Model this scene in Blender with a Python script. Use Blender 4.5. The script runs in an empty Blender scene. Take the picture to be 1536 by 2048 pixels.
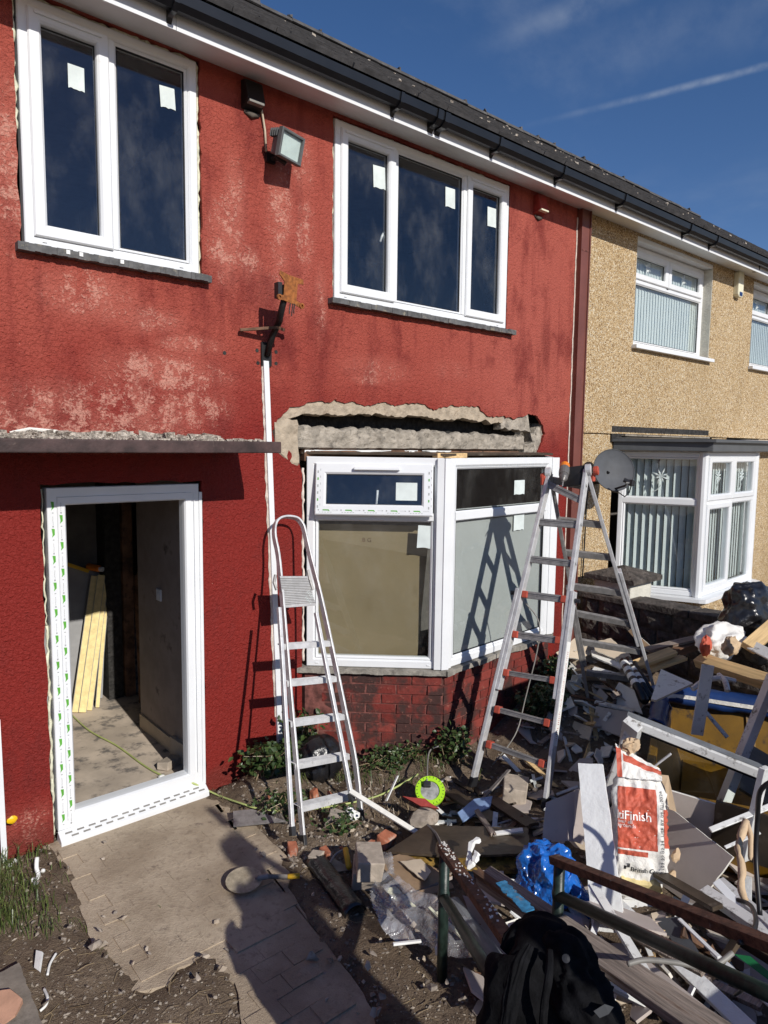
import bpy, bmesh, math, random
from mathutils import Vector as V, Matrix, noise
from mathutils.geometry import tessellate_polygon
random.seed(7)
R = math.radians
sc = bpy.context.scene
col = sc.collection

# ---------------------------------------------------------------- camera
FOC, CAMY, CAMZ = 1380.0, -4.25, 2.38
_y, _p, _r = R(40.513), R(5.601), R(0.6915)
_fw = V((math.sin(_y)*math.cos(_p), math.cos(_y)*math.cos(_p), -math.sin(_p)))
_r0 = V((math.cos(_y), -math.sin(_y), 0)); _u0 = _r0.cross(_fw)
_rt = _r0*math.cos(_r) + _u0*math.sin(_r); _up = _u0*math.cos(_r) - _r0*math.sin(_r)
CAM = V((0, CAMY, CAMZ))
cd = bpy.data.cameras.new('camera'); cam = bpy.data.objects.new('camera', cd); col.objects.link(cam)
cd.sensor_fit = 'VERTICAL'; cd.sensor_height = 36; cd.sensor_width = 27; cd.lens = FOC/2048*36
cd.clip_start = 0.05; cd.clip_end = 500
cam.matrix_world = Matrix(((_rt.x, _up.x, -_fw.x, 0), (_rt.y, _up.y, -_fw.y, CAMY), (_rt.z, _up.z, -_fw.z, CAMZ), (0, 0, 0, 1)))
sc.camera = cam

# ---------------------------------------------------------------- sun, sky, exposure
SUN = V((0.10, 1.0, -0.58)).normalized()              # the way the light travels
sl = bpy.data.lights.new('sun', 'SUN'); so = bpy.data.objects.new('sun', sl); col.objects.link(so)
sl.energy = 4.4; sl.angle = R(0.53); sl.color = (1.0, 0.955, 0.89)
so.rotation_euler = SUN.to_track_quat('-Z', 'Y').to_euler()
w = bpy.data.worlds.new('World'); sc.world = w; w.use_nodes = True
nt = w.node_tree; nt.nodes.clear()
def wn(t, **k):
    n = nt.nodes.new(t)
    for a, b in k.items(): setattr(n, a, b)
    return n
def wmath(op, a, b=None, c=None, clamp=False):
    n = wn('ShaderNodeMath', operation=op, use_clamp=clamp)
    for i, x in enumerate((a, b, c)):
        if x is None: continue
        if isinstance(x, (int, float)): n.inputs[i].default_value = x
        else: nt.links.new(x, n.inputs[i])
    return n.outputs[0]
sky = wn('ShaderNodeTexSky', sky_type='NISHITA', sun_disc=False, sun_elevation=math.asin(-SUN.z),
         sun_rotation=math.atan2(-SUN.x, -SUN.y), altitude=50, air_density=0.85, dust_density=0.15, ozone_density=3.0)
bg = wn('ShaderNodeBackground'); wo = wn('ShaderNodeOutputWorld')
tc = wn('ShaderNodeTexCoord')
def ray(px, py):
    return (_fw*FOC + _rt*(px-768) - _up*(py-1024)).normalized()
def wdot(vec):
    n = wn('ShaderNodeVectorMath', operation='DOT_PRODUCT'); nt.links.new(tc.outputs['Generated'], n.inputs[0]); n.inputs[1].default_value = vec
    return n.outputs['Value']
def wnoise(scale, detail=5, stretch=(1, 1, 1), rough=.55):
    m = wn('ShaderNodeMapping'); m.inputs['Scale'].default_value = stretch; nt.links.new(tc.outputs['Generated'], m.inputs['Vector'])
    n = wn('ShaderNodeTexNoise'); n.inputs['Scale'].default_value = scale; n.inputs['Detail'].default_value = detail; n.inputs['Roughness'].default_value = rough
    nt.links.new(m.outputs[0], n.inputs['Vector']); return n.outputs['Fac']
def wramp(x, a, b, lo=0., hi=1.):
    n = wn('ShaderNodeMapRange', interpolation_type='SMOOTHSTEP'); nt.links.new(x, n.inputs[0])
    for i, v_ in enumerate((a, b, lo, hi)): n.inputs[i+1].default_value = v_
    return n.outputs[0]
def contrail(p0, p1, width, gain, f0=.05, f1=.05):
    a, b = ray(*p0), ray(*p1); n = a.cross(b).normalized(); along = n.cross(a).normalized()
    jit = wmath('MULTIPLY', wmath('SUBTRACT', wnoise(14, 4), .5), width*.9)
    d = wmath('ABSOLUTE', wmath('ADD', wdot(n), jit))
    core = wramp(d, 0, width, 1, 0)
    e = b.dot(along); s = wdot(along)
    ends = wmath('MULTIPLY', wramp(s, -.02, f0), wramp(s, e-f1, e+f1, 1, 0))
    front = wramp(wdot(a), 0.2, 0.4)
    tex = wramp(wnoise(30, 6), .15, .8)
    return wmath('MULTIPLY', wmath('MULTIPLY', wmath('MULTIPLY', core, ends), wmath('MULTIPLY', tex, front)), gain)
c1 = contrail((1010, 262), (1700, 92), .0058, .50, .30)
c2 = contrail((930, 105), (1260, -25), .020, .24, .15)
c3 = contrail((1040, 140), (1750, -30), .05, .10, .2)
cir = wmath('MULTIPLY', wramp(wnoise(2.1, 7, (1.0, 2.2, 3.0), .62), .53, .84), .13)
hz = wmath('MULTIPLY', wramp(wnoise(3.2, 6, (1.4, 1.4, 4.0)), .50, .78), wramp(wdot((0, 0, 1)), .40, .16, 0, .30))
fac = wmath('ADD', wmath('ADD', wmath('ADD', c1, c2), wmath('ADD', c3, cir)), hz, clamp=True)
mix = wn('ShaderNodeMixRGB'); nt.links.new(fac, mix.inputs[0])
hs = wn('ShaderNodeHueSaturation'); hs.inputs['Saturation'].default_value = 1.2; hs.inputs['Value'].default_value = 1.0
nt.links.new(sky.outputs[0], hs.inputs['Color'])
tn = wn('ShaderNodeMixRGB', blend_type='MULTIPLY'); tn.inputs[0].default_value = 1; tn.inputs[2].default_value = (1.12, .93, .97, 1); nt.links.new(hs.outputs[0], tn.inputs[1])
nt.links.new(tn.outputs[0], mix.inputs[1]); mix.inputs[2].default_value = (5.2, 5.8, 6.6, 1)
nt.links.new(mix.outputs[0], bg.inputs['Color']); bg.inputs['Strength'].default_value = 0.095
nt.links.new(bg.outputs[0], wo.inputs['Surface'])
vs = sc.view_settings; vs.view_transform = 'Standard'; vs.look = 'None'; vs.exposure = 0.0; vs.gamma = 1.0; vs.use_curve_mapping = False
sc.cycles.max_bounces = 7; sc.cycles.transparent_max_bounces = 12; sc.cycles.caustics_reflective = False; sc.cycles.caustics_refractive = False

# ---------------------------------------------------------------- rays on planes
def W(px, py, y=0.0):
    d = ray(px, py); return CAM + d*((y-CAMY)/d.y)
def G(px, py, z=0.0):
    d = ray(px, py); return CAM + d*((z-CAMZ)/d.z)
def PL(px, py, p0, n):
    d = ray(px, py); n = V(n); return CAM + d*((V(p0)-CAM).dot(n)/d.dot(n))
def DP(px, py, dep):
    d = ray(px, py); return CAM + d*(dep/d.dot(_fw))
def sm(a, b, x):
    t = min(1, max(0, (x-a)/(b-a))); return t*t*(3-2*t)
def N(x, y=0., z=0.): return noise.noise(V((x, y, z)))

def inpoly(x, y, P):
    c = False; n = len(P)
    for i in range(n):
        (x1, y1), (x2, y2) = P[i], P[(i+1) % n]
        if (y1 > y) != (y2 > y) and x < (x2-x1)*(y-y1)/(y2-y1)+x1: c = not c
    return c
def dense0(poly, st=.05):
    out = []
    for i in range(len(poly)):
        a, b = V(poly[i]), V(poly[(i+1) % len(poly)]); n = max(1, int((b-a).length/st)); out += [tuple(a.lerp(b, k/n)) for k in range(n)]
    return out
path_px = [(100, 1692), (130, 1735), (150, 1785), (170, 1840), (185, 1890), (235, 1925), (262, 1985), (335, 1968), (352, 1935), (400, 1920), (430, 1945), (470, 1965), (480, 2010), (490, 2080), (775, 2080), (725, 1985), (665, 1900), (625, 1850), (575, 1770), (585, 1745), (575, 1712), (505, 1645), (470, 1600), (420, 1585), (405, 1578)]
path_poly = [(G(px, py, -.012).x, G(px, py, -.012).y) for px, py in path_px] + [(2.05, .0), (1.0, .0)]
# ---------------------------------------------------------------- ground height
HEAPS = [(5.5, -1.05, .85, .60, .50), (4.75, -.80, .5, .40, .12), (3.0, -2.7, .6, .40, .17), (2.5, -3.05, .5, .35, .13),
         (3.6, -2.0, .5, .35, .10), (2.9, -1.9, .5, .3, .10), (3.1, -.7, .7, .35, .07), (2.45, -.25, .35, .2, .12)]
def hgt(x, y):
    h = 0.0
    for cx, cy, rx, ry, a in HEAPS: h += a*math.exp(-(((x-cx)/rx)**2+((y-cy)/ry)**2))
    rough = 0.012 + .02*sm(2.0, 2.6, x+.35*(y+1.1))
    h += rough*N(x*5, y*5) + rough*.6*N(x*13, y*13, 3)
    if y > -.02: h *= .2
    if .5 < x < 2.6 and y < -.05:
        j = .09*N(x*4, y*4, 8)+.06*N(x*11, y*11, 4)+.03*N(x*28, y*28, 1); ins_ = sum(inpoly(x+j+ex_, y+j*.7+ey_, path_poly) for ex_, ey_ in ((.045, 0), (-.045, 0), (0, .045), (0, -.045)))/4
        h += -.012*ins_ + (1-ins_)*(.022+.016*sm(-.2, .4, N(x*3.1, y*3.1, 6)))
    return h - .03
def GG(px, py, dh=0.0):
    z = 0.0
    for i in range(14):
        p = G(px, py, z+dh); z = .5*z + .5*hgt(p.x, p.y)
    return G(px, py, z+dh)

# ---------------------------------------------------------------- mesh builder
def wm(o):
    return (wm(o.parent) @ o.matrix_parent_inverse @ o.matrix_basis) if o.parent else o.matrix_basis.copy()
class MB:
    def __init__(s): s.v = []; s.f = []; s.m = []; s.mi = 0
    def add(s, vs, fs):
        o = len(s.v); s.v += [tuple(a) for a in vs]; s.f += [tuple(o+i for i in f) for f in fs]; s.m += [s.mi]*len(fs); return s
    def box(s, c, d, rot=None, jit=0):
        c = V(c); M = rot or Matrix.Identity(3)
        vs = []
        for x in (-.5, .5):
            for y in (-.5, .5):
                for z in (-.5, .5):
                    p = V((x*d[0], y*d[1], z*d[2]))
                    if jit: p += V((random.uniform(-jit, jit), random.uniform(-jit, jit), random.uniform(-jit, jit)))
                    vs.append(c + M @ p)
        return s.add(vs, [(0, 1, 3, 2), (4, 6, 7, 5), (0, 4, 5, 1), (2, 3, 7, 6), (0, 2, 6, 4), (1, 5, 7, 3)])
    def b2(s, a, b): return s.box([(a[i]+b[i])/2 for i in range(3)], [abs(b[i]-a[i]) for i in range(3)])
    def beam(s, p0, p1, w, h, up=(0, 0, 1), jit=0):
        p0, p1 = V(p0), V(p1); z = (p1-p0); L = z.length; z.normalize(); x = V(up).cross(z)
        if x.length < 1e-4: x = V((1, 0, 0)).cross(z)
        x.normalize(); y = z.cross(x)
        M = Matrix((x, y, z)).transposed()
        return s.box((p0+p1)/2, (w, h, L), M, jit)
    def tube(s, pts, r, seg=8, cap=True):
        pts = [V(p) for p in pts]; n = len(pts); rs = r if isinstance(r, (list, tuple)) else [r]*n
        t0 = (pts[1]-pts[0]).normalized(); a = t0.orthogonal().normalized(); vs = []
        for i, p in enumerate(pts):
            t = (pts[min(i+1, n-1)]-pts[max(i-1, 0)]).normalized()
            a = (a - t*a.dot(t)).normalized(); b = t.cross(a)
            for k in range(seg):
                th = 2*math.pi*k/seg; vs.append(p + (a*math.cos(th)+b*math.sin(th))*rs[i])
        fs = [(i*seg+k, i*seg+(k+1) % seg, (i+1)*seg+(k+1) % seg, (i+1)*seg+k) for i in range(n-1) for k in range(seg)]
        if cap: fs += [tuple(range(seg-1, -1, -1)), tuple((n-1)*seg+k for k in range(seg))]
        return s.add(vs, fs)
    def slab(s, poly, t):                                    # planar 3D outline given a thickness along -normal
        poly = [V(p) for p in poly]; n = len(poly); nv = V((0, 0, 0))
        for i in range(n): nv += (poly[i]-poly[0]).cross(poly[(i+1) % n]-poly[0])
        nv.normalize()
        vs = poly + [p - nv*t for p in poly]
        fs = [tuple(range(n)), tuple(range(2*n-1, n-1, -1))] + [(i, n+i, n+(i+1) % n, (i+1) % n) for i in range(n)]
        return s.add(vs, fs)
    def prism(s, poly2, y0, y1):                             # (x,z) outline extruded along y
        n = len(poly2)
        vs = [V((x, y0, z)) for x, z in poly2]+[V((x, y1, z)) for x, z in poly2]
        return s.add(vs, [tuple(range(n)), tuple(range(2*n-1, n-1, -1))]+[(i, n+i, n+(i+1) % n, (i+1) % n) for i in range(n)])
    def lathe(s, prof, seg=16, M=None):
        M = M or Matrix.Identity(4); vs = []
        for r, z in prof:
            for k in range(seg):
                th = 2*math.pi*k/seg; vs.append(M @ V((r*math.cos(th), r*math.sin(th), z)))
        n = len(prof)
        fs = [(i*seg+k, i*seg+(k+1) % seg, (i+1)*seg+(k+1) % seg, (i+1)*seg+k) for i in range(n-1) for k in range(seg)]
        fs += [tuple(range(seg-1, -1, -1)), tuple((n-1)*seg+k for k in range(seg))]
        return s.add(vs, fs)
    def ring(s, x0, z0, x1, z1, prof):                       # mitred frame: prof = closed list of (inset, y)
        n = len(prof); vs = []
        for sx, sz in ((0, 0), (1, 0), (1, 1), (0, 1)):
            for d, y in prof: vs.append(V((x1-d if sx else x0+d, y, z1-d if sz else z0+d)))
        fs = [(c*n+i, c*n+(i+1) % n, ((c+1) % 4)*n+(i+1) % n, ((c+1) % 4)*n+i) for c in range(4) for i in range(n)]
        return s.add(vs, fs)
    def xf(s, M):
        s.v = [tuple(M @ V(p)) for p in s.v]; return s
    def build(s, name, mats, parent=None, smooth=False, bevel=0, origin=None):
        me = bpy.data.meshes.new(name)
        vs = s.v
        if origin is not None: vs = [(a-origin[0], b-origin[1], c-origin[2]) for a, b, c in vs]
        me.from_pydata(vs, [], s.f); me.validate()
        bm = bmesh.new(); bm.from_mesh(me); bmesh.ops.recalc_face_normals(bm, faces=bm.faces); bm.to_mesh(me); bm.free()
        if not isinstance(mats, (list, tuple)): mats = [mats]
        for m_ in mats: me.materials.append(m_)
        if len(mats) > 1 and len(me.polygons) == len(s.m): me.polygons.foreach_set('material_index', s.m)
        if smooth: me.polygons.foreach_set('use_smooth', [True]*len(me.polygons))
        o = bpy.data.objects.new(name, me); col.objects.link(o)
        if origin is not None: o.location = origin
        if parent is not None: o.parent = parent; o.matrix_parent_inverse = wm(parent).inverted()
        if bevel:
            b = o.modifiers.new('b', 'BEVEL'); b.width = bevel; b.segments = 2; b.limit_method = 'ANGLE'; b.angle_limit = R(40)
        return o
def tag(o, label=None, cat=None, group=None, kind=None):
    for k, v_ in (('label', label), ('category', cat), ('group', group), ('kind', kind)):
        if v_: o[k] = v_
    return o
def thing(name, label, cat, loc=(0, 0, 0), group=None, M=None):
    o = bpy.data.objects.new(name, None); col.objects.link(o); o.empty_display_size = .1
    o.matrix_basis = M if M is not None else Matrix.Translation(V(loc))
    return tag(o, label, cat, group)
def local(o, parent):                                        # mesh given in the parent's own coordinates
    o.parent = parent; o.matrix_parent_inverse = Matrix.Identity(4); return o
def ax(origin, x, z):                                        # frame from an x axis and an approximate z axis
    x = V(x).normalized(); y = V(z).cross(x).normalized(); z = x.cross(y)
    M = Matrix((x, y, z)).transposed().to_4x4(); M.translation = V(origin); return M
def copy_tree(o, parent=None):
    c = o.copy(); col.objects.link(c)
    if parent is not None: c.parent = parent
    for ch in list(o.children): copy_tree(ch, c)
    return c

# ---------------------------------------------------------------- materials
def nodes_of(m): m.use_nodes = True; return m.node_tree
class NT:
    def __init__(s, name):
        s.m = bpy.data.materials.new(name); s.t = nodes_of(s.m); s.b = s.t.nodes['Principled BSDF']; s.tc = s.t.nodes.new('ShaderNodeTexCoord'); s.vec = s.tc.outputs['Object']
    def n(s, t, **k):
        x = s.t.nodes.new(t)
        for a, b in k.items(): setattr(x, a, b)
        return x
    def l(s, a, b): s.t.links.new(a, b)
    def math(s, op, a, b=None, clamp=False):
        x = s.n('ShaderNodeMath', operation=op, use_clamp=clamp)
        for i, q in enumerate((a, b)):
            if q is None: continue
            if isinstance(q, (int, float)): x.inputs[i].default_value = q
            else: s.l(q, x.inputs[i])
        return x.outputs[0]
    def noise(s, scale, detail=4, rough=.55, st=None, dist=0):
        x = s.n('ShaderNodeTexNoise'); x.inputs['Scale'].default_value = scale; x.inputs['Detail'].default_value = detail; x.inputs['Roughness'].default_value = rough; x.inputs['Distortion'].default_value = dist
        v_ = s.vec
        if st:
            mp = s.n('ShaderNodeMapping'); mp.inputs['Scale'].default_value = st; s.l(v_, mp.inputs[0]); v_ = mp.outputs[0]
        s.l(v_, x.inputs['Vector']); return x.outputs['Fac']
    def voro(s, scale, feat='F1', st=None, out='Distance'):
        x = s.n('ShaderNodeTexVoronoi', feature=feat); x.inputs['Scale'].default_value = scale
        v_ = s.vec
        if st:
            mp = s.n('ShaderNodeMapping'); mp.inputs['Scale'].default_value = st; s.l(v_, mp.inputs[0]); v_ = mp.outputs[0]
        s.l(v_, x.inputs['Vector']); return x.outputs[out]
    def rng(s, x, a, b, lo=0., hi=1., sm_=True):
        q = s.n('ShaderNodeMapRange', interpolation_type='SMOOTHSTEP' if sm_ else 'LINEAR'); s.l(x, q.inputs[0])
        for i, v_ in enumerate((a, b, lo, hi)): q.inputs[i+1].default_value = v_
        return q.outputs[0]
    def mix(s, f, a, b, mode='MIX'):
        x = s.n('ShaderNodeMixRGB', blend_type=mode)
        for i, q in enumerate((f, a, b)):
            if isinstance(q, (int, float)): x.inputs[i].default_value = q
            elif isinstance(q, tuple): x.inputs[i].default_value = q if len(q) == 4 else (*q, 1)
            else: s.l(q, x.inputs[i])
        return x.outputs[0]
    def ell(s, cx, cz, rx, rz, soft=.6):                     # soft ellipse on the wall face (x,z)
        mp = s.n('ShaderNodeMapping', vector_type='POINT'); s.l(s.vec, mp.inputs[0])
        mp.inputs['Scale'].default_value = (1/rx, 0, 1/rz); mp.inputs['Location'].default_value = (-cx/rx, 0, -cz/rz)
        ln = s.n('ShaderNodeVectorMath', operation='LENGTH'); s.l(mp.outputs[0], ln.inputs[0])
        return s.rng(ln.outputs['Value'], 1-soft, 1+soft*.4, 1, 0)
    def bump(s, h, strength=.5, dist=.01):
        x = s.n('ShaderNodeBump'); x.inputs['Strength'].default_value = strength; x.inputs['Distance'].default_value = dist
        s.l(h, x.inputs['Height']); s.l(x.outputs[0], s.b.inputs['Normal']); return x
    def col(s, c):
        if isinstance(c, tuple): s.b.inputs['Base Color'].default_value = c if len(c) == 4 else (*c, 1)
        else: s.l(c, s.b.inputs['Base Color'])
    def set(s, **k):
        for a, b in k.items():
            i = s.b.inputs[a]
            if isinstance(b, (int, float, tuple)): i.default_value = b
            else: s.l(b, i)
def mk(name, base, rough=.6, metal=0, var=.2, vs=6, bump=.0, bs=60, dirt=None, damt=.4, ds=5, st=None, spec=.4, bd=.004):
    q = NT(name); n1 = q.noise(vs, 5, .6, st)
    lo = tuple(c*(1-var) for c in base); hi = tuple(min(1, c*(1+var)) for c in base)
    c = q.mix(q.rng(n1, .3, .7), lo, hi)
    if dirt:
        f = q.rng(q.noise(ds, 7, .68, st), .72-damt*.5, .86-damt*.45)
        c = q.mix(f, c, dirt)
    q.col(c); q.set(Roughness=rough, Metallic=metal, **{'Specular IOR Level': spec})
    if bump: q.bump(q.noise(bs, 4, .6, st), bump, bd)
    return q.m
M_ = {}
M_['upvc'] = mk('white_upvc', (.74, .755, .765), .28, var=.03, vs=3, dirt=(.58, .55, .50), damt=.16, ds=7, spec=.5)
M_['upvc_old'] = mk('old_white_upvc', (.66, .66, .64), .35, var=.08, vs=6, dirt=(.12, .10, .08), damt=.38, ds=14)
M_['upvc_inner'] = mk('grey_frame_edge', (.16, .17, .18), .4, var=.3)
M_['seal'] = mk('black_seal', (.015, .015, .017), .5)
M_['alu'] = mk('ladder_aluminium', (.60, .60, .60), .42, .30, var=.14, vs=18, bump=.1, bs=90, dirt=(.42, .41, .39), damt=.3, ds=22)
M_['alu_dark'] = mk('grey_aluminium', (.27, .26, .25), .45, .35, var=.2, vs=22, bump=.1, bs=80, dirt=(.17, .16, .15), damt=.35, ds=25)
M_['red_plastic'] = mk('red_plastic', (.42, .075, .045), .4, var=.15)
M_['black_plastic'] = mk('black_plastic', (.02, .02, .022), .4, var=.3)
M_['gutter'] = mk('dark_gutter', (.009, .010, .013), .3, var=.25, vs=5, spec=.5)
M_['slate'] = mk('roof_slate', (.062, .060, .062), .75, var=.35, vs=9, bump=.5, bs=50, dirt=(.20, .19, .17), damt=.16, ds=26)
M_['ridge'] = mk('ridge_tile', (.075, .072, .07), .75, var=.3, vs=9, bump=.4, bs=60, dirt=(.18, .17, .14), damt=.25, ds=12)
M_['conc'] = mk('bare_concrete', (.34, .30, .245), .9, var=.28, vs=11, bump=.9, bs=45, dirt=(.13, .115, .095), damt=.38, ds=13, bd=.012)
M_['mortar_tan'] = mk('tan_render_coat', (.40, .33, .245), .9, var=.2, vs=14, bump=.9, bs=40, dirt=(.28, .22, .16), damt=.35, ds=12, bd=.012)
M_['slate_sill'] = mk('slate_sill', (.10, .10, .10), .7, var=.35, vs=15, bump=.5, bs=50, dirt=(.30, .27, .2), damt=.36, ds=16)
M_['sill_conc'] = mk('grey_stone_sill', (.27, .25, .215), .9, var=.3, vs=12, bump=.8, bs=40, dirt=(.10, .09, .08), damt=.36, ds=10, bd=.01)
M_['canopy'] = mk('brown_painted_slab', (.052, .030, .028), .6, var=.45, vs=8, bump=.5, bs=40, dirt=(.14, .10, .085), damt=.22, ds=20)
M_['timber_old'] = mk('old_timber', (.16, .085, .05), .8, var=.45, vs=7, bump=.8, bs=60, st=(1, .12, 1), dirt=(.05, .03, .02), damt=.45, ds=9)
M_['timber_new'] = mk('pale_timber', (.62, .43, .21), .7, var=.22, vs=40, bump=.25, bs=60, dirt=(.42, .26, .11), damt=.34, ds=22, st=(1, .06, 1))
M_['timber_grey'] = mk('weathered_timber', (.30, .245, .205), .85, var=.45, vs=60, bump=1., bs=90, dirt=(.11, .065, .04), damt=.42, ds=30, st=(1, .05, 1), bd=.008)
M_['rust'] = mk('rusty_steel', (.115, .05, .028), .8, var=.5, vs=30, bump=.6, bs=110, dirt=(.33, .29, .26), damt=.25, ds=17)
M_['green_steel'] = mk('dark_green_paint', (.014, .026, .020), .4, var=.5, vs=30, bump=.25, bs=60, dirt=(.10, .085, .06), damt=.2, ds=14)
M_['brass_rust'] = mk('orange_rust', (.29, .10, .025), .8, var=.4, vs=40, bump=.5, bs=120, dirt=(.62, .40, .16), damt=.12, ds=22)
M_['black_steel'] = mk('black_bracket', (.012, .010, .010), .5, var=.5)
M_['pb_grey'] = mk('plasterboard_grey', (.47, .41, .37), .85, var=.07, vs=4, bump=.15, bs=70, dirt=(.35, .30, .26), damt=.2, ds=9)
M_['pb_tan'] = mk('plasterboard_tan', (.52, .43, .32), .85, var=.1, vs=5, bump=.15, bs=60, dirt=(.36, .28, .20), damt=.26, ds=9)
M_['pb_white'] = mk('gypsum_white', (.74, .72, .66), .9, var=.1, vs=12, bump=.4, bs=40, dirt=(.5, .45, .38), damt=.3, ds=12)
M_['pb_brown'] = mk('brown_board_paper', (.275, .215, .125), .8, var=.05, vs=3, dirt=(.24, .185, .105), damt=.3, ds=5)
M_['pb_face'] = mk('board_ivory_face', (.46, .475, .46), .75, var=.04, vs=3)
M_['white_board'] = mk('white_painted_board', (.76, .77, .76), .6, var=.05, vs=6, bump=.7, bs=26, dirt=(.62, .6, .55), damt=.16, ds=12, bd=.006)
M_['foam'] = mk('yellow_foam', (.76, .62, .30), .8, var=.12, vs=20, bump=.4, bs=80)
M_['pufoam'] = mk('expanding_foam', (.66, .66, .50), .85, var=.2, vs=25, bump=.9, bs=50, dirt=(.40, .36, .26), damt=.4, ds=22)
M_['foil'] = mk('grey_foil', (.30, .30, .30), .5, var=.12, vs=5, bump=.3, bs=20)
M_['dark_wood'] = mk('dark_stained_board', (.062, .045, .030), .45, var=.4, vs=5, bump=.4, bs=24, dirt=(.15, .12, .09), damt=.3, ds=7)
M_['laminate'] = mk('brown_laminate', (.25, .17, .105), .5, var=.2, vs=6, dirt=(.15, .10, .07), damt=.3)
M_['wet_ply'] = mk('mouldy_ply_edge', (.36, .22, .05), .7, var=.6, vs=18, bump=.5, bs=40, dirt=(.03, .025, .02), damt=.5, ds=10)
M_['plaster_wall'] = mk('interior_plaster', (.29, .235, .205), .9, var=.15, vs=4, bump=.2, bs=30, dirt=(.13, .10, .09), damt=.3, ds=4)
M_['hall_floor'] = mk('hall_screed', (.50, .42, .335), .9, var=.2, vs=3, bump=.3, bs=50, dirt=(.15, .135, .12), damt=.46, ds=7)
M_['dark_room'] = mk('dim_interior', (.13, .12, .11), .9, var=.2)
M_['char_void'] = mk('black_brick_and_voids', (.03, .028, .026), .9, var=.5, vs=20, bump=1, bs=35, bd=.02)  # sooty brick; its black also stands in for the shade in voids
M_['brown_strip'] = mk('brown_trunking', (.16, .055, .042), .45, var=.12, vs=4, dirt=(.3, .14, .11), damt=.1)
M_['caulk'] = mk('pale_caulk', (.66, .58, .50), .8, var=.2, vs=30, bump=.7, bs=60)
M_['paint_red'] = mk('red_wall_paint', (.29, .035, .026), .6, var=.2, vs=12, bump=.5, bs=40)
M_['grey_lamp'] = mk('grey_lamp_casing', (.12, .125, .125), .5, var=.2)
M_['cream'] = mk('cream_plastic', (.72, .69, .52), .4, var=.04)
M_['dish'] = mk('grey_dish', (.075, .08, .088), .6, .0, var=.15, spec=.3)
M_['orange'] = mk('orange_plastic', (.72, .20, .02), .4, var=.1)
M_['drill_grey'] = mk('drill_grey', (.18, .17, .16), .4, .3, var=.2)
M_['lime'] = mk('lime_plastic', (.36, .66, .02), .35, var=.05, spec=.5)
M_['cable_green'] = mk('pale_green_cable', (.40, .46, .16), .5, var=.15)
M_['cable_grey'] = mk('grey_cable', (.24, .23, .21), .5, var=.2)
M_['reel_grey'] = mk('grey_reel_centre', (.28, .28, .27), .6, var=.35, vs=25)
M_['skip'] = mk('shaded_skip_yellow', (.16, .082, .005), .5, var=.2, vs=5, bump=.2, bs=30, dirt=(.03, .02, .015), damt=.4, ds=7)  # yellow darkened so that the skip's shade sits in its paint
M_['blue_print'] = mk('blue_plastic_wrap', (.012, .038, .14), .4, var=.2, vs=6, bump=.5, bs=14)
M_['sack_white'] = mk('white_paper_sack', (.76, .74, .69), .6, var=.06, vs=8, bump=.75, bs=17, dirt=(.58, .54, .48), damt=.2, ds=10, bd=.016)
M_['sack_red'] = mk('red_sack_print', (.52, .10, .055), .6, var=.14, vs=8, bump=.75, bs=20, bd=.014)
M_['ink_white'] = mk('white_ink', (.86, .80, .76), .6, var=.03)
M_['ink_black'] = mk('black_ink', (.03, .03, .035), .6, var=.1)
M_['brown_paper'] = mk('brown_paper', (.52, .38, .24), .8, var=.15, vs=8, bump=.6, bs=18, bd=.01)
M_['ink_green'] = mk('green_ink', (.10, .36, .04), .5, var=.1)
M_['ink_grey'] = mk('grey_ink', (.35, .36, .36), .6, var=.1)
M_['sticker'] = mk('pane_sticker', (.62, .68, .66), .7, var=.08, vs=10)
M_['block'] = mk('concrete_block', (.42, .355, .285), .92, var=.16, vs=14, bump=.7, bs=55, dirt=(.30, .25, .2), damt=.35, ds=9)
M_['brick_loose'] = mk('loose_red_brick', (.38, .13, .07), .9, var=.25, vs=14, bump=.8, bs=40, dirt=(.45, .38, .31), damt=.42, ds=8)
M_['rock'] = mk('rubble_stone', (.30, .255, .21), .92, var=.4, vs=9, bump=.8, bs=40, dirt=(.17, .13, .10), damt=.35, ds=9)
M_['slab'] = mk('garden_slab', (.23, .20, .165), .9, var=.22, vs=8, bump=.5, bs=45, dirt=(.13, .11, .085), damt=.4, ds=5)
M_['terrac'] = mk('pale_terracotta', (.48, .27, .18), .9, var=.14, vs=9, bump=.4, bs=40)
M_['dark_stone'] = mk('sooty_stone', (.085, .072, .062), .92, var=.5, vs=9, bump=1, bs=26, dirt=(.21, .18, .15), damt=.28, ds=11, bd=.03)
M_['mortar'] = mk('dark_mortar', (.10, .085, .07), .95, var=.3, vs=12, bump=.6, bs=50)
M_['mortar_red'] = mk('dirty_mortar', (.15, .055, .045), .95, var=.5, vs=20, bump=.6, bs=60)
M_['white_render'] = mk('white_rough_render', (.62, .60, .52), .9, var=.1, vs=8, bump=1, bs=45, bd=.012)
M_['black_bag'] = mk('black_bin_bag', (.012, .012, .014), .28, var=.3, bump=.6, bs=12, bd=.02, spec=.6)
M_['blind'] = mk('pale_blind', (.70, .76, .75), .8, var=.04, vs=3)
M_['grey_roof'] = mk('grey_upvc_roof', (.085, .09, .095), .35, var=.1)
M_['cloth'] = mk('black_cloth', (.006, .006, .007), .85, var=.4, vs=30, bump=.5, bs=120, spec=.12)
M_['cloth_grey'] = mk('grey_cloth_patch', (.05, .052, .055), .8, var=.2, spec=.2)
M_['skin'] = mk('skin', (.45, .27, .19), .5, var=.1)
M_['denim'] = mk('dark_trousers', (.02, .022, .03), .8, var=.2)
M_['trowel'] = mk('dusty_steel', (.42, .36, .26), .6, .3, var=.25, vs=30, bump=.3, bs=60, dirt=(.26, .2, .13), damt=.35, ds=16)
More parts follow.
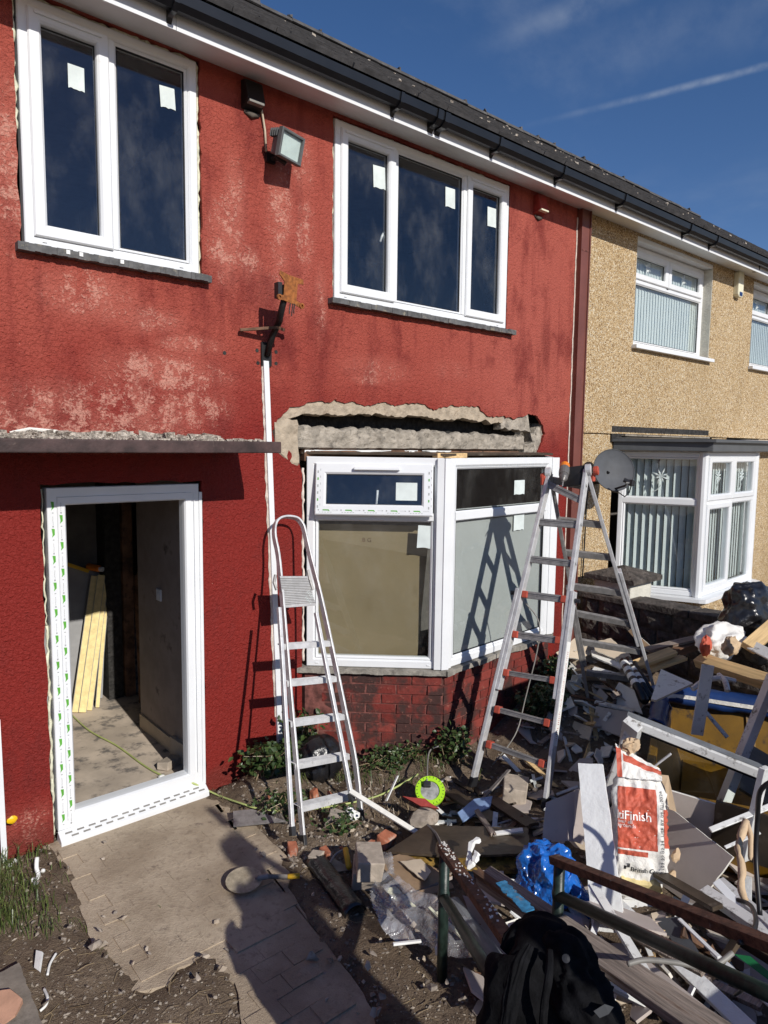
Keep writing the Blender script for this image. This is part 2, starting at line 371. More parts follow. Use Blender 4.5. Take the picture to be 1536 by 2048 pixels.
M_['grey_wood'] = mk('grey_wood_handle', (.19, .17, .155), .8, var=.25, vs=20)
M_['yellow_grip'] = mk('yellow_grip', (.72, .42, .03), .5, var=.15)
M_['blue_foam'] = mk('pale_blue_paint', (.22, .32, .52), .6, var=.2, vs=8, dirt=(.2, .19, .17), damt=.3)
M_['blue_paint'] = mk('flaking_blue_paint', (.035, .20, .38), .6, var=.35, vs=30, bump=.5, bs=60, dirt=(.27, .22, .18), damt=.38, ds=24)
M_['red_bit'] = mk('red_scrap', (.36, .03, .03), .5, var=.2)
M_['white_scrap'] = mk('white_scrap', (.80, .80, .77), .6, var=.06, bump=.5, bs=20)
M_['tape_yellow'] = mk('yellow_tape', (.80, .48, .01), .4, var=.1)
M_['green_sheet'] = mk('green_plastic', (.02, .20, .07), .35, var=.1)
M_['debris'] = mk('roof_debris', (.42, .37, .31), .95, var=.5, vs=40, bump=1, bs=80, dirt=(.12, .09, .07), damt=.45, ds=30, bd=.012)

def glass_mat(name, ior=.055, tint=(.945, .96, .955), gcol=(.9, .93, 1)):
    q = NT(name); q.t.nodes.remove(q.b)
    tr = q.n('ShaderNodeBsdfTransparent'); tr.inputs[0].default_value = (*tint, 1)
    gl = q.n('ShaderNodeBsdfGlossy'); gl.inputs['Roughness'].default_value = .0; gl.inputs[0].default_value = (*gcol, 1)
    wv = q.n('ShaderNodeBump'); wv.inputs['Strength'].default_value = .05; wv.inputs['Distance'].default_value = .004; q.l(q.noise(2.2, 1), wv.inputs['Height']); q.l(wv.outputs[0], gl.inputs['Normal'])
    lw = q.n('ShaderNodeLayerWeight'); lw.inputs['Blend'].default_value = .5
    f5 = q.math('POWER', lw.outputs['Facing'], 5.0); fr = q.math('ADD', q.math('MULTIPLY', f5, 1-ior), ior)
    mx = q.n('ShaderNodeMixShader'); q.l(fr, mx.inputs[0]); q.l(tr.outputs[0], mx.inputs[1]); q.l(gl.outputs[0], mx.inputs[2])
    du = q.n('ShaderNodeBsdfDiffuse'); du.inputs[0].default_value = (.75, .74, .70, 1); ms = q.n('ShaderNodeMixShader'); q.l(q.rng(q.noise(3.5, 6, .7, (1, 1, .6)), .42, .80, .0, .035), ms.inputs[0]); q.l(mx.outputs[0], ms.inputs[1]); q.l(du.outputs[0], ms.inputs[2])
    q.l(ms.outputs[0], q.t.nodes['Material Output'].inputs[0]); return q.m
M_['glass'] = glass_mat('window_glass')
M_['glass_clear'] = glass_mat('single_glass', .025, (.95, .97, .96))

def red_render():
    q = NT('red_textured_render')
    sx = q.n('ShaderNodeSeparateXYZ'); q.l(q.vec, sx.inputs[0]); Z = sx.outputs['Z']; X = sx.outputs['X']
    big = q.noise(1.3, 5, .6); mid = q.noise(5, 6, .62); fine = q.noise(95, 3, .6); med = q.noise(46, 3, .6, dist=.8)
    streak = q.noise(7, 5, .6, (1, 1, .14))
    lowred = (.215, .019, .014); upred = (.34, .068, .046); rose = (.38, .088, .062); dk = (.155, .018, .015)
    zf = q.rng(q.math('ADD', Z, q.math('MULTIPLY', q.math('SUBTRACT', big, .5), 1.5)), 2.35, 3.25)
    c = q.mix(zf, lowred, upred)
    xr = q.math('MULTIPLY', q.rng(q.math('ADD', X, q.math('MULTIPLY', q.math('SUBTRACT', mid, .5), .8)), 4.0, 5.2), q.rng(Z, 2.2, 2.9))
    c = q.mix(xr, c, rose)
    c = q.mix(q.math('MULTIPLY', q.math('MULTIPLY', q.rng(streak, .50, .70), zf), .55), c, dk); c = q.mix(q.math('MULTIPLY', q.rng(q.noise(2.2, 7, .66, (1, 1, .5)), .50, .66), .75), c, dk)
    c = q.mix(q.math('MULTIPLY', q.rng(mid, .52, .7), .45), c, dk)
    # worn, salt-bleached patches where the photograph shows them
    pats = [((200, 830), .85, .22, .95), ((330, 745), .50, .14, 1.0), ((400, 815), .26, .16, 1.), ((250, 790), .30, .12, .9), ((110, 850), .5, .14, 1.), ((560, 430), .13, .55, .75), ((605, 330), .12, .25, .6),
            ((450, 480), .16, .33, .9), ((20, 330), .12, .5, 1.), ((470, 390), .10, .3, .7), ((180, 590), .3, .17, .8), ((300, 640), .25, .1, .6), ((760, 740), .42, .12, .45),
            ((610, 470), .10, .30, .8), ((500, 530), .13, .14, .8), ((380, 690), .25, .08, .7), ((740, 760), .2, .05, .7), ((900, 740), .3, .1, .3), ((560, 560), .3, .3, .35), ((230, 885), .75, .075, 1.), ((60, 1650), .25, .16, .5), ((640, 610), .07, .3, .6)]
    acc = None
    for (px, py), rx, rz, g in pats:
        p = W(px, py); e = q.math('MULTIPLY', q.ell(p.x, p.z, rx, rz, .75), g)
        acc = e if acc is None else q.math('MAXIMUM', acc, e)
    wornm = q.math('MULTIPLY', acc, q.rng(q.noise(9, 7, .68), .34, .66))
    thr = q.math('ADD', q.math('MULTIPLY', med, .75), q.math('MULTIPLY', fine, .45))          # high spots of the texture wear first
    worn = q.rng(q.math('ADD', thr, q.math('MULTIPLY', wornm, .34)), .70, .90)
    worn = q.math('MULTIPLY', worn, q.rng(wornm, .04, .35))
    soft = q.math('MULTIPLY', acc, q.rng(q.noise(5, 6, .6, (1, 1, .35)), .25, .70)); c = q.mix(q.math('MULTIPLY', soft, .72), c, (.47, .15, .108)); c = q.mix(q.math('MULTIPLY', wornm, .16), c, (.48, .16, .12))
    c = q.mix(q.math('MULTIPLY', worn, .62), c, (.62, .32, .245))
    flk = q.math('MULTIPLY', q.rng(q.noise(60, 2, .5), .755, .78), .8); c = q.mix(flk, c, (.62, .42, .34))
    # dark drip marks under the right window, darker towards the foot
    p = W(1085, 730); dr = q.math('MULTIPLY', q.ell(p.x, p.z, .14, .5, .8), q.rng(streak, .42, .6)); c = q.mix(q.math('MULTIPLY', dr, .5), c, (.16, .025, .018))
    c = q.mix(q.math('MULTIPLY', q.rng(q.math('ADD', Z, q.math('MULTIPLY', mid, .25)), .30, .16), .55), c, (.13, .03, .022))
    q.col(c); q.set(Roughness=.62, **{'Specular IOR Level': .22})
    h = q.math('ADD', q.math('MULTIPLY', med, .8), q.math('MULTIPLY', fine, .35)); q.bump(h, 1.0, .022)
    return q.m
M_['red'] = red_render()
def pebbledash():
    q = NT('pebbledash')
    v = q.voro(100, out='Color'); d = q.voro(100)
    cr = q.n('ShaderNodeSeparateColor'); q.l(v, cr.inputs[0])
    c = q.mix(cr.outputs[0], (.40, .265, .125), (.68, .52, .31)); c = q.mix(q.rng(cr.outputs[1], .80, .87), c, (.20, .115, .055))
    c = q.mix(q.rng(cr.outputs[2], .86, .9), c, (.80, .72, .55))
    c = q.mix(q.math('MULTIPLY', q.rng(q.noise(1.6, 6, .65, (1, 1, .4)), .45, .7), .30), c, (.30, .20, .09)); c = q.mix(q.math('MULTIPLY', q.rng(q.noise(11, 4), .60, .75), .3), c, (.52, .44, .33))
    q.col(c); q.set(Roughness=.8, **{'Specular IOR Level': .2}); q.bump(d, .9, -.012); return q.m
M_['dash'] = pebbledash()
def brick_mat():
    q = NT('painted_brick'); oi = q.n('ShaderNodeObjectInfo'); g = q.n('ShaderNodeNewGeometry'); q.vec = g.outputs['Position']
    c = q.mix(oi.outputs['Random'], (.15, .024, .019), (.25, .050, .038)); n1 = q.noise(9, 6, .65); n2 = q.noise(28, 5, .6)
    c = q.mix(q.math('MULTIPLY', q.rng(n1, .50, .66), .7), c, (.095, .030, .024)); c = q.mix(q.math('MULTIPLY', q.rng(q.noise(2.6, 6, .65), .47, .58), .88), c, (.040, .027, .024)); c = q.mix(q.math('MULTIPLY', q.rng(n2, .60, .72), .5), c, (.36, .15, .11))
    q.col(c); q.set(Roughness=.75, **{'Specular IOR Level': .25}); q.bump(n2, .7, .01); return q.m
M_['brick'] = brick_mat()
def dirt_mat():
    q = NT('dirt_ground'); n1 = q.noise(2.2, 6, .6); n2 = q.noise(24, 6, .7); n3 = q.noise(110, 4, .65); v = q.voro(48, out='Color')
    c = q.mix(q.rng(n1, .35, .65), (.165, .120, .082), (.25, .19, .135)); c = q.mix(q.rng(n2, .48, .72), c, (.10, .072, .053)); c = q.mix(q.rng(n3, .62, .74), c, (.30, .25, .20))
    q.col(c); q.set(Roughness=.95, **{'Specular IOR Level': .15})
    q.bump(q.math('ADD', q.math('MULTIPLY', n2, .7), q.math('MULTIPLY', n3, .6)), 1.0, .03); return q.m
M_['dirt'] = dirt_mat()
def path_mat():
    q = NT('worn_concrete_path'); n1 = q.noise(2.5, 6, .6); n2 = q.noise(30, 6, .65); n3 = q.noise(150, 3, .6)
    c = q.mix(q.rng(n1, .35, .65), (.335, .265, .19), (.47, .385, .285)); c = q.mix(q.math('MULTIPLY', q.rng(n2, .5, .72), .6), c, (.22, .17, .125)); c = q.mix(q.rng(n3, .66, .76), c, (.45, .40, .34))
    c = q.mix(q.rng(q.noise(6, 7, .7), .60, .72), c, (.19, .15, .12))
    q.col(c); q.set(Roughness=.92, **{'Specular IOR Level': .15}); q.bump(q.math('ADD', n2, n3), .6, .008); return q.m
M_['path'] = path_mat()
def leaf_mat(name, a, b):
    q = NT(name); g = q.n('ShaderNodeNewGeometry')
    c = q.mix(g.outputs['Random Per Island'], a, b); q.col(c); q.set(Roughness=.4, **{'Specular IOR Level': .4, 'Transmission Weight': 0.0}); return q.m
M_['leaf'] = leaf_mat('bramble_leaf', (.018, .040, .012), (.062, .095, .028))
M_['grass'] = leaf_mat('grass_blade', (.030, .058, .012), (.14, .17, .05))
M_['straw'] = leaf_mat('dry_stem', (.14, .10, .06), (.30, .23, .14))
M_['gravel'] = leaf_mat('rubble_bits', (.10, .075, .06), (.36, .31, .25))
M_['gravel'].node_tree.nodes['Principled BSDF'].inputs['Roughness'].default_value = .95
def film(name, colr, glossw, alpha, rough=.18):
    q = NT(name); q.t.nodes.remove(q.b)
    tr = q.n('ShaderNodeBsdfTransparent'); df = q.n('ShaderNodeBsdfDiffuse'); df.inputs[0].default_value = (*colr, 1)
    gl = q.n('ShaderNodeBsdfGlossy'); gl.inputs['Roughness'].default_value = rough
    bp = q.n('ShaderNodeBump'); bp.inputs['Strength'].default_value = 1; bp.inputs['Distance'].default_value = .02; q.l(q.noise(16, 5, .6, dist=1.2), bp.inputs['Height'])
    q.l(bp.outputs[0], gl.inputs['Normal']); q.l(bp.outputs[0], df.inputs['Normal'])
    a = q.n('ShaderNodeMixShader'); a.inputs[0].default_value = glossw; q.l(df.outputs[0], a.inputs[1]); q.l(gl.outputs[0], a.inputs[2])
    b = q.n('ShaderNodeMixShader'); q.l(q.rng(q.noise(7, 5, .65), .3, .7, alpha-.18, alpha+.18), b.inputs[0]); q.l(tr.outputs[0], b.inputs[1]); q.l(a.outputs[0], b.inputs[2])
    q.l(b.outputs[0], q.t.nodes['Material Output'].inputs[0]); return q.m
M_['poly'] = film('clear_polythene', (.62, .61, .62), .4, .45, .12)
M_['blue_bag'] = mk('blue_sack_film', (.012, .12, .46), .2, var=.35, vs=5, bump=.7, bs=5, bd=.05, spec=.7)
# ================================================================ ground and path
def axis(a, b, st, outs): 
    n = int(round((b-a)/st)); return [x for x in outs if x < a] + [a+i*st for i in range(n+1)] + [x for x in outs if x > b]
xs = axis(-.6, 6.9, .035, [-80, -30, -10, -4, -1.5, 7.6, 9, 13, 30, 80]); ys = axis(-4.0, .06, .035, [-80, -30, -12, -7, -5, .5, 2, 5, 20, 80])
gb = MB(); nx = len(xs)
gb.v = [(x, y, hgt(x, y) if -1 < x < 7.2 and -4.2 < y < .1 else -.05) for y in ys for x in xs]
gb.f = [(j*nx+i, j*nx+i+1, (j+1)*nx+i+1, (j+1)*nx+i) for j in range(len(ys)-1) for i in range(nx-1)]; gb.m = [0]*len(gb.f)
ground = tag(gb.build('ground', M_['dirt'], smooth=True), kind='structure')
# concrete path in front of the door, with its stamped cells and broken edges
base = MB(); base.slab([V((x+random.uniform(-.006, .006), y+random.uniform(-.006, .006), -.016)) for x, y in dense0(path_poly)], .08)
path = tag(base.build('path', M_['path']), kind='structure')
for j in range(24):                                           # stamped cells, each a paver
    y0 = -.10 - j*.118
    for i in range(12):
        x0 = .72 + i*.165 + (.08 if j % 2 else 0) - .0
        cs = [(x0, y0), (x0+.165, y0), (x0+.165, y0-.118), (x0, y0-.118)]
        if not all(inpoly(cx+random.uniform(-.02, .02), cy, path_poly) for cx, cy in cs): continue
        g = random.uniform(.0001, .0005); b = MB(); z = -.016+random.uniform(.0049, .0056)
        if y0 < -1.45+.4*N(x0*3, y0*3): z += random.uniform(-.003, .003); g += random.uniform(.001, .003)
        q = [V((cx + (g if k in (0, 3) else -g)+random.uniform(-.0008, .0008)*(2 if y0 < -1.4 else 1), cy+(-g if k < 2 else g)+random.uniform(-.0008, .0008)*(2 if y0 < -1.4 else 1), z+random.uniform(-.0004, .0004))) for k, (cx, cy) in enumerate(cs)]
        b.slab(list(reversed(q)), .018); b.build('paver', M_['path'], path)
# raised terrace at the street end, behind the camera
tb = MB(); tb.b2((-6, -14, -.3), (9, -4.15, .78)); tag(tb.build('terrace', M_['path']), kind='structure')
for i in range(2): 
    sb = MB(); sb.b2((.9, -4.15+.27*i, -.2), (1.75, -4.15+.27*(i+1)-.002, .52-.26*i)); tag(sb.build('step', M_['path'], bevel=.01), kind='structure')

# ================================================================ red house
TOPZ = 4.77
house = thing('red_house', 'red rendered house with new white windows and a doorway without a door', 'house', (2.5, 0, 0))
def xz(px, py): p = W(px, py); return (p.x, p.z)
win1 = (1.025, 3.447, 2.043, 4.738); win2 = (3.118, 3.452, 5.082, 4.728)
door = (1.085, .045, 2.015, 2.108)
gouge_px = [(545, 862), (556, 838), (568, 828), (580, 815), (600, 812), (615, 806), (634, 801), (655, 805), (670, 801), (690, 806), (706, 803), (730, 812), (760, 806), (772, 805), (790, 813), (815, 806), (838, 806), (862, 816), (868, 820), (890, 812), (930, 812), (958, 813), (967, 826), (982, 834), (1000, 832), (1030, 838), (1058, 828), (1075, 832), (1085, 850), (1090, 870), (1082, 890), (1075, 905), (1070, 912)]
gouge = [xz(*p) for p in gouge_px]
def frac(P, st=.018, amp=.011):
    out = []
    for a, c in zip(P[:-1], P[1:]):
        a, c = V(a), V(c); n = max(1, int((c-a).length/st)); nrm = V((-(c-a).y, (c-a).x)).normalized()
        for k in range(n):
            p = a.lerp(c, k/n); q = amp*(N(p.x*22, p.y*22)+.8*N(p.x*55, p.y*55, 3))+random.uniform(-.004, .004); out.append(tuple(p+nrm*q))
    return out+[tuple(P[-1])]
gouge = frac(gouge)
# one outline: render skin with the bay opening joined to the gouge
bayL, bayR = 2.835, 5.80
XL, XR = -2.6, 6.15
def dense(poly, st=.06, j=.0):
    out = []
    for i in range(len(poly)):
        a, b = V(poly[i]), V(poly[(i+1) % len(poly)]); n = max(1, int((b-a).length/st))
        for k in range(n):
            p = a.lerp(b, k/n); out.append((p.x+(random.uniform(-j, j) if k else 0), p.y+(random.uniform(-j, j) if k else 0)))
    return out
def jag(poly, st, j): return dense(poly, st, j)
outer = [(XL, -.25), (bayL, -.25), (bayL, .60), (bayL, 2.16), (2.80, 2.26), (2.74, 2.33), xz(562, 900), xz(550, 885)] + gouge + [(5.80, 2.16), (bayR, .6), (bayR, -.25), (XR, -.25), (XR, TOPZ), (XL, TOPZ)]
def rect(x0, z0, x1, z1): return [(x0, z0), (x1, z0), (x1, z1), (x0, z1)]
holes = [jag(rect(win1[0]-.022, win1[1]-.0, win1[2]+.024, win1[3]+.02), .05, .008), jag(rect(win2[0]-.014, win2[1], win2[2]+.014, win2[3]+.016), .05, .006), jag(rect(door[0]-.03, -.2, door[2]+.028, door[3]+.02), .07, .009)]
def skin(name, outer, holes, y0, y1, mat, parent):
    polys = [[V((x, z, 0)) for x, z in outer]] + [[V((x, z, 0)) for x, z in h] for h in holes]
    tris = tessellate_polygon(polys); flat = [p for q in polys for p in q]
    b = MB(); n = len(flat)
    b.v = [(p.x, y0, p.y) for p in flat]+[(p.x, y1, p.y) for p in flat]
    b.f = [tuple(t) for t in tris]; o = 0
    for q in polys:
        m = len(q); b.f += [(o+i, o+(i+1) % m, n+o+(i+1) % m, n+o+i) for i in range(m)]; o += m
    b.m = [0]*len(b.f)
    return b.build(name, mat, parent)
skin('wall', outer, holes, 0.0, .028, M_['red'], house)
# wall core behind the render
core = MB()
def corebox(x0, z0, x1, z1, y0=.029, y1=.30): core.b2((x0, y0, z0), (x1, y1, z1))
corebox(XL, -.3, door[0]-.035, 2.30); corebox(door[2]+.033, -.3, bayL, 2.30); corebox(bayR, -.3, XR+.1, 2.30)
corebox(door[0]-.034, door[3]+.025, door[2]+.032, 2.30)
core2z = [(XL, win1[0]-.03), (win1[2]+.03, win2[0]-.02), (win2[2]+.02, XR+.1)]
for a, b in core2z: corebox(a, 3.40, b, TOPZ)
corebox(XL, 2.70, XR+.1, 3.399)
corebox(XL, 2.301, 2.60, 2.699); corebox(5.72, 2.301, XR+.1, 2.699)
core.build('wall_core', M_['char_void'], house)
# exposed strip above the bay: ragged undercoat, dark slot, concrete lintel, old timber bearer
under = [xz(*p) for p in [(548, 858), (580, 806), (700, 797), (860, 802), (985, 808), (1080, 826), (1092, 880), (1075, 862), (1058, 848), (1035, 850), (1010, 846), (990, 838)]]
low_px = [(985, 846), (975, 840), (960, 846), (930, 838), (905, 842), (870, 838), (850, 835), (820, 833), (790, 836), (755, 828), (720, 830), (690, 833), (660, 829), (640, 833), (615, 828), (590, 836), (570, 838), (562, 850)]
under += jag([xz(*p) for p in low_px], .03, .013)[:-1]
b = MB(); 
def extr(poly, y0, y1, mat, name, jy=0.0):
    b = MB(); P = [V((x, z, 0)) for x, z in poly]; t = tessellate_polygon([P]); n = len(P)
    b.v = [(p.x, y0+random.uniform(-jy, jy), p.y) for p in P]+[(p.x, y1, p.y) for p in P]
    b.f = [tuple(q) for q in t]+[tuple(n+i for i in reversed(q)) for q in t]+[(i, (i+1) % n, n+(i+1) % n, n+i) for i in range(n)]; b.m = [0]*len(b.f)
    return b.build(name, mat, house)
def rough_face(x0, x1, zlo, zhi, y, amp, mat, name, sx=.035, depth=.2):
    nxx = int((x1-x0)/sx); nz = max(3, int(.32/sx)); b = MB()
    for j in range(nz+1):
        for i in range(nxx+1):
            x = x0+(x1-x0)*i/nxx; a, c = zlo(x), zhi(x); z = a+(c-a)*j/nz
            yy = y + amp*(N(x*6, z*6)+.6*N(x*17, z*17, 5)+.3*N(x*40, z*40, 9)); 
            if j in (0, nz): yy += .02
            b.v.append((x, yy, z))
    w_ = nxx+1; b.f = [(j*w_+i, j*w_+i+1, (j+1)*w_+i+1, (j+1)*w_+i) for j in range(nz) for i in range(nxx)]
    o = len(b.v); b.v += [(b.v[nz*w_+i][0], y+depth, b.v[nz*w_+i][2]+.004) for i in range(w_)]; b.f += [(nz*w_+i, nz*w_+i+1, o+i+1, o+i) for i in range(nxx)]
    o = len(b.v); b.v += [(b.v[i][0], y+depth, b.v[i][2]) for i in range(w_)]; b.f += [(i+1, i, o+i, o+i+1) for i in range(nxx)]
    for side in (0, nxx):
        o = len(b.v); b.v += [(b.v[j*w_+side][0], y+depth, b.v[j*w_+side][2]) for j in range(nz+1)]
        b.f += [(j*w_+side, (j+1)*w_+side, o+j+1, o+j) for j in range(nz)]
    b.m = [0]*len(b.f); return b.build(name, mat, house)
LX = sorted([xz(*p) for p in low_px]); HX = sorted([xz(*p) for p in gouge_px])
def itp(T, x):
    if x <= T[0][0]: return T[0][1]
    for (a, e), (c, f_) in zip(T[:-1], T[1:]):
        if a <= x <= c: return e+(f_-e)*(x-a)/max(1e-6, c-a)
    return T[-1][1]
rough_face(2.62, 5.10, lambda x: itp(LX, x)+.018*N(x*9, 1)+.014*N(x*23, 2)+.008*N(x*60, 3), lambda x: itp(HX, x)+.02, .014, .007, M_['mortar_tan'], 'render_undercoat', sx=.02, depth=.09)
rough_face(5.08, 5.70, lambda x: itp(LX, 5.05)-.05-.06*(x-5.08)+.02*N(x*17, 1)+.012*N(x*45, 2), lambda x: itp(HX, x)+.02, .018, .008, M_['conc'], 'render_undercoat', sx=.02, depth=.09)
b = MB(); b.b2((2.50, .21, 2.24), (5.85, .28, 2.70)); b.build('black_backing', M_['char_void'], house)  # black panel closing the slot, the slot's darkness put into its colour
ztop = lambda x: 2.510 + .022*N(x*3, 1)+.026*N(x*11, 2)+.018*N(x*27, 7)+.01*N(x*60, 8) - .012*(x-2.7)
zbot = lambda x: 2.338 + .007*N(x*9, 4)
rough_face(2.68, 5.42, zbot, ztop, .014, .020, M_['conc'], 'lintel', sx=.022, depth=.07)
rough_face(2.60, 2.80, lambda x: 2.20+.2*max(0, 2.74-x)/.14*.6, lambda x: 2.55-.02*N(x*20), -.004, .016, M_['mortar_tan'], 'broken_edge')
rough_face(5.44, 5.76, lambda x: 2.27+.03*N(x*13), lambda x: 2.40+.22*sm(5.5, 5.75, x)+.02*N(x*15), .02, .03, M_['conc'], 'broken_edge')
b = MB(); b.b2((2.86, .004, 2.25), (3.98, .08, 2.334)); b.b2((3.99, .010, 2.25), (5.35, .08, 2.330)); b.build('timber_bearer', M_['timber_old'], house, bevel=.004)
b = MB()
for x0, x1 in ((2.86, 2.98), (3.85, 4.0), (3.9, 3.96), (4.05, 4.4), (2.95, 3.7)):
    n = 9; P = []
    for k in range(n): P.append((x0+(x1-x0)*k/(n-1), 2.333+random.uniform(-.003, .001)))
    for k in range(n): P.append((x1+(x0-x1)*k/(n-1), 2.329-random.choice((.004, .008, .02, .035))*random.random()))
    b.prism(P, .0020-.0004*len(b.v)/20, .0036)
b.build('flaking_paint', M_['white_scrap'], house)
# foam squeezed into the gaps round the frames
def foam_line(pts, r, name='foam_bead', mat='pufoam'):
    b = MB(); P = []; rs = []
    for a, c in zip(pts[:-1], pts[1:]):
        a, c = V(a), V(c); n = max(2, int((c-a).length/.03))
        for k in range(n): P.append(a.lerp(c, k/n)+V((random.uniform(-.006, .006), random.uniform(-.004, .004), random.uniform(-.006, .006)))); rs.append(r*random.uniform(.45, 1.3))
    P.append(V(pts[-1])); rs.append(r); b.tube(P, rs, 6); return b.build(name, M_[mat], house, smooth=True)
x0, z0, x1, z1 = win1; foam_line([(x0-.016, .018, z0+.6), (x0-.022, .014, z1-.1), (x0-.014, .016, z1+.01), (x0+.4, .026, z1+.014), (x1, .024, z1+.014), (x1+.014, .024, z1-.05), (x1+.012, .026, z0)], .012)
x0, z0, x1, z1 = win2; foam_line([(x0-.006, .026, z0), (x0-.006, .024, z1)], .008); foam_line([(x0, .026, z1+.010), (x1, .026, z1+.010), (x1+.008, .022, z0)], .008)
x0, z0, x1, z1 = door; foam_line([(x0-.015, .020, z0-.02), (x0-.014, .022, .75), (x0-.014, .028, 1.3)], .010); foam_line([(x1+.014, .018, .1), (x1+.016, .02, .9), (x1+.014, .026, 1.9)], .010); foam_line([(x0-.014, .032, 1.3), (x0-.014, .034, 2.1)], .006)
foam_line([(2.848, .004, .75), (2.842, .0, 1.5), (2.846, .004, 2.2)], .010, 'caulk_bead', 'caulk')

# ---------------------------------------------------------------- windows
FR = [(0, .075), (0, 0), (.004, -.004), (.054, -.004), (.062, .004), (.064, .075)]
def fprof(w_, y0, y1, ch=.006): return [(0, y1), (0, y0+ch), (ch, y0), (w_-.016, y0), (w_-.004, y0+.010), (w_, y0+.022), (w_, y1)]
def pane(b_parent, x0, z0, x1, z1, M, y=.02, name='pane', mat='glass', tilt=0):
    b = MB(); b.b2((x0, y, z0), (x1, y+.004, z1)); b.xf(M); return b.build(name, M_[mat], b_parent)
def sticker(parent, x, z, w_, h_, M, ang=0, y=.0185):
    b = MB(); n = 7; P = []
    for k in range(n): P.append((-w_/2+w_*k/(n-1), h_/2))
    for k in range(n): P.append((w_/2-w_*k/(n-1), -h_/2+random.uniform(0, .007)*(k not in (0, n-1))))
    c, s_ = math.cos(ang), math.sin(ang); b.prism([(x+a*c-e*s_, z+a*s_+e*c) for a, e in P], y, y+.0008); b.xf(M); return b.build('sticker', M_['sticker'], parent)
def window(parent, name, M, wd, ht, lights, stickers=(), y=.0, sash_prof=None, label=None):
    """lights: (x0,z0,x1,z1,opens). Returns the window part; frame, sashes, panes are its pieces."""
    b = MB(); b.ring(0, 0, wd, ht, fprof(.062, y, y+.07))
    inner = sorted(set([l[0] for l in lights]+[l[2] for l in lights])); 
    win = None
    win = b.xf(M).build(name, M_['upvc'], parent)
    for x0, z0, x1, z1, op in lights:
        f = MB()
        if op:
            f.ring(x0-.012, z0-.012, x1+.012, z1+.012, fprof(.072, y-.018, y+.05, .008)); e = .056
            f.xf(M).build('sash', M_['upvc'], win)
        else:
            f.ring(x0, z0, x1, z1, fprof(.020, y+.006, y+.05, .003)); e = .016
            f.xf(M).build('glazing_bead', M_['upvc'], win)
        s_ = MB(); s_.ring(x0+e, z0+e, x1-e, z1-e, [(0, y+.03), (0, y+.017), (.006, y+.017), (.006, y+.03)]); s_.xf(M).build('seal', M_['seal'], win)
        pane(win, x0+e-.004, z0+e-.004, x1-e+.004, z1-e+.004, M, y+.022)
        if op and op != 'top':
            v = MB(); v.b2((x0+.02, y-.030, z1-.022), (x1-.03, y-.0182, z1-.004)); v.xf(M).build('trickle_vent', M_['upvc'], win, bevel=.004)
    for st in stickers: sticker(win, st[0], st[1], st[2], st[3], M, st[4], y+.0195)
    return win
def mull(win, M, x, z0, z1, y=.0, w_=.05):
    b = MB(); b.b2((x-w_/2, y+.001, z0), (x+w_/2, y+.06, z1)); b.xf(M).build('mullion', M_['upvc'], win, bevel=.003)
def drains(win, M, wd, y, zs=.028):
    for x in (.10, wd-.12):
        b = MB(); b.b2((x-.012, y-.006, zs-.004), (x+.012, y+.002, zs+.004)); b.xf(M).build('drain_cap', M_['upvc'], win, bevel=.002)
WY = -.006
x0, z0, x1, z1 = win1; Mw = Matrix.Translation((x0, WY, z0)); wd, ht = x1-x0, z1-z0
def stk(px, py, ox, oz): p = W(px, py); return p.x-ox, p.z-oz
mx = W(224, 300).x-x0
w1 = window(house, 'window', Mw, wd, ht, [(.058, .062, mx-.022, ht-.062, 'side'), (mx+.022, .062, wd-.062, ht-.062, None)],
            [(*stk(154, 154, x0, z0), .088, .13, 0.0), (*stk(337, 194, x0, z0), .095, .125, .06)])
mull(w1, Mw, mx, .06, ht-.06); drains(w1, Mw, wd, 0)
tag(w1, 'tall upper window of two lights at the left end')
x0, z0, x1, z1 = win2; Mw = Matrix.Translation((x0, WY, z0)); wd, ht = x1-x0, z1-z0
m1 = W(790, 450).x-x0; m2 = W(929, 490).x-x0
w2 = window(house, 'window', Mw, wd, ht, [(.058, .062, m1-.022, ht-.062, 'side'), (m1+.022, .062, m2-.022, ht-.062, None), (m2+.022, .062, wd-.058, ht-.062, 'side')],
            [(*stk(761, 354, x0, z0), .12, .165, .05), (*stk(903, 395, x0, z0), .115, .16, .03), (*stk(986, 434, x0, z0), .115, .165, .03)])
mull(w2, Mw, m1, .06, ht-.06); mull(w2, Mw, m2, .06, ht-.06); drains(w2, Mw, wd, 0)
tag(w2, 'wide upper window of three lights')
p = W(770, 468, .05); b = MB(); b.tube([p+V((-.05, 0, -.07)), p+V((-.03, .0, -.02)), p+V((.02, 0, .05)), p+V((.06, .01, .06))], .010, 6); b.build('handle', M_['upvc'], w2, smooth=True)
def sill(x0, x1, z0, z1, y, mat, chips):
    b = MB(); n = 40
    for k in range(n):
        a = x0+(x1-x0)*k/n; c = x0+(x1-x0)*(k+1)/n; d = random.uniform(0, .008); e = random.uniform(0, .006)
        b.b2((a, -y+d, z0+e), (c, .02, z1-random.uniform(0, .004)))
    return b.build('sill', mat, house)
sill(.975, 2.105, 3.400, 3.446, .065, M_['slate_sill'], 0); sill(3.06, 5.17, 3.405, 3.450, .065, M_['slate_sill'], 0)
b = MB(); 
for x, c in ((1.22, 0), (1.29, 0), (1.52, 0)): b.b2((x, -.0665, 3.418), (x+.02, -.058, 3.44))
b.build('paint_splash', M_['white_scrap'], house)

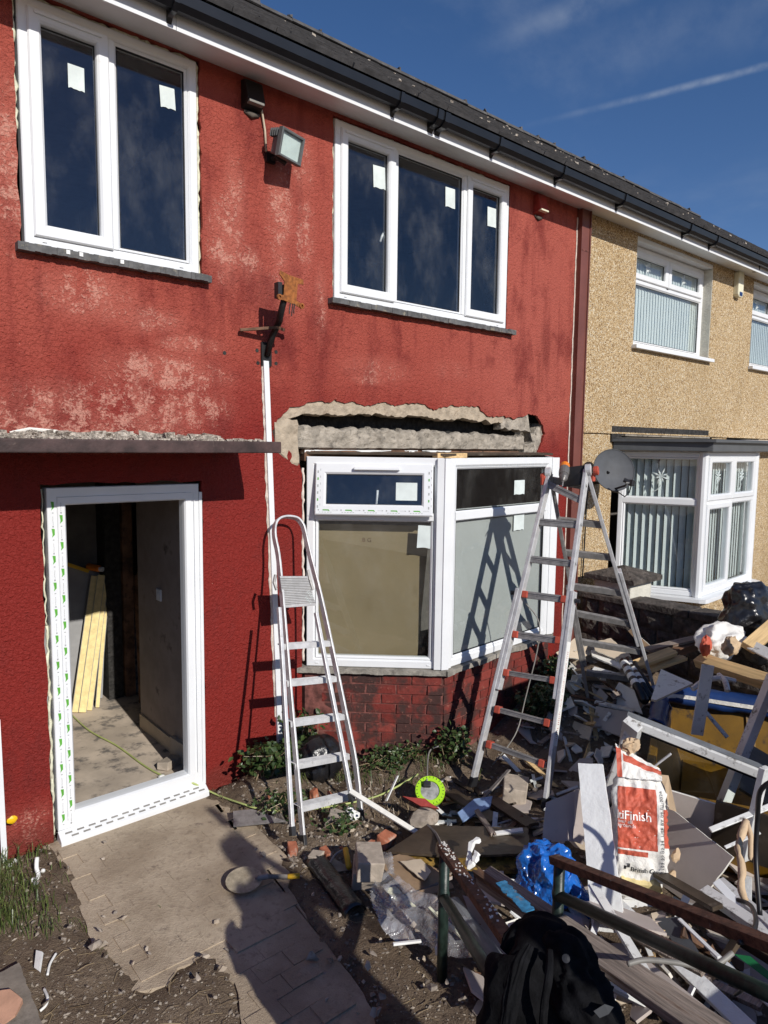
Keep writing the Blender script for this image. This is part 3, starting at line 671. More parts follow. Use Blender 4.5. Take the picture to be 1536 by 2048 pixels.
# ---------------------------------------------------------------- eaves, gutter, roof
EX0, EX1 = -4.5, 16.0
FY, FZ = -.282, 4.713
b = MB(); b.add([(EX0, .0, TOPZ), (EX1, .0, TOPZ), (EX1, FY+.014, FZ+.012), (EX0, FY+.014, FZ+.012), (EX0, .0, TOPZ+.01), (EX1, .0, TOPZ+.01), (EX1, FY+.014, FZ+.022), (EX0, FY+.014, FZ+.022)], [(0, 1, 2, 3), (7, 6, 5, 4), (0, 4, 5, 1), (3, 2, 6, 7)]); b.build('soffit', M_['upvc'], house)
xj = [EX0, W(355, 60).x*.93, W(786, 240).x*.935, W(1025, 342).x*.94, 6.3, 8.6, 11.5, EX1]
for a, c in zip(xj[:-1], xj[1:]):
    b = MB(); b.b2((a+.0015, FY, FZ), (c-.0015, FY+.012, FZ+.19)); b.build('fascia', M_['upvc'], house)
b = MB(); prof = [(-.006, .075), (-.012, .02), (-.035, -.006), (-.075, -.008), (-.108, .018), (-.118, .072), (-.112, .075), (-.103, .024), (-.073, -.001), (-.037, .001), (-.018, .024)]
GZ = 4.786
n = len(prof); 
vs = [(EX0, FY+a, GZ+c) for a, c in prof]+[(EX1, FY+a, GZ+c) for a, c in prof]
b.add(vs, [(i, (i+1) % n, n+(i+1) % n, n+i) for i in range(n)]); gut = b.build('gutter', M_['gutter'], house)
for px, py, wd_ in [(345, 45, .03), (792, 232, .03), (868, 255, .05), (882, 262, .05), (990, 305, .03), (1118, 362, .03), (1240, 417, .03), (1372, 466, .03), (1425, 497, .03)]:
    x = W(px, py, FY-.05).x; b = MB()
    pr = [(-.002, -.055), (-.002, .07), (-.009, .075), (-.014, .019), (-.036, -.009), (-.075, -.012), (-.111, .016), (-.122, .074), (-.13, .07), (-.118, .008), (-.080, -.024), (-.04, -.024), (-.02, -.03)]
    m_ = len(pr); b.add([(x-wd_/2, FY+a, GZ+c) for a, c in pr]+[(x+wd_/2, FY+a, GZ+c) for a, c in pr], [tuple(range(m_)), tuple(range(2*m_-1, m_-1, -1))]+[(i, (i+1) % m_, m_+(i+1) % m_, m_+i) for i in range(m_)])
    b.build('gutter_bracket', M_['gutter'], gut)
EY, EZ, RY, RZ = -.36, 4.90, 3.5, 7.56
roof = MB(); roof.add([(EX0, EY+.05, EZ), (EX1, EY+.05, EZ), (EX1, RY, RZ-.04), (EX0, RY, RZ-.04), (EX0, RY*2, 4.9), (EX1, RY*2, 4.9)], [(0, 1, 2, 3), (3, 2, 5, 4)])
roof = roof.build('roof', M_['slate'], house)
sl_ = MB(); L = math.hypot(RY-EY, RZ-EZ); du = V((0, (RY-EY)/L, (RZ-EZ)/L)); nn = V((0, -du.z, du.y)); rows = 25; ex = L/rows
for r in range(rows):
    x = EX0 + (.15 if r % 2 else 0)
    while x < EX1-.3:
        o = V((x, EY, EZ))+du*(ex*r); j = random.uniform(0, .006); k = random.uniform(-.008, .006); lift = .024+j
        a = o+nn*lift+du*k; c = o+du*(ex*1.25)+nn*.004
        sl_.add([a+V((.002, 0, 0)), a+V((.298, 0, random.uniform(0, .003))), c+V((.298, 0, 0)), c+V((.002, 0, 0)), o+V((.002, 0, 0))+du*k, o+V((.298, 0, 0))+du*k], [(0, 1, 2, 3), (4, 5, 1, 0), (4, 0, 3), (5, 2, 1)])
        x += .30
tag(sl_.build('slate_courses', M_['slate'], roof), kind='stuff')
b = MB()
for i in range(60):                                          # moss and mortar crumbs lying on the slates
    x = random.uniform(2, 12); u = random.uniform(.2, L-.3); o = V((x, EY, EZ))+du*u+nn*.03; s_ = random.uniform(.01, .03)
    b.box(o, (s_*1.5, s_, s_*.7), None, s_*.25)
tag(b.build('roof_crumbs', M_['debris'], roof), kind='stuff')
x = EX0
while x < EX1-.4:
    b = MB(); pts = []
    for k in range(8):
        th = math.pi*k/7; pts.append((math.cos(th)*.13, math.sin(th)*.085))
    ins = [(a*.85, c*.85-.008) for a, c in reversed(pts)]; P = pts+ins; n = len(P); e = random.uniform(-.008, .008)
    b.add([(x, RY+a, RZ-.03+c+e) for a, c in P]+[(x+.446, RY+a, RZ-.03+c+e+random.uniform(-.004, .004)) for a, c in P], [tuple(range(n)), tuple(range(2*n-1, n-1, -1))]+[(i, (i+1) % n, n+(i+1) % n, n+i) for i in range(n)])
    if random.random() < .5: b.box((x+.446, RY-.06, RZ+.05), (.03, .06, .04), None, .01)
    b.build('ridge_tile', M_['ridge'], roof); x += .45

# ---------------------------------------------------------------- concrete canopy over the door
CP = .575; cx1 = 2.30
b = MB(); pts = []
b.add([(-2.6, .0, 2.318), (cx1, .0, 2.318), (cx1, -CP, 2.318), (.18, -CP, 2.318), (.16, -CP+.03, 2.318), (-2.6, -CP+.03, 2.318),
       (-2.6, .0, 2.388), (cx1, .0, 2.388), (cx1, -CP, 2.388), (.18, -CP, 2.388), (.16, -CP+.03, 2.388), (-2.6, -CP+.03, 2.388)],
      [(5, 4, 3, 2, 1, 0), (6, 7, 8, 9, 10, 11), (0, 1, 7, 6), (1, 2, 8, 7), (2, 3, 9, 8), (3, 4, 10, 9), (4, 5, 11, 10), (5, 0, 6, 11)])
can = b.build('canopy', M_['canopy'], house, bevel=.006)
b = MB(); n = 90
for i in range(420):                                          # crumbs of the old covering left along its top
    x = random.uniform(-.4, 2.2); y = -CP+.03+abs(random.gauss(0, .2)); 
    if y > -.01: continue
    s_ = random.uniform(.008, .035)*(1.25 if y > -.2 else .8)
    b.box((x, y, 2.388+s_*.2), (s_*1.6, s_, s_*.55), Matrix.Rotation(random.uniform(0, 3), 3, 'Z'), s_*.25)
for i in range(240):
    x = random.uniform(-.4, 2.2-.1); s_ = random.uniform(.02, .055); b.box((x, random.uniform(-.10, -.01), 2.39+s_*.3), (s_*1.6, s_, s_*random.uniform(.5, 1.2)), Matrix.Rotation(random.uniform(0, 3), 3, 'Z'), s_*.25)
tag(b.build('canopy_crumbs', M_['debris'], can), kind='stuff')
b = MB(); b.tube([(.9, -.06, 2.42), (1.0, -.05, 2.44), (1.14, -.05, 2.43), (1.2, -.07, 2.41)], [.006, .011, .010, .006], 6); b.build('mortar_lump', M_['pb_white'], can)

# ---------------------------------------------------------------- door frame
x0, z0, x1, z1 = door; df = MB(); dw = x1-x0; dh = z1-z0
Md = Matrix.Translation((x0, -.012, z0))
df.ring(0, 0, dw, dh, [(0, .075), (0, .004), (.004, 0), (.052, 0), (.056, -.008), (.094, -.008), (.102, .004), (.104, .03), (.104, .075)])
df.xf(Md); frame = df.build('door_frame', M_['upvc'], house)
b = MB(); b.b2((x1-.040, -.022, z0+.10), (x1-.034, -.0205, z1-.06)); b.b2((x1-.001, -.018, z0), (x1+.020, .05, z1-.055)); b.build('frame_extender', M_['upvc'], frame, bevel=.002)
b = MB(); b.add([(x0-.004, -.085, .008), (x1+.012, -.085, .020), (x1+.012, -.012, .062), (x0-.004, -.012, .048), (x0-.004, -.085, -.03), (x1+.012, -.085, -.026), (x1+.012, .02, -.026), (x0-.004, .02, -.03)], [(0, 1, 2, 3), (0, 4, 5, 1), (7, 6, 5, 4), (0, 3, 7, 4), (1, 5, 6, 2), (3, 2, 6, 7)])
thr = b.build('threshold', M_['upvc'], frame, bevel=.003)
b = MB()
for k in range(13):
    x = x0+.05+k*.068
    for yy, zz in ((-.066, .0), (-.042, .0)): 
        t = (yy+.085)/.073; zc = .010+.036*t+.012*(x-x0)/dw
        b.box((x+(.03 if yy < -.05 else 0), yy, zc+.004), (.040, .010, .003), Matrix.Rotation(.5, 3, 'X'))
b.build('drain_slots', M_['cable_grey'], thr)
b = MB(); b.add([(x0-.002, -.090, -.034), (x0+.5, -.112, -.03), (x1+.02, -.092, -.024), (x1+.02, -.082, .014), (x0-.002, -.083, .006)], [(0, 1, 2, 3, 4)]); 
# printed protective tape on the left jamb
gs, ys_ = MB(), MB(); nrow = 25; stp = (dh-.10)/nrow
for k in range(nrow):
    z = z0+dh-.11-k*stp
    for cc, xx in ((k % 2, x0+.030), ((k+1) % 2, x0+.073)):
        yy = -.0128 if xx < x0+.05 else -.0208
        if cc == 0:
            gs.add([(xx-.009, yy, z+.032), (xx+.008, yy, z+.030), (xx+.008, yy, z-.004), (xx-.008, yy, z-.020), (xx-.004, yy, z-.002)], [(0, 1, 2, 4), (4, 2, 3)])
            ys_.box((xx, yy, z-.034), (.009, .0006, .005))
        else:
            for q in range(5): ys_.box((xx+random.uniform(-.001, .001), yy, z+.02-.01*q), (.0022, .0006, .0085))
            ys_.box((xx, yy, z-.034), (.008, .0006, .010))
tag(gs.build('green_print', M_['ink_green'], frame), kind='stuff'); tag(ys_.build('grey_print', M_['ink_grey'], frame), kind='stuff')

# ---------------------------------------------------------------- white cable trunking and party-line trunking
b = MB(); tA, tB = W(529, 722), W(556, 1432); dx = tB.x-tA.x
def tx(z): return tA.x+dx*(tA.z-z)/(tA.z-tB.z)
b.add([(tx(z)+a-.02, y, z) for z in (tB.z-.2, tA.z) for a, y in ((0, .002), (0, -.024), (.042, -.024), (.042, .002))], [(0, 1, 5, 4), (1, 2, 6, 5), (2, 3, 7, 6), (4, 5, 6, 7), (0, 3, 2, 1)])
b.build('trunking', M_['upvc'], house, bevel=.003)
P = [V((tx(z)-.022, -.002, z)) for z in [tB.z+(tA.z-tB.z)*k/60 for k in range(61)]]; b = MB(); b.tube([p+V((random.uniform(-.006, .003), 0, 0)) for p in P], [random.uniform(.003, .012) for _ in P], 5); b.build('caulk_bead', M_['caulk'], house)
b = MB(); b.b2((6.155, -.062, -.1), (6.29, .03, TOPZ-.01)); b.b2((6.285, -.075, -.1), (6.300, .03, TOPZ-.01)); b.build('party_trunking', M_['brown_strip'], house, bevel=.003)
b = MB(); b.tube([V((6.150+random.uniform(-.006, .003), -.004, z)) for z in [k*.06 for k in range(79)]], .008, 5); b.build('caulk_bead', M_['caulk'], house)
b = MB(); 
for z in (W(1160, 505).z, W(1140, 1005).z): b.b2((6.16, -.066, z), (6.282, -.060, z+.012))
b.build('clip', M_['mortar_red'], house)

# ---------------------------------------------------------------- hall and rooms behind
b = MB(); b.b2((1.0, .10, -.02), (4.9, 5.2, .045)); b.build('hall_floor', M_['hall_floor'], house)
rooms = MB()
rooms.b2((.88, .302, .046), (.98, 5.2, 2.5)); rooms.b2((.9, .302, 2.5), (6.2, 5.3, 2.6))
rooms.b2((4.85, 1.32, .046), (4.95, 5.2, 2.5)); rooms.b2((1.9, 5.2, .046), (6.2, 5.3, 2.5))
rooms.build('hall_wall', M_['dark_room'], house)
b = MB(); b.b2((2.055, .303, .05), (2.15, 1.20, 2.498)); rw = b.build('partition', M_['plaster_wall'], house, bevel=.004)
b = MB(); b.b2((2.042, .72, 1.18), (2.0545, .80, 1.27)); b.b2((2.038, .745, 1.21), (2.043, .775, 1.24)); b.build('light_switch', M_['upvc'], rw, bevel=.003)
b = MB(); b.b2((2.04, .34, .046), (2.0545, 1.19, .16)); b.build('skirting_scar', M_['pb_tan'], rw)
b = MB(); b.b2((2.20, 1.93, .046), (2.29, 2.10, 2.498)); b.build('stud', M_['timber_old'], house); b = MB(); b.b2((2.055, 1.95, .046), (2.185, 2.2, 2.498)); b.build('sooty_pier', M_['char_void'], house)
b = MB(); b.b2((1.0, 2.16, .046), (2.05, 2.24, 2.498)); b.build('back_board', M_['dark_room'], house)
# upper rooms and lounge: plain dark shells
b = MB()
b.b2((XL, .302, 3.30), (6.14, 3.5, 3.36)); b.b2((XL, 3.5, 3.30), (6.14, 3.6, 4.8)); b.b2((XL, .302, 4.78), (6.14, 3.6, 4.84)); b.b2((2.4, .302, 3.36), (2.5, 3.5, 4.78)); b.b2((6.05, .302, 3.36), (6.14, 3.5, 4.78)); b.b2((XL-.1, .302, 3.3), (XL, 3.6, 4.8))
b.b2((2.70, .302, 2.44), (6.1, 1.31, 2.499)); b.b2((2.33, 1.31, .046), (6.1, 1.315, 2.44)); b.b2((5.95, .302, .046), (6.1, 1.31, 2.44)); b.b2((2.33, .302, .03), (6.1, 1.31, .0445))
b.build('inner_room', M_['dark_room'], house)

# ---------------------------------------------------------------- bay
A, B, Cc, Dd = V((2.85, 0, 0)), V((3.625, -.725, 0)), V((5.07, -.61, 0)), V((5.82, .0, 0))
BZ0, BZ1 = .705, 2.285
bay = thing('bay', None, None, (4.3, -.3, 0)); bay.parent = house; bay.matrix_parent_inverse = wm(house).inverted(); bay.name = 'bay_window'
def facet(P, Q): 
    d = (Q-P); return ax(V((P.x, P.y, BZ0)), d, (0, 0, 1)), d.length
ht = BZ1-BZ0
Ma, la = facet(A, B); Mb, lb = facet(B, Cc); Mc, lc = facet(Cc, Dd)
def on(M, px, py, yo=0): 
    n_ = M.to_3x3() @ V((0, 1, 0)); p = PL(px, py, M.translation + n_*yo, n_); return M.inverted() @ p
tz = on(Ma, 750, 1033).z
fa = MB(); fa.ring(0.02, 0, la-.035, ht, fprof(.066, 0, .07)); fa.xf(Ma); fA = fa.build('frame', M_['upvc'], bay)
b = MB(); b.b2((.082, .0005, tz-.028), (la-.10, .06, tz+.028)); b.xf(Ma); b.build('transom', M_['upvc'], bay, bevel=.003)
g0 = (.088, .066, la-.103, tz-.02)
b = MB(); b.ring(*g0, fprof(.020, .006, .05, .003)); b.xf(Ma); b.build('glazing_bead', M_['upvc'], bay)
pane(bay, g0[0]+.012, g0[1]+.012, g0[2]-.012, g0[3]-.012, Ma, .022)
# top-hung opener standing ajar
ow, oh = la-.20, ht-tz-.055; Mo = Ma @ Matrix.Translation((.09, -.020, ht-.045)) @ Matrix.Rotation(R(-9), 4, 'X')
b = MB(); b.ring(0, -oh, ow, 0, fprof(.082, -.0, .05, .008)); b.xf(Mo); op = b.build('opener', M_['upvc'], bay)
pane(op, .07, -oh+.07, ow-.07, -.07, Mo, .024)
b = MB(); b.ring(.078, -oh+.078, ow-.078, -.078, [(0, .03), (0, .019), (.006, .019), (.006, .03)]); b.xf(Mo); b.build('seal', M_['seal'], op)
st = MB(); st.b2((ow-.27, .0215, -oh+.115), (ow-.115, .0235, -.135)); st.xf(Mo); st.build('sticker', M_['sticker'], op)
b = MB(); b.b2((ow*.33, -.032, -.052), (ow*.72, -.004, -.030)); b.xf(Mo); b.build('trickle_vent', M_['upvc'], op, bevel=.005)
b = MB(); b.tube([Mo @ V((ow*.52, .06, -oh+.08)), Mo @ V((ow*.527, .05, -oh+.15)), Mo @ V((ow*.53, .05, -oh+.19))], .009, 6); b.build('handle', M_['upvc'], op, smooth=True)
gs, ys_ = MB(), MB()
for k in range(5):
    x = .06+k*(ow-.10)/4.6
    gs.add([(x, -.0012, -oh+.040), (x+.045, -.0012, -oh+.040), (x+.052, -.0012, -oh+.026), (x+.038, -.0012, -oh+.032), (x, -.0012, -oh+.032)], [(0, 1, 2, 3, 4)])
    for q in range(4): ys_.box((x+.075+.011*q, -.0012, -oh+.036), (.008, .0006, .002))
    ys_.box((x-.03, -.0012, -oh+.036), (.010, .0006, .009)); ys_.box((x-.06, -.0012, -oh+.036), (.006, .0006, .006))
    for q in range(5): ys_.box((x+.02*q-.02, -.0012, -oh+.020), (.012, .0006, .003))
for k in range(6):
    z = -oh+.06+k*(oh-.10)/5.5
    for x in (.022, ow-.03): (gs if k % 3 == 1 else ys_).box((x, -.0012, z), (.009, .0006, .018)); ys_.box((x+.018, -.0012, z+.015), (.003, .0006, .015))
gs.xf(Mo); ys_.xf(Mo); tag(gs.build('green_print', M_['ink_green'], op), kind='stuff'); tag(ys_.build('grey_print', M_['ink_grey'], op), kind='stuff')
# corner posts, front facet and the far return
for q, (P, zx) in enumerate(((B, 0), (Cc, 0))):
    b = MB(); 
    for k, (ang, rr) in enumerate(((R(-43), .045), (R(-20), .036), (R(4), .045))):
        b.box((P.x+.03*math.cos(ang)*0+(-.030 if k == 0 else .030 if k == 2 else 0), P.y+(.022 if k == 0 else .004 if k == 2 else -.006)+.02, (BZ0+BZ1)/2), (.06, .07, ht-.004), Matrix.Rotation(ang, 3, 'Z'))
    b.build('corner_post', M_['upvc'], bay, bevel=.003)
tzb = on(Mb, 1000, 1024).z
b = MB(); b.ring(.035, 0, lb-.035, ht, fprof(.066, 0, .07)); b.xf(Mb); b.build('frame', M_['upvc'], bay)
b = MB(); b.b2((.10, .0005, tzb-.03), (lb-.10, .06, tzb+.03)); b.xf(Mb); b.build('transom', M_['upvc'], bay, bevel=.003)
for g in ((.10, .066, lb-.10, tzb-.022), (.10, tzb+.022, lb-.10, ht-.066)):
    b = MB(); b.ring(*g, fprof(.020, .006, .05, .003)); b.xf(Mb); b.build('glazing_bead', M_['upvc'], bay)
    b = MB(); b.ring(g[0]+.016, g[1]+.016, g[2]-.016, g[3]-.016, [(0, .03), (0, .017), (.006, .017), (.006, .03)]); b.xf(Mb); b.build('seal', M_['seal'], bay)
    pane(bay, g[0]+.012, g[1]+.012, g[2]-.012, g[3]-.012, Mb, .022)
b = MB(); b.ring(.035, 0, lc-.02, ht, fprof(.066, 0, .07)); b.xf(Mc); b.build('frame', M_['upvc'], bay); pane(bay, .09, .06, lc-.08, ht-.06, Mc, .022)
for M, px, py, w_, h_, a in ((Ma, 852, 1075, .125, .17, -.05), (Mb, 1043, 975, .15, .12, .0), (Mb, 1042, 1042, .15, .16, .0)):
    p = on(M, px, py); sticker(bay, p.x, p.z, w_, h_, M, a, .0195)
drains(bay, Ma, la, 0)
# boards leaning inside the glass
p0 = on(Ma, 648, 1048, .10); b = MB(); b.prism([(.05, .03), (la-.205, .03), (la-.125, p0.z-.005), (.05, p0.z)], .12, .135); b.xf(Ma); bb = b.build('inner_board', M_['pb_brown'], bay)
b = MB(); b.b2((.05, .034, .08), (lb-.14, .046, tzb+.05)); b.xf(Mb); b.build('inner_board', M_['pb_face'], bay)
tcu = bpy.data.curves.new('t', 'FONT'); tcu.body = 'BG'; tcu.size = .06; tob = bpy.data.objects.new('t', tcu); col.objects.link(tob)
dg = bpy.context.evaluated_depsgraph_get(); dg.update(); tme = bpy.data.meshes.new_from_object(tob.evaluated_get(dg)); bpy.data.objects.remove(tob)
def text_mesh(s_, size, bold=0.0, spacing=1.0):
    c = bpy.data.curves.new('t', 'FONT'); c.body = s_; c.size = size; c.offset = bold; c.space_character = spacing; c.resolution_u = 3
    o = bpy.data.objects.new('t', c); col.objects.link(o); d = bpy.context.evaluated_depsgraph_get(); d.update()
    me = bpy.data.meshes.new_from_object(o.evaluated_get(d)); bpy.data.objects.remove(o); bpy.data.curves.remove(c)
    r = ([tuple(v.co) for v in me.vertices], [tuple(p.vertices) for p in me.polygons]); bpy.data.meshes.remove(me); return r
tv, tf = text_mesh('B G', .045); pq = on(Ma, 740, 1080, .12)
b = MB(); b.add([(pq.x-.06+v[0], .1185, pq.z-.015+v[1]) for v in tv], tf); b.xf(Ma); b.build('board_mark', M_['timber_old'], bay)
# top boarding and pale batten
b = MB(); b.slab([A+V((0, .03, BZ1+.018)), Dd+V((0, .03, BZ1+.018)), Cc+V((0, .02, BZ1+.018)), B+V((0, .02, BZ1+.018))], .016); b.build('top_board', M_['dark_wood'], bay)
pa, pb_ = PL(858, 914, B, Mb.to_3x3() @ V((0, 1, 0))), None
b = MB(); b.beam(Ma @ V((la-.10, .03, ht+.019)), Mb @ V((.22, .03, ht+.019)), .07, .036); b.build('packer_batten', M_['timber_new'], bay, bevel=.003)
# masonry under the bay: core, slab sill and separate painted bricks
bb_ = thing('bay_base', None, None, (4.3, -.3, 0)); bb_.parent = house; bb_.matrix_parent_inverse = wm(house).inverted()
ins = .035
def inset(P, d): return P + V((0, d, 0))
corepts = [A+V((.012, .0, 0)), B+V((.006, .010, 0)), Cc+V((-.006, .010, 0)), Dd+V((-.012, .0, 0))]
b = MB(); b.slab([V((p.x, p.y, .655)) for p in [corepts[0]+V((0, .3, 0))]+corepts+[corepts[3]+V((0, .3, 0))]], .95); b.build('core', M_['mortar_red'], bb_)
def sillseg(P, Q, e0, e1):
    d = (Q-P).normalized(); n_ = V((d.y, -d.x, 0)); b = MB(); L = (Q-P).length; k = 34
    for i in range(k):
        t0, t1 = -e0+(L+e0+e1)*i/k, -e0+(L+e0+e1)*(i+1)/k; o = .040+.010*N(i*.35, L); lo = .664+.010*N(i*.3, L*3)
        q = [P+d*t0+n_*o, P+d*t1+n_*o, P+d*t1-n_*.10, P+d*t0-n_*.10]
        b.add([V((a.x, a.y, .700)) if j < 2 else V((a.x, a.y, .7035)) for j, a in enumerate(q)]+[V((a.x, a.y, lo)) for a in q], [(0, 1, 2, 3), (7, 6, 5, 4), (0, 4, 5, 1), (1, 5, 6, 2), (2, 6, 7, 3), (3, 7, 4, 0)])
    return b.build('stone_sill', M_['sill_conc'], bb_)
sillseg(A, B, .06, .01); sillseg(B, Cc, .01, .01); sillseg(Cc, Dd, .0, .02)
bm_src = None
def brickrow(P, Q, rows, zt):
    d = (Q-P).normalized(); n_ = V((d.y, -d.x, 0)); L = (Q-P).length
    for r in range(rows):
        z = zt-.0375-r*.0755; t = -.0 if r % 2 else -.115
        while t < L-.02:
            a, c = max(t, 0)+.005, min(t+.225, L)-.003
            t += .23
            if c-a < .03: continue
            mid = P+d*((a+c)/2)-n_*(.0345+random.uniform(-.002, .002)); b = MB()
            b.box((0, 0, 0), (c-a, .075, .0675), Matrix((d, -n_, V((0, 0, 1)))).transposed(), .0028)
            o = b.build('brick', M_['brick'], bb_, bevel=.003); o.matrix_parent_inverse = wm(bb_).inverted(); o.location = (mid.x, mid.y, z)
brickrow(A+V((.02, -.0, 0)), B+V((.0, .0, 0)), 8, .652); brickrow(B+V((.0, .002, 0)), Cc, 8, .652)

# ================================================================ fittings on the red wall
def vent(px, py, label):
    p = W(px, py); t = thing('vent_hood', label, 'vent', p, 'vent hoods under the eaves')
    b = MB(); b.add([p+V(a) for a in ((-.07, 0, .09), (.07, 0, .09), (.07, 0, -.09), (-.07, 0, -.09), (-.065, -.045, .085), (.065, -.045, .085), (.065, -.085, -.05), (-.065, -.085, -.05))], [(4, 5, 1, 0), (7, 6, 5, 4), (5, 6, 2, 1), (0, 3, 7, 4), (3, 2, 6, 7)]); b.build('hood', M_['paint_red'] if px > 900 else M_['black_steel'], t, bevel=.006)
    b = MB(); b.b2(p+V((-.055, -.088, -.068)), p+V((.055, -.01, -.052))); b.build('flap', M_['cream'] if px > 900 else M_['cable_grey'], t, bevel=.003)
    b = MB(); b.tube([p+V((-.05, -.004, -.10)), p+V((.0, -.01, -.115)), p+V((.06, -.004, -.10))], [.01, .022, .012], 6); b.build('mortar_smear', M_['mortar'], t, smooth=True)
vent(501, 195, 'dark vent hood with a cable hanging from it, left of the floodlight'); vent(1076, 412, 'small red painted vent hood beside the brown trunking')
p = W(505, 212); q = W(530, 305); b = MB(); b.tube([p+V((.02, -.03, 0)), W(520, 222)+V((0, -.02, 0)), W(528, 262)+V((0, -.012, 0)), q+V((0, -.015, 0))], .008, 6)
tag(b.build('cable', M_['pb_tan'], smooth=True), 'short pale cable from the left vent hood down to the floodlight', 'cable')
# floodlight
fp = W(538, 318); fl = thing('floodlight', 'grey square floodlight tilted up on the red wall', 'floodlight', fp)
c = W(577, 294, -.17); nrm = V((.18, -.83, .12)).normalized(); M = ax(c, V((1, .22, -.06)), (0, -.2, 1))
b = MB(); P = [(-.10, -.085), (.10, -.085), (.10, .085), (-.10, .085)]
b.add([M @ V((a, -.02, z)) for a, z in P]+[M @ V((a*.72, .085, z*.72)) for a, z in P], [(4, 5, 6, 7), (0, 4, 7, 3), (1, 2, 6, 5), (0, 1, 5, 4), (3, 7, 6, 2)]); b.build('casing', M_['grey_lamp'], fl, bevel=.006)
b = MB(); b.ring(-.104, -.089, .104, .089, [(0, .0), (0, -.034), (.004, -.038), (.015, -.036), (.019, -.024), (.019, 0)]); b.xf(M); b.build('bezel', M_['grey_lamp'], fl)
b = MB(); b.b2((-.088, -.026, -.073), (.088, -.021, .073)); b.xf(M); b.build('lens', M_['glass_clear'], fl)
b = MB(); b.b2((-.088, -.016, -.073), (.088, -.0145, .073)); b.xf(M); b.build('reflector', M_['sticker'], fl)
b = MB(); b.tube([fp+V((0, 0, 0)), fp+V((.02, -.05, -.01)), M @ V((-.03, .06, -.075)), M @ V((.02, .02, -.10))], .016, 8); b.box(fp+V((0, -.012, 0)), (.07, .03, .06)); b.build('arm', M_['black_steel'], fl)
for k in range(4):
    b = MB(); b.box(M @ V((-.09+.0*k, .02+.02*k, .06)), (.03, .006, .05), M.to_3x3()); b.build('cooling_fin', M_['grey_lamp'], fl)
# rusted dish bracket
bp = W(531, 703); br = thing('dish_bracket', 'rusty bracket with a black arm where a dish used to be', 'bracket', bp)
pc = W(581, 583, -.30)
b = MB(); b.tube([bp+V((.0, -.02, -.03)), bp+V((.015, -.06, .09)), bp+V((.03, -.14, .20)), pc+V((-.05, .05, -.16)), pc+V((-.03, .03, -.05)), pc+V((-.03, .03, .04))], .022, 10); b.build('arm', M_['black_steel'], br, smooth=True)
M = ax(pc, V((1, .15, -.07)), (0, -.05, 1))
b = MB(); b.prism([(-.105, .085), (-.10, .11), (-.03, .10), (.10, .10), (.105, .07), (.055, .062), (.055, -.045), (.105, -.06), (.10, -.085), (-.04, -.07), (-.095, -.07), (-.098, -.045), (-.055, -.035), (-.058, .05)], -.004, .004); b.xf(M); b.build('plate', M_['brass_rust'], br, bevel=.002)
for a, z in ((-.095, -.058), (.10, -.072)):
    b = MB(); b.lathe([(.019, -.006), (.019, .006), (.011, .006), (.011, -.006)], 12, M @ Matrix.Translation((a, -.008, z)) @ Matrix.Rotation(R(90), 4, 'X')); b.build('washer', M_['brass_rust'], br)
b = MB(); b.box(pc+V((-.075, .03, .0)), (.03, .05, .10)); b.build('clamp', M_['black_plastic'], br)
b = MB(); b.beam(W(480, 660, -.03), W(556, 655, -.12), .03, .018); b.beam(W(556, 655, -.12), W(568, 660, -.16), .02, .02); b.build('cross_strut', M_['timber_old'], br)
b = MB(); 
for a, e in ((.0, .05), (.02, .06), (.035, .045)): b.tube([pc+V((a, 0, -.075)), pc+V((a-.01, -.0, -.075-e)), pc+V((a-.02+random.uniform(-.02, .02), 0, -.08-e*1.3))], .004, 5)
b.build('loose_wire', M_['black_steel'], br)
b = MB(); b.box(bp+V((0, -.008, -.02)), (.08, .016, .16)); 
b.build('wall_plate', M_['black_steel'], br)
for px, py in ((514, 701), (552, 704), (516, 726), (552, 727), (449, 706)):
    b = MB(); h = W(px, py); b.lathe([(.006, -.001), (.012, -.003), (.014, .001)], 8, Matrix.Translation(h) @ Matrix.Rotation(R(90), 4, 'X')); b.build('plug_hole', M_['char_void'], house)
# ================================================================ neighbour's house
nb = thing('beige_house', 'beige pebbledashed house next door with white blinds in its windows', 'house', (8.5, 0, 0))
nTL = W(1275, 470); nBR = W(1428, 720)
n1 = (7.308, 3.545, 9.19, 4.74)
q2 = W(1503, 640); n2 = (q2.x, 3.56, q2.x+1.9, 4.74)
bb0, bb1 = 7.12, 9.55
NX1 = 13.6
skin('wall', [(6.30, 2.54), (6.30, TOPZ), (NX1, TOPZ), (NX1, 2.54)], [rect(*n1), rect(*n2)], -.004, .20, M_['dash'], nb)
skin('wall', [(6.30, -.3), (6.30, 2.536), (7.02, 2.536), (7.02, .72), (9.45, .72), (9.45, -.3)], [], .012, .2, M_['dash'], nb)
skin('wall', [(9.451, -.3), (9.451, 2.536), (9.9, 2.536), (9.9, -.3)], [], .012, .2, M_['dash'], nb); skin('wall', [(11.0, -.3), (11.0, 2.536), (NX1, 2.536), (NX1, -.3)], [], .012, .2, M_['dash'], nb)
b = MB(); b.b2((6.30, -.012, 2.531), (NX1, .02, 2.548)); b.build('drip_bead', M_['dash'], nb)
b = MB(); b.b2((6.3, .201, -.3), (7.02, .3, 4.77)); b.b2((6.3, .201, 2.54), (NX1, .3, 3.5)); b.build('wall_core', M_['char_void'], nb)
b = MB(); b.b2((6.2, 2.2, -.3), (NX1, 2.3, 4.78)); b.b2((6.2, .3, 2.5), (NX1, 2.2, 2.56)); b.b2((NX1, .0, -.3), (NX1+.1, 2.3, 4.78)); b.b2((6.2, .3, 3.2), (6.29, 2.2, 4.78)); b.build('inner_room', M_['dark_room'], nb)
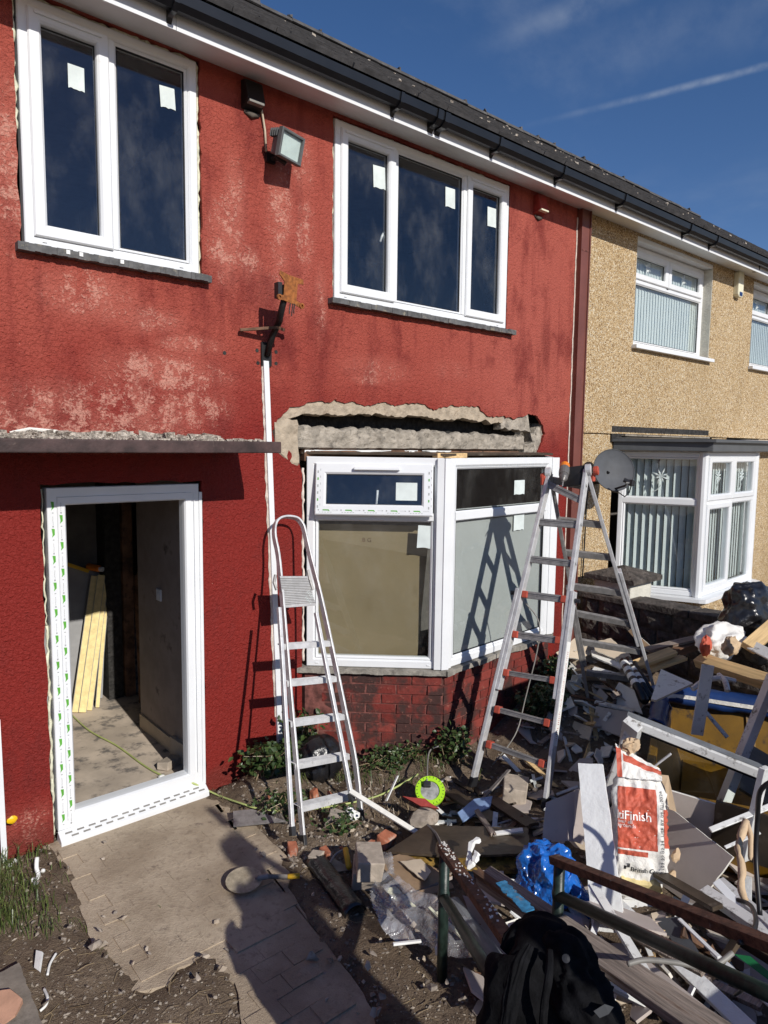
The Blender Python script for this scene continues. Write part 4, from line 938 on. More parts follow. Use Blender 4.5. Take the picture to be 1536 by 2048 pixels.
def motif(parent, M, x, z, s_, y):
    b = MB()
    for k in range(8):
        a = R(45*k+22); L = s_*(1 if k % 2 else .75)
        b.tube([V((x, y, z)), V((x+math.cos(a)*L*.55, y, z+math.sin(a)*L*.55)), V((x+math.cos(a)*L, y, z+math.sin(a)*L))], [.004, .012, .002], 5)
    b.tube([V((x, y, z-s_)), V((x-.03, y, z-s_*1.5)), V((x-.08, y, z-s_*1.8))], .006, 5)
    b.xf(M); b.build('leaded_motif', M_['blind'], parent)
def vanes(parent, M, x0, x1, z0, z1, y, step=.075, ang=28):
    x = x0; c = math.cos(R(ang)); s_ = math.sin(R(ang))
    first = None
    while x < x1:
        b = MB(); w_ = .085; P = [V((x-w_/2*c, y-w_/2*s_, z0)), V((x, y+.004, z0)), V((x+w_/2*c, y+w_/2*s_, z0)), V((x+w_/2*c, y+w_/2*s_, z1)), V((x, y+.004, z1)), V((x-w_/2*c, y-w_/2*s_, z1))]
        b.add(P, [(0, 1, 4, 5), (1, 2, 3, 4)]); b.xf(M); b.build('blind_slat', M_['blind'], parent); x += step
def nwin(x0, z0, x1, z1, cols, blind):
    wd, ht = x1-x0, z1-z0-.055; M = Matrix.Translation((x0+.002, .115, z0+.002)); tr = ht*.66; L = []
    xs_ = [.062+(wd-.124)*k/cols for k in range(cols+1)]
    L.append((.062, .062, wd-.062, tr-.022, None))
    for a, c in zip(xs_[:-1], xs_[1:]): L.append((a+.018, tr+.03, c-.018, ht-.062, 'top'))
    win = window(nb, 'window', M, wd, ht, L)
    b = MB(); b.b2((.05, .001, tr-.024), (wd-.05, .06, tr+.03)); b.xf(M).build('transom', M_['upvc'], win, bevel=.003)
    for k in range(1, cols): mull(win, M, xs_[k], tr, ht-.06)
    for a, c in zip(xs_[:-1], xs_[1:]): motif(win, M, (a+c)/2, (tr+ht)/2, .085, .028)
    b = MB(); b.b2((-.03, -.185, -.05), (wd+.03, -.01, -.008)); b.xf(M); b.build('sill', M_['upvc'], win, bevel=.004)
    b = MB(); b.b2((0, -.11, ht+.004), (wd, .05, ht+.053)); b.xf(M); b.build('head_box', M_['upvc'], win, bevel=.003)
    b = MB(); b.b2((wd-.012, -.114, .0), (wd-.002, .0, ht)); b.xf(M); b.build('reveal', M_['white_render'], win); b = MB(); b.b2((.002, -.114, .0), (.010, .0, ht)); b.xf(M); b.build('reveal', M_['white_render'], win)
    vanes(win, M, .08, wd-.05, .06, ht-.10, .052, .066, 6)
nwin(*n1, 2, True); nwin(*n2, 2, True)
# neighbour's bay
nA, nB, nC, nD = V((7.13, 0, 0)), V((7.50, -.83, 0)), V((9.03, -.75, 0)), V((9.42, 0, 0)); NZ0, NZ1 = .745, 2.335
nbay = thing('bay', None, None, (8.2, -.4, 0)); nbay.name = 'bay_window'; nbay.parent = nb; nbay.matrix_parent_inverse = wm(nb).inverted()
def nfacet(P, Q): 
    return ax(V((P.x, P.y, NZ0)), Q-P, (0, 0, 1)), (Q-P).length
nh = NZ1-NZ0
for i, (P, Q) in enumerate(((nA, nB), (nB, nC), (nC, nD))):
    M, L = nfacet(P, Q); t_ = nh*.655
    b = MB(); b.ring(.01, 0, L-.03, nh, fprof(.062, 0, .07)); b.xf(M); b.build('frame', M_['upvc'], nbay)
    if i < 2:
        b = MB(); b.b2((.06, .0005, t_-.03), (L-.08, .06, t_+.03)); b.xf(M); b.build('transom', M_['upvc'], nbay, bevel=.003)
    n_l = 1 if i != 1 else 2
    for k in range(n_l):
        a, c = .072+(L-.15)*k/n_l+(.015 if k else 0), .072+(L-.15)*(k+1)/n_l-(.015 if k+1 < n_l else 0)
        for z0, z1, op in ((.062, t_-.028, 0), (t_+.028, nh-.062, i == 1)):
            b = MB()
            if op or (i == 1 and k == 0): b.ring(a-.01, z0-.01, c+.01, z1+.01, fprof(.066, -.016, .05, .008)); e = .054
            else: b.ring(a, z0, c, z1, fprof(.02, .006, .05, .003)); e = .014
            b.xf(M); b.build('sash' if e > .05 else 'glazing_bead', M_['upvc'], nbay); pane(nbay, a+e, z0+e, c-e, z1-e, M, .022)
            if z0 > 1: motif(nbay, M, (a+c)/2, (z0+z1)/2+.02, .10, .030)
    if i == 1:
        b = MB(); b.b2((L/2-.025, .001, .05), (L/2+.025, .06, nh-.05)); b.xf(M); b.build('mullion', M_['upvc'], nbay)
    vanes(nbay, M, .07, L-.10, .05, nh-.04, .13, .078, 38 if i == 0 else 8)
    d = (Q-P).normalized(); n_ = V((d.y, -d.x, 0)); b = MB(); z = NZ0-.028
    b.slab([V((a.x, a.y, NZ0-.002)) for a in (P+d*-.0+n_*.11-d*.0, Q+n_*.11+d*.0, Q-n_*.05, P-n_*.05)], .045); b.build('sill', M_['upvc'], nbay, bevel=.004)
for P, n0, n1_ in ((nB, nA, nC), (nC, nB, nD)):
    b = MB(); d1 = (P-n0).normalized(); d2 = (n1_-P).normalized(); m1_ = V((d1.y, -d1.x, 0)); m2_ = V((d2.y, -d2.x, 0))
    b.slab([V((a.x, a.y, NZ0-.003)) for a in (P, P+m1_*.11, P+(m1_+m2_).normalized()*.118, P+m2_*.11)], .044); b.build('sill_corner', M_['upvc'], nbay)
    b = MB(); b.tube([V((P.x, P.y+.03, NZ0)), V((P.x, P.y+.03, NZ1))], .048, 10); b.build('corner_post', M_['upvc'], nbay)
def offp(P, k): return V((8.25+(P.x-8.25)*k, P.y*k, 0))
pts = [nA, nB, nC, nD]
b = MB(); o1 = [V((p.x, p.y, 0)) for p in (nA+V((-.13, 0, 0)), nB+V((-.09, -.10, 0)), nC+V((.1, -.10, 0)), nD+V((.14, 0, 0)))]
b.slab([V((p.x, p.y, 2.455)) for p in o1], .11); b.build('bay_fascia', M_['grey_roof'], nbay, bevel=.006)
o2 = [p+V((.035*(-1 if p.x < 8.2 else 1), -.045 if p.y < 0 else 0, 0)) for p in o1]
b = MB(); b.slab([V((p.x, p.y, 2.475)) for p in o2], .035); b.build('bay_gutter', M_['grey_roof'], nbay, bevel=.006)
top = [V((p.x*.9+8.25*.1, -.02, 2.492)) for p in (o1[0], o1[3])]
b = MB(); vv = [V((p.x, p.y, 2.477)) for p in o2]; b.add([*vv, top[0], top[1]], [(0, 1, 4), (1, 2, 5, 4), (2, 3, 5)]); b.build('bay_roof', M_['grey_roof'], nbay)
b = MB(); b.b2((6.95, -.010, 2.44), (9.3, .05, 2.615)); b.build('recess_flashing', M_['char_void'], nbay); b = MB(); b.box((8.2, -.03, 2.515), (2.1, .05, .012), None, .006); b.build('loose_mortar', M_['conc'], nbay)  # flashing line blackened to stand in for the shade of the recess
b = MB(); b.slab([V((p.x, p.y, NZ0-.03)) for p in (nA, nB+V((.02, .04, 0)), nC+V((-.02, .04, 0)), nD)], .95); b.build('bay_base', M_['dash'], nbay)
b = MB(); b.slab([V((p.x, p.y, NZ1+.012)) for p in (nA, nB, nC, nD)], .01); b.build('head_board', M_['upvc'], nbay)
# neighbour's front door and its porch ledge
dr = thing('door', None, None, (10.4, 0, 0)); dr.name = 'front_door'; dr.parent = nb; dr.matrix_parent_inverse = wm(nb).inverted()
b = MB(); b.ring(9.91, -.0, 10.99, 2.2, fprof(.07, .03, .12)); b.build('frame', M_['upvc'], dr)
b = MB(); b.b2((9.97, .06, .03), (10.93, .10, 2.14)); b.build('leaf', M_['upvc'], dr)
for z0, z1 in ((.15, .95), (1.1, 2.0)):
    b = MB(); b.ring(10.1, z0, 10.8, z1, [(0, .06), (0, .045), (.02, .05), (.04, .06)]); b.build('panel_moulding', M_['upvc'], dr)
b = MB(); b.tube([(10.06, .03, 1.0), (10.06, .03, 1.16)], .012, 6); b.build('handle', M_['alu'], dr)
b = MB(); b.b2((9.86, -.28, 2.40), (11.6, .0, 2.50)); b.build('porch_ledge', M_['upvc'], nb, bevel=.01)
# fittings
p = W(1472, 566); al = thing('alarm_box', 'cream burglar alarm box on the pebbledash beside the upper window', 'alarm', p)
b = MB(); b.prism([(p.x-.08, p.z-.17), (p.x-.05, p.z-.20), (p.x+.05, p.z-.20), (p.x+.08, p.z-.17), (p.x+.08, p.z+.12), (p.x+.05, p.z+.15), (p.x-.05, p.z+.15), (p.x-.08, p.z+.12)], -.075, .0); b.build('case', M_['cream'], al, bevel=.012)
b = MB(); b.b2((p.x-.045, -.080, p.z-.185), (p.x+.045, -.070, p.z-.13)); b.build('strobe', M_['blue_print'], al, bevel=.006)
p = W(1497, 538, -.15); ca = thing('security_camera', 'black and white dome camera under the soffit', 'camera', p)
b = MB(); b.b2(p+V((-.06, -.03, -.02)), p+V((.05, .0, .10))); b.build('mount', M_['upvc'], ca, bevel=.008)
b = MB(); b.lathe([(.03, -.06), (.055, -.045), (.06, .0), (.05, .045), (.02, .06)], 12, Matrix.Translation(p+V((.02, -.08, .01)))); b.build('dome', M_['black_plastic'], ca, smooth=True)
b = MB(); b.tube([p+V((.02, -.08, .05)), p+V((.02, -.07, .1))], .03, 10); b.build('collar', M_['upvc'], ca)
# satellite dish
dc = V((6.62, -.30, 2.38-.24)); dc = W(1228, 940, -.30)
sd = thing('satellite_dish', 'round grey mesh satellite dish on the pebbledash wall', 'satellite dish', (6.55, 0, 2.05))
nrm = V((-.50, -.80, .28)).normalized()

zz = nrm; xx = V((0, 0, 1)).cross(zz).normalized(); yy = zz.cross(xx); Q = Matrix((xx, yy, zz)).transposed().to_4x4(); Q.translation = dc
b = MB(); rd = .225; b.lathe([(rd*t, .045*t*t-.045) for t in (.05, .3, .55, .8, .95, 1.0)]+[(rd*1.01, .006), (rd*1.01, -.008)]+[(rd*t, .045*t*t-.058) for t in (.95, .8, .55, .3, .05)], 32, Q); b.build('reflector', M_['dish'], sd, smooth=True)
lnb = W(1263, 966, -.56)
b = MB(); b.tube([Q @ V((0, -.20, -.01)), Q @ V((.06, -.19, .10)), lnb+V((-.05, .02, 0)), lnb], .011, 8); b.build('arm', M_['black_plastic'], sd)
b = MB(); b.box(lnb+V((.0, -.0, .0)), (.05, .045, .06), Matrix.Rotation(.3, 3, 'Y')); b.tube([lnb, lnb+V((-.03, .07, .03))], .024, 8); b.build('receiver', M_['black_plastic'], sd, bevel=.004)
b = MB(); b.tube([dc+V((-.02, .05, -.02)), dc+V((-.03, .16, -.14)), V((6.50, -.01, dc.z-.16))], .018, 8); b.b2((6.44, -.012, dc.z-.24), (6.56, .0, dc.z-.08)); b.build('wall_mount', M_['black_steel'], sd)
b = MB(); b.tube([lnb+V((0, 0, -.02)), lnb+V((.0, .02, -.10)), lnb+V((-.05, .04, -.14)), lnb+V((-.12, .06, -.10)), dc+V((.0, .02, -.22))], .006, 6); b.tube([V((6.52, -.012, dc.z-.1)), V((6.5, -.014, 1.7)), V((6.49, -.014, 1.2)), V((6.48, -.014, .95))], .008, 6); b.build('coax_cable', M_['black_plastic'], sd)

# ================================================================ stone boundary wall
bw = thing('boundary_wall', 'low sooty stone boundary wall with flat coping stones', 'wall', (6.5, -1.8, 0))
b = MB(); b.b2((6.385, -3.6, -.1), (6.585, -.06, .78)); b.build('core', M_['mortar'], bw)
random.seed(11)
for r in range(4):
    y = -.07; z = .0+r*.198
    first = True
    while y > -3.6:
        L = random.choice((.22, .34, .42, .46)); L = min(L, y+3.62)
        if L < .08: break
        bmv = bmesh.new(); bmesh.ops.create_grid(bmv, x_segments=6, y_segments=4, size=.5)
        vs = []; o0 = random.random()*50
        b = MB(); nxx, nz = 7, 5
        for j in range(nz):
            for i in range(nxx):
                yy = -L/2+.008+(L-.016)*i/(nxx-1); zz_ = -.092+.184*j/(nz-1); e = 0 if (i in (0, nxx-1) or j in (0, nz-1)) else 1
                b.v.append((-.02*e-.022*e*N(o0+yy*9, zz_*11)-.018*e*N(o0+yy*25, zz_*25), yy, zz_))
        b.f = [(j*nxx+i, j*nxx+i+1, (j+1)*nxx+i+1, (j+1)*nxx+i) for j in range(nz-1) for i in range(nxx-1)]
        edge = list(range(nxx))+[j*nxx+nxx-1 for j in range(1, nz)]+[(nz-1)*nxx+i for i in range(nxx-2, -1, -1)]+[j*nxx for j in range(nz-2, 0, -1)]
        o = len(b.v); b.v += [(.06, b.v[k][1], b.v[k][2]) for k in edge]; m_ = len(edge); b.f += [(edge[k], edge[(k+1) % m_], o+(k+1) % m_, o+k) for k in range(m_)]; b.m = [0]*len(b.f)
        bmv.free()
        ob = b.build('stone', M_['dark_stone'], bw); ob.location = (6.372, y-L/2, z+.098); y -= L+.004
y = -.05
while y > -3.6:
    b = MB(); b.box((6.485, y-.305, .815+random.uniform(-.004, .004)), (.30, .60, .065), None, .006); b.build('coping_stone', M_['dark_stone'], bw, bevel=.008); y -= .61
pl = thing('gate_pillar', 'rough white pillar with a dark pyramid cap at the end of the stone wall', 'pillar', (6.62, -.42, 0))
b = MB(); b.b2((6.42, -.62, -.1), (6.84, -.20, .99)); b.build('shaft', M_['white_render'], pl, bevel=.01)
b = MB(); cx_, cy_ = 6.63, -.41
b.add([(cx_-.29, cy_-.29, .992), (cx_+.29, cy_-.29, .992), (cx_+.29, cy_+.29, .992), (cx_-.29, cy_+.29, .992), (cx_-.29, cy_-.29, 1.045), (cx_+.29, cy_-.29, 1.045), (cx_+.29, cy_+.29, 1.045), (cx_-.29, cy_+.29, 1.045), (cx_, cy_, 1.14)], [(3, 2, 1, 0), (0, 1, 5, 4), (1, 2, 6, 5), (2, 3, 7, 6), (3, 0, 4, 7), (4, 5, 8), (5, 6, 8), (6, 7, 8), (7, 4, 8)])
b.build('cap', M_['dark_stone'], pl, bevel=.006)
# ================================================================ aluminium stepladder leaning closed on the wall
fl_, fr_ = G(607, 1690, -.01), G(722, 1637, -.01)
yb = (fl_.y+fr_.y)/2; topY, topZ = -.125, 1.86
pn = V((0, topZ, -(topY-yb))).normalized(); p0 = V((0, yb, 0))
def LP(px, py, off=0): return PL(px, py, p0+pn*off, pn)
sl1 = thing('stepladder', 'aluminium stepladder with a hooped top rail leaning on the red wall', 'stepladder', (2.4, -.9, 0))
hoop = [(607, 1688), (592, 1520), (578, 1360), (563, 1180), (556, 1110), (549, 1075), (549, 1052), (556, 1039), (568, 1034), (582, 1034), (595, 1038), (604, 1049), (609, 1064), (622, 1120), (640, 1190), (661, 1285), (690, 1425), (711, 1530), (722, 1637)]
def strip(pts, nrm, w_, d_, name, mat, par):
    b = MB(); n = len(pts); vs = []
    for i, p in enumerate(pts):
        t = (pts[min(i+1, n-1)]-pts[max(i-1, 0)]).normalized(); s_ = nrm.cross(t).normalized()
        vs += [p+s_*w_/2-nrm*d_/2, p-s_*w_/2-nrm*d_/2, p-s_*w_/2+nrm*d_/2, p+s_*w_/2+nrm*d_/2]
    fs = [(i*4+k, i*4+(k+1) % 4, i*4+4+(k+1) % 4, i*4+4+k) for i in range(n-1) for k in range(4)]+[(3, 2, 1, 0), ((n-1)*4, (n-1)*4+1, (n-1)*4+2, (n-1)*4+3)]
    b.add(vs, fs); return b.build(name, mat, par, bevel=.0025)
def smoothpts(P, k=3):
    out = []
    n = len(P)
    for i in range(n-1):
        p0_, p1, p2, p3 = P[max(i-1, 0)], P[i], P[i+1], P[min(i+2, n-1)]
        for j in range(k):
            t = j/k; out.append(.5*((2*p1)+(p2-p0_)*t+(2*p0_-5*p1+4*p2-p3)*t*t+(3*p1-p0_-3*p2+p3)*t**3))
    out.append(P[-1]); return out
HP = [LP(*p) for p in hoop]
strip(smoothpts(HP), pn, .014, .048, 'side_rail', M_['alu'], sl1)
for k in (0, -1):
    b = MB(); t = (HP[k]-HP[1 if k == 0 else -2]).normalized(); b.beam(HP[k]-t*.05, HP[k]+t*.012, .022, .056, pn); b.build('foot', M_['black_plastic'], sl1, bevel=.003)
rear = [[(585, 1668), (575, 1500), (566, 1340), (558, 1215)], [(704, 1600), (682, 1480), (655, 1345), (632, 1225)]]
for P in rear:
    pts = [LP(x, y, -.055-.045*sm(1200, 1650, y)) for x, y in P]; strip(pts, pn, .022, .03, 'rear_leg', M_['alu'], sl1)
    b = MB(); t = (pts[0]-pts[1]).normalized(); b.beam(pts[0]-t*.04, pts[0]+t*.01, .028, .036, pn); b.build('foot', M_['black_plastic'], sl1)
steps = [((569, 1300), (661, 1293)), ((575, 1374), (674, 1364)), ((582, 1455), (690, 1440)), ((591, 1540), (700, 1519)), ((600, 1626), (712, 1598))]
upv = V((0, .16, 1)).normalized()
for (a, c) in steps:
    A_, C_ = LP(*a), LP(*c); d = (C_-A_); L = d.length; d.normalize(); bk = upv.cross(d).normalized()
    if bk.y < 0: bk = -bk
    b = MB(); b.add([A_, C_, C_+upv*.036, A_+upv*.036, A_+upv*.036+bk*.085, C_+upv*.036+bk*.085, A_+bk*.006, C_+bk*.006, A_+upv*.026+bk*.085, C_+upv*.026+bk*.085], [(0, 1, 3, 2)[:0] or (0, 1, 2, 3), (3, 2, 5, 4), (0, 6, 7, 1), (4, 5, 9, 8)])
    for k in range(5): o = bk*(.01+.016*k)+upv*.037; b.beam(A_+o, C_+o, .004, .003, upv)
    b.build('step', M_['alu'], sl1, bevel=.001)
q = [LP(560, 1153), LP(620, 1153), LP(632, 1212), LP(567, 1217)]
nq = (q[1]-q[0]).cross(q[2]-q[0]).normalized(); 
if nq.z < 0: nq = -nq
q = [LP(560, 1153, -.06), LP(614, 1153, -.06), LP(632, 1211, .03), LP(567, 1216, .03)]
b = MB(); nq = (q[1]-q[0]).cross(q[3]-q[0]).normalized(); nq = nq if nq.dot(CAM-q[0]) > 0 else -nq
b.add(q+[p-nq*.022 for p in q], [(0, 1, 2, 3), (7, 6, 5, 4), (0, 1, 5, 4), (1, 2, 6, 5), (2, 3, 7, 6), (3, 0, 4, 7)])
pf = b.build('platform', M_['alu'], sl1, bevel=.002)
b = MB()
for k in range(16): t = .06+.055*k; b.beam(q[0].lerp(q[3], t)+nq*.0012, q[1].lerp(q[2], t)+nq*.0012, .004, .0015, nq)
b.build('grip_ridges', M_['alu_dark'], pf)
b = MB()
for k in range(5):
    for e in (0, 1):
        c = q[0].lerp(q[3], .72+.05*k-.18*e).lerp(q[1].lerp(q[2], .72+.05*k-.18*e), .72+.05*k*.5+.1*e); b.beam(c, c+(q[1]-q[0]).normalized()*.02-(q[3]-q[0]).normalized()*.012, .005, .003, nq)
b.build('stamped_marks', M_['sticker'], pf)
for P in ([(619, 1160), (615, 1140), (621, 1165), (626, 1180)], [(551, 1150), (548, 1165), (553, 1180)]):
    b = MB(); b.tube([LP(x, y, -.03) for x, y in P], .011, 6); b.build('hinge_plate', M_['alu_dark'], sl1)

# ================================================================ telescopic multi-position ladder, standing as an A
lad = thing('folding_ladder', 'grey telescopic A frame ladder with red locking collars in front of the bay', 'ladder', (4.3, -1.2, 0))
hL, hR = DP(1100, 945, 4.02), DP(1174, 938, 3.80)
hL = V((4.08, -1.20, 2.185)); hL = PL(1100, 946, (4.08, 0, 0), (1, .1, 0)); hR = PL(1173, 940, (4.17, 0, 0), (1, .1, 0))
fL, fR = G(951, 1572, -.0), G(1083, 1612, .02)
bL, bR = PL(1190, 1440, (4.72, 0, 0), (1, .25, 0)), PL(1306, 1392, (4.82, 0, 0), (1, .25, 0))
# inner (upper) and outer (lower, wider) telescopes
def stile(a, c, w_, d_, nrm, name, mat): 
    b = MB(); b.beam(a, c, w_, d_, nrm); return b.build(name, mat, lad, bevel=.004)
fn = (fR-fL).cross(hL-fL).normalized(); bn = (bR-bL).cross(hL-bL).normalized()
for (h, f, o) in ((hL, fL, -1), (hR, fR, 1)):
    side = (fR-fL).normalized()*o
    stile(h, f.lerp(h, .30), .028, .062, fn, 'stile', M_['alu']); stile(f+side*.026, f.lerp(h, .62)+side*.026, .026, .070, fn, 'outer_stile', M_['alu'])
    b = MB(); t = (h-f).normalized(); b.beam(f+side*.026-t*.01, f+side*.026+t*.06, .034, .078, fn); b.build('foot', M_['black_plastic'], lad, bevel=.004)
for (h, f, o) in ((hL, bL, -1), (hR, bR, 1)):
    side = (bR-bL).normalized()*o
    stile(h, f.lerp(h, .25), .028, .062, bn, 'stile', M_['alu'] if o > 0 else M_['alu_dark']); stile(f+side*.026, f.lerp(h, .58)+side*.026, .026, .070, bn, 'outer_stile', M_['alu'] if o > 0 else M_['alu_dark'])
    b = MB(); t = (h-f).normalized(); b.beam(f+side*.026-t*.01, f+side*.026+t*.06, .034, .078, bn); b.build('foot', M_['black_plastic'], lad)
# rungs: where the picture shows them on the near face
def at_y(a, c, py):
    lo, hi = 0., 1.
    for _ in range(40):
        m_ = (lo+hi)/2; p = a.lerp(c, m_); v_ = p-CAM; y = 1024-FOC*v_.dot(_up)/v_.dot(_fw)
        if y > py: lo = m_
        else: hi = m_
    return lo
rl = [(968, 1002), (1044, 1050), (1118, 1128), (1188, 1200), (1268, 1282), (1344, 1362), (1417, 1448), (1486, 1530)]
for k, (ya, yc) in enumerate(rl):
    ta, tc_ = at_y(fL, hL, ya), at_y(fR, hR, yc); a, c = fL.lerp(hL, ta), fR.lerp(hR, tc_)
    b = MB(); b.beam(a, c, .030, .050 if k < 5 else .036, fn.cross((c-a).normalized()))
    for e in (-.012, 0, .012): b.beam(a+fn*.0165+V((0, 0, e)), c+fn*.0165+V((0, 0, e)), .004, .003, fn); b.beam(a-fn*.0165+V((0, 0, e)), c-fn*.0165+V((0, 0, e)), .004, .003, fn)
    b.build('rung', M_['alu_dark'], lad, bevel=.003)
    if k >= 3:
        for p, s_ in ((a, -1), (c, 1)):
            d = (c-a).normalized()*s_; m_ = MB(); m_.beam(p-d*.055, p-d*.012, .05, .058, fn); m_.build('locking_collar', M_['red_plastic'], lad, bevel=.006)
    if k == 3:
        for p, s_ in ((a, -1), (c, 1)):
            d = (c-a).normalized()*s_; m_ = MB(); m_.tube([p-d*.03, p+d*.075], .016, 8); m_.build('lock_pin', M_['black_plastic'], lad)
rb = [(960, 975), (1040, 1050), (1105, 1115), (1172, 1186), (1226, 1248), (1283, 1303), (1345, 1362)]
for ya, yc in rb:
    ta, tc_ = at_y(bL, hL, ya), at_y(bR, hR, yc); 
    if not (0.01 < ta < .99): continue
    a, c = bL.lerp(hL, ta), bR.lerp(hR, tc_); b = MB(); b.beam(a, c, .030, .048, bn.cross((c-a).normalized())); b.beam(a+bn*.016+V((0, 0, .012)), c+bn*.016+V((0, 0, .012)), .004, .003, bn); b.build('rung', M_['alu_dark'], lad, bevel=.003)
hd = (hR-hL).normalized()
for h, s_ in ((hL, -1), (hR, 1)):
    rotx = hd.to_track_quat('Z', 'Y').to_matrix().to_4x4(); Mh = Matrix.Translation(h+hd*s_*.012) @ rotx
    b = MB(); b.lathe([(.030, -.022), (.042, -.018), (.042, .018), (.030, .022)], 20, Mh); b.build('hinge', M_['alu'], lad)
    b = MB(); b.lathe([(.030, -.012), (.034, .0), (.034, .018), (.026, .024), (.014, .024), (.012, .016)], 16, Matrix.Translation(h+hd*s_*.045+V((.03, 0, -.01) if s_ > 0 else (-.01, 0, -.03))) @ rotx); b.build('hinge_knob', M_['red_plastic'], lad, smooth=False)
    b = MB(); b.box(h+hd*s_*.03+V((.035*s_, 0, -.055)), (.03, .02, .06)); b.build('hinge_tab', M_['red_plastic'], lad, bevel=.004)
for f, h, ys_l in ((fR, hR, (972, 1050, 1128)), (bR, hR, (972, 1043, 1112))):
    for y in ys_l:
        p = f.lerp(h, at_y(f, h, y)); m_ = MB(); d = hd; m_.lathe([(.006, .0145), (.011, .0165), (.011, .014)], 10, Matrix.Translation(p) @ hd.to_track_quat('Z', 'Y').to_matrix().to_4x4()); m_.build('rung_rivet', M_['black_plastic'], lad)
def lettering(par, words, a, c, nrm, size, mat, name='lettering', off=.0):
    t = (c-a).normalized(); s_ = nrm.cross(t).normalized(); 
    for wd_ in (words,):
        v_, f_ = text_mesh(wd_, size); b = MB(); b.add([a+t*x[0]+s_*x[1]+nrm*off for x in v_], f_); b.build(name, mat, par)
# red safety print up the right-hand outer stile and on the far stile (too worn in the photo to read: bars)
b = MB(); a = fR.lerp(hR, .44); c = fR.lerp(hR, .18); so_ = (fR-fL).normalized()*.0395
b2_ = MB(); b2_.beam(fR.lerp(hR, .17)+so_, fR.lerp(hR, .47)+so_, .0012, .060, fn); b2_.build('label_strip', M_['white_scrap'], lad)
for k in range(46):
    p = a.lerp(c, k/45)+so_*1.03
    if k % 8 in (5,): continue
    b.beam(p+fn*random.uniform(.006, .018), p-fn*random.uniform(.002, .016), .0006, random.uniform(.0015, .004), (c-a))
tag(b.build('red_print', M_['red_plastic'], lad), kind='stuff')
b = MB(); so2 = (bR-bL).normalized()*.0395
for k in range(7):
    p = bR.lerp(hR, .47-.035*k)+so2; b.beam(p+bn*.016, p-bn*.016, .0008, .014, (hR-bR))
tag(b.build('red_print', M_['red_plastic'], lad), kind='stuff')
# drill and knife-like scraper on the top rung
dp = hL.lerp(hR, .30)+V((-.03, -.05, .01)); dr_ = thing('cordless_drill', 'grey and orange cordless drill left on top of the folding ladder', 'drill', dp)
d = (CAM-dp).normalized(); ax_ = (d*.75+V((-.15, -.05, -.55))).normalized(); Mq = ax_.to_track_quat('Z', 'Y').to_matrix().to_4x4(); Mq.translation = dp
b = MB(); b.lathe([(.020, -.09), (.034, -.08), (.036, .0), (.033, .045)], 14, Mq); b.build('body', M_['orange'], dr_, smooth=False)
b = MB(); b.lathe([(.037, -.03), (.038, -.0), (.036, .05), (.034, .056)], 14, Mq); b.build('gear_case', M_['drill_grey'], dr_)
b = MB(); b.lathe([(.030, .056), (.031, .095), (.022, .112), (.010, .13), (.006, .132)], 14, Mq); b.build('chuck', M_['drill_grey'], dr_)
b = MB(); b.lathe([(.005, .13), (.005, .19), (.002, .20)], 8, Mq); b.build('bit', M_['alu_dark'], dr_)
b = MB(); b.tube([Mq @ V((0, 0, -.05)), Mq @ V((.03, -.03, -.05)), Mq @ V((.06, -.06, -.05))], [.022, .02, .024], 10); b.build('grip', M_['black_plastic'], dr_)
b = MB(); b.box(Mq @ V((.075, -.075, -.045)), (.05, .05, .08), Mq.to_3x3()); b.build('battery', M_['black_plastic'], dr_, bevel=.006)
cp = hL.lerp(hR, .62)+V((0, -.0, -.03)); 
rag = MB(); P = [hL.lerp(hR, .25)+V((0, -.02, .03)), hL.lerp(hR, .95)+V((.01, -.02, .04)), hL.lerp(hR, .92)+V((-.03, -.03, -.10)), hL.lerp(hR, .3)+V((-.02, -.03, -.11))]
rag.slab(P, .008); ot = rag.build('work_tray', M_['black_steel'], lad, bevel=.003)
# ================================================================ helpers for loose things
ZOFF = 0.0
def pt(a):                                                    # (px,py,z) -> point at height z ; (px,py,z,'g') -> z above the ground there
    return GG(a[0], a[1], a[2]) if len(a) > 3 else G(a[0], a[1], a[2]+ZOFF)
def plank(name, label, cat, a, c, w_, t_, mat, roll=0, group=None, jag_=0, bev=.0025, seg=1):
    a, c = pt(a), pt(c); d = (c-a).normalized(); up = V((0, 0, 1)); up = (up-d*up.dot(d)).normalized(); up = Matrix.Rotation(R(roll), 3, d) @ up
    x = d.cross(up).normalized(); M = Matrix((x, d, up)).transposed(); L = (c-a).length; b = MB()
    if jag_:
        n = 7; P = []
        for k in range(n): P.append((-w_/2+w_*k/(n-1), -L/2-random.uniform(0, jag_)))
        for k in range(n): P.append((w_/2-w_*k/(n-1), L/2+random.uniform(0, jag_)))
        b.slab([V((p[0], p[1], t_/2)) for p in P], t_)
    else: b.box((0, 0, 0), (w_, L, t_), None, min(.002, t_*.1))
    o = b.build(name, M_[mat], None, bevel=bev); o.matrix_basis = Matrix.Translation((a+c)/2) @ M.to_4x4()
    return tag(o, label, cat, group)
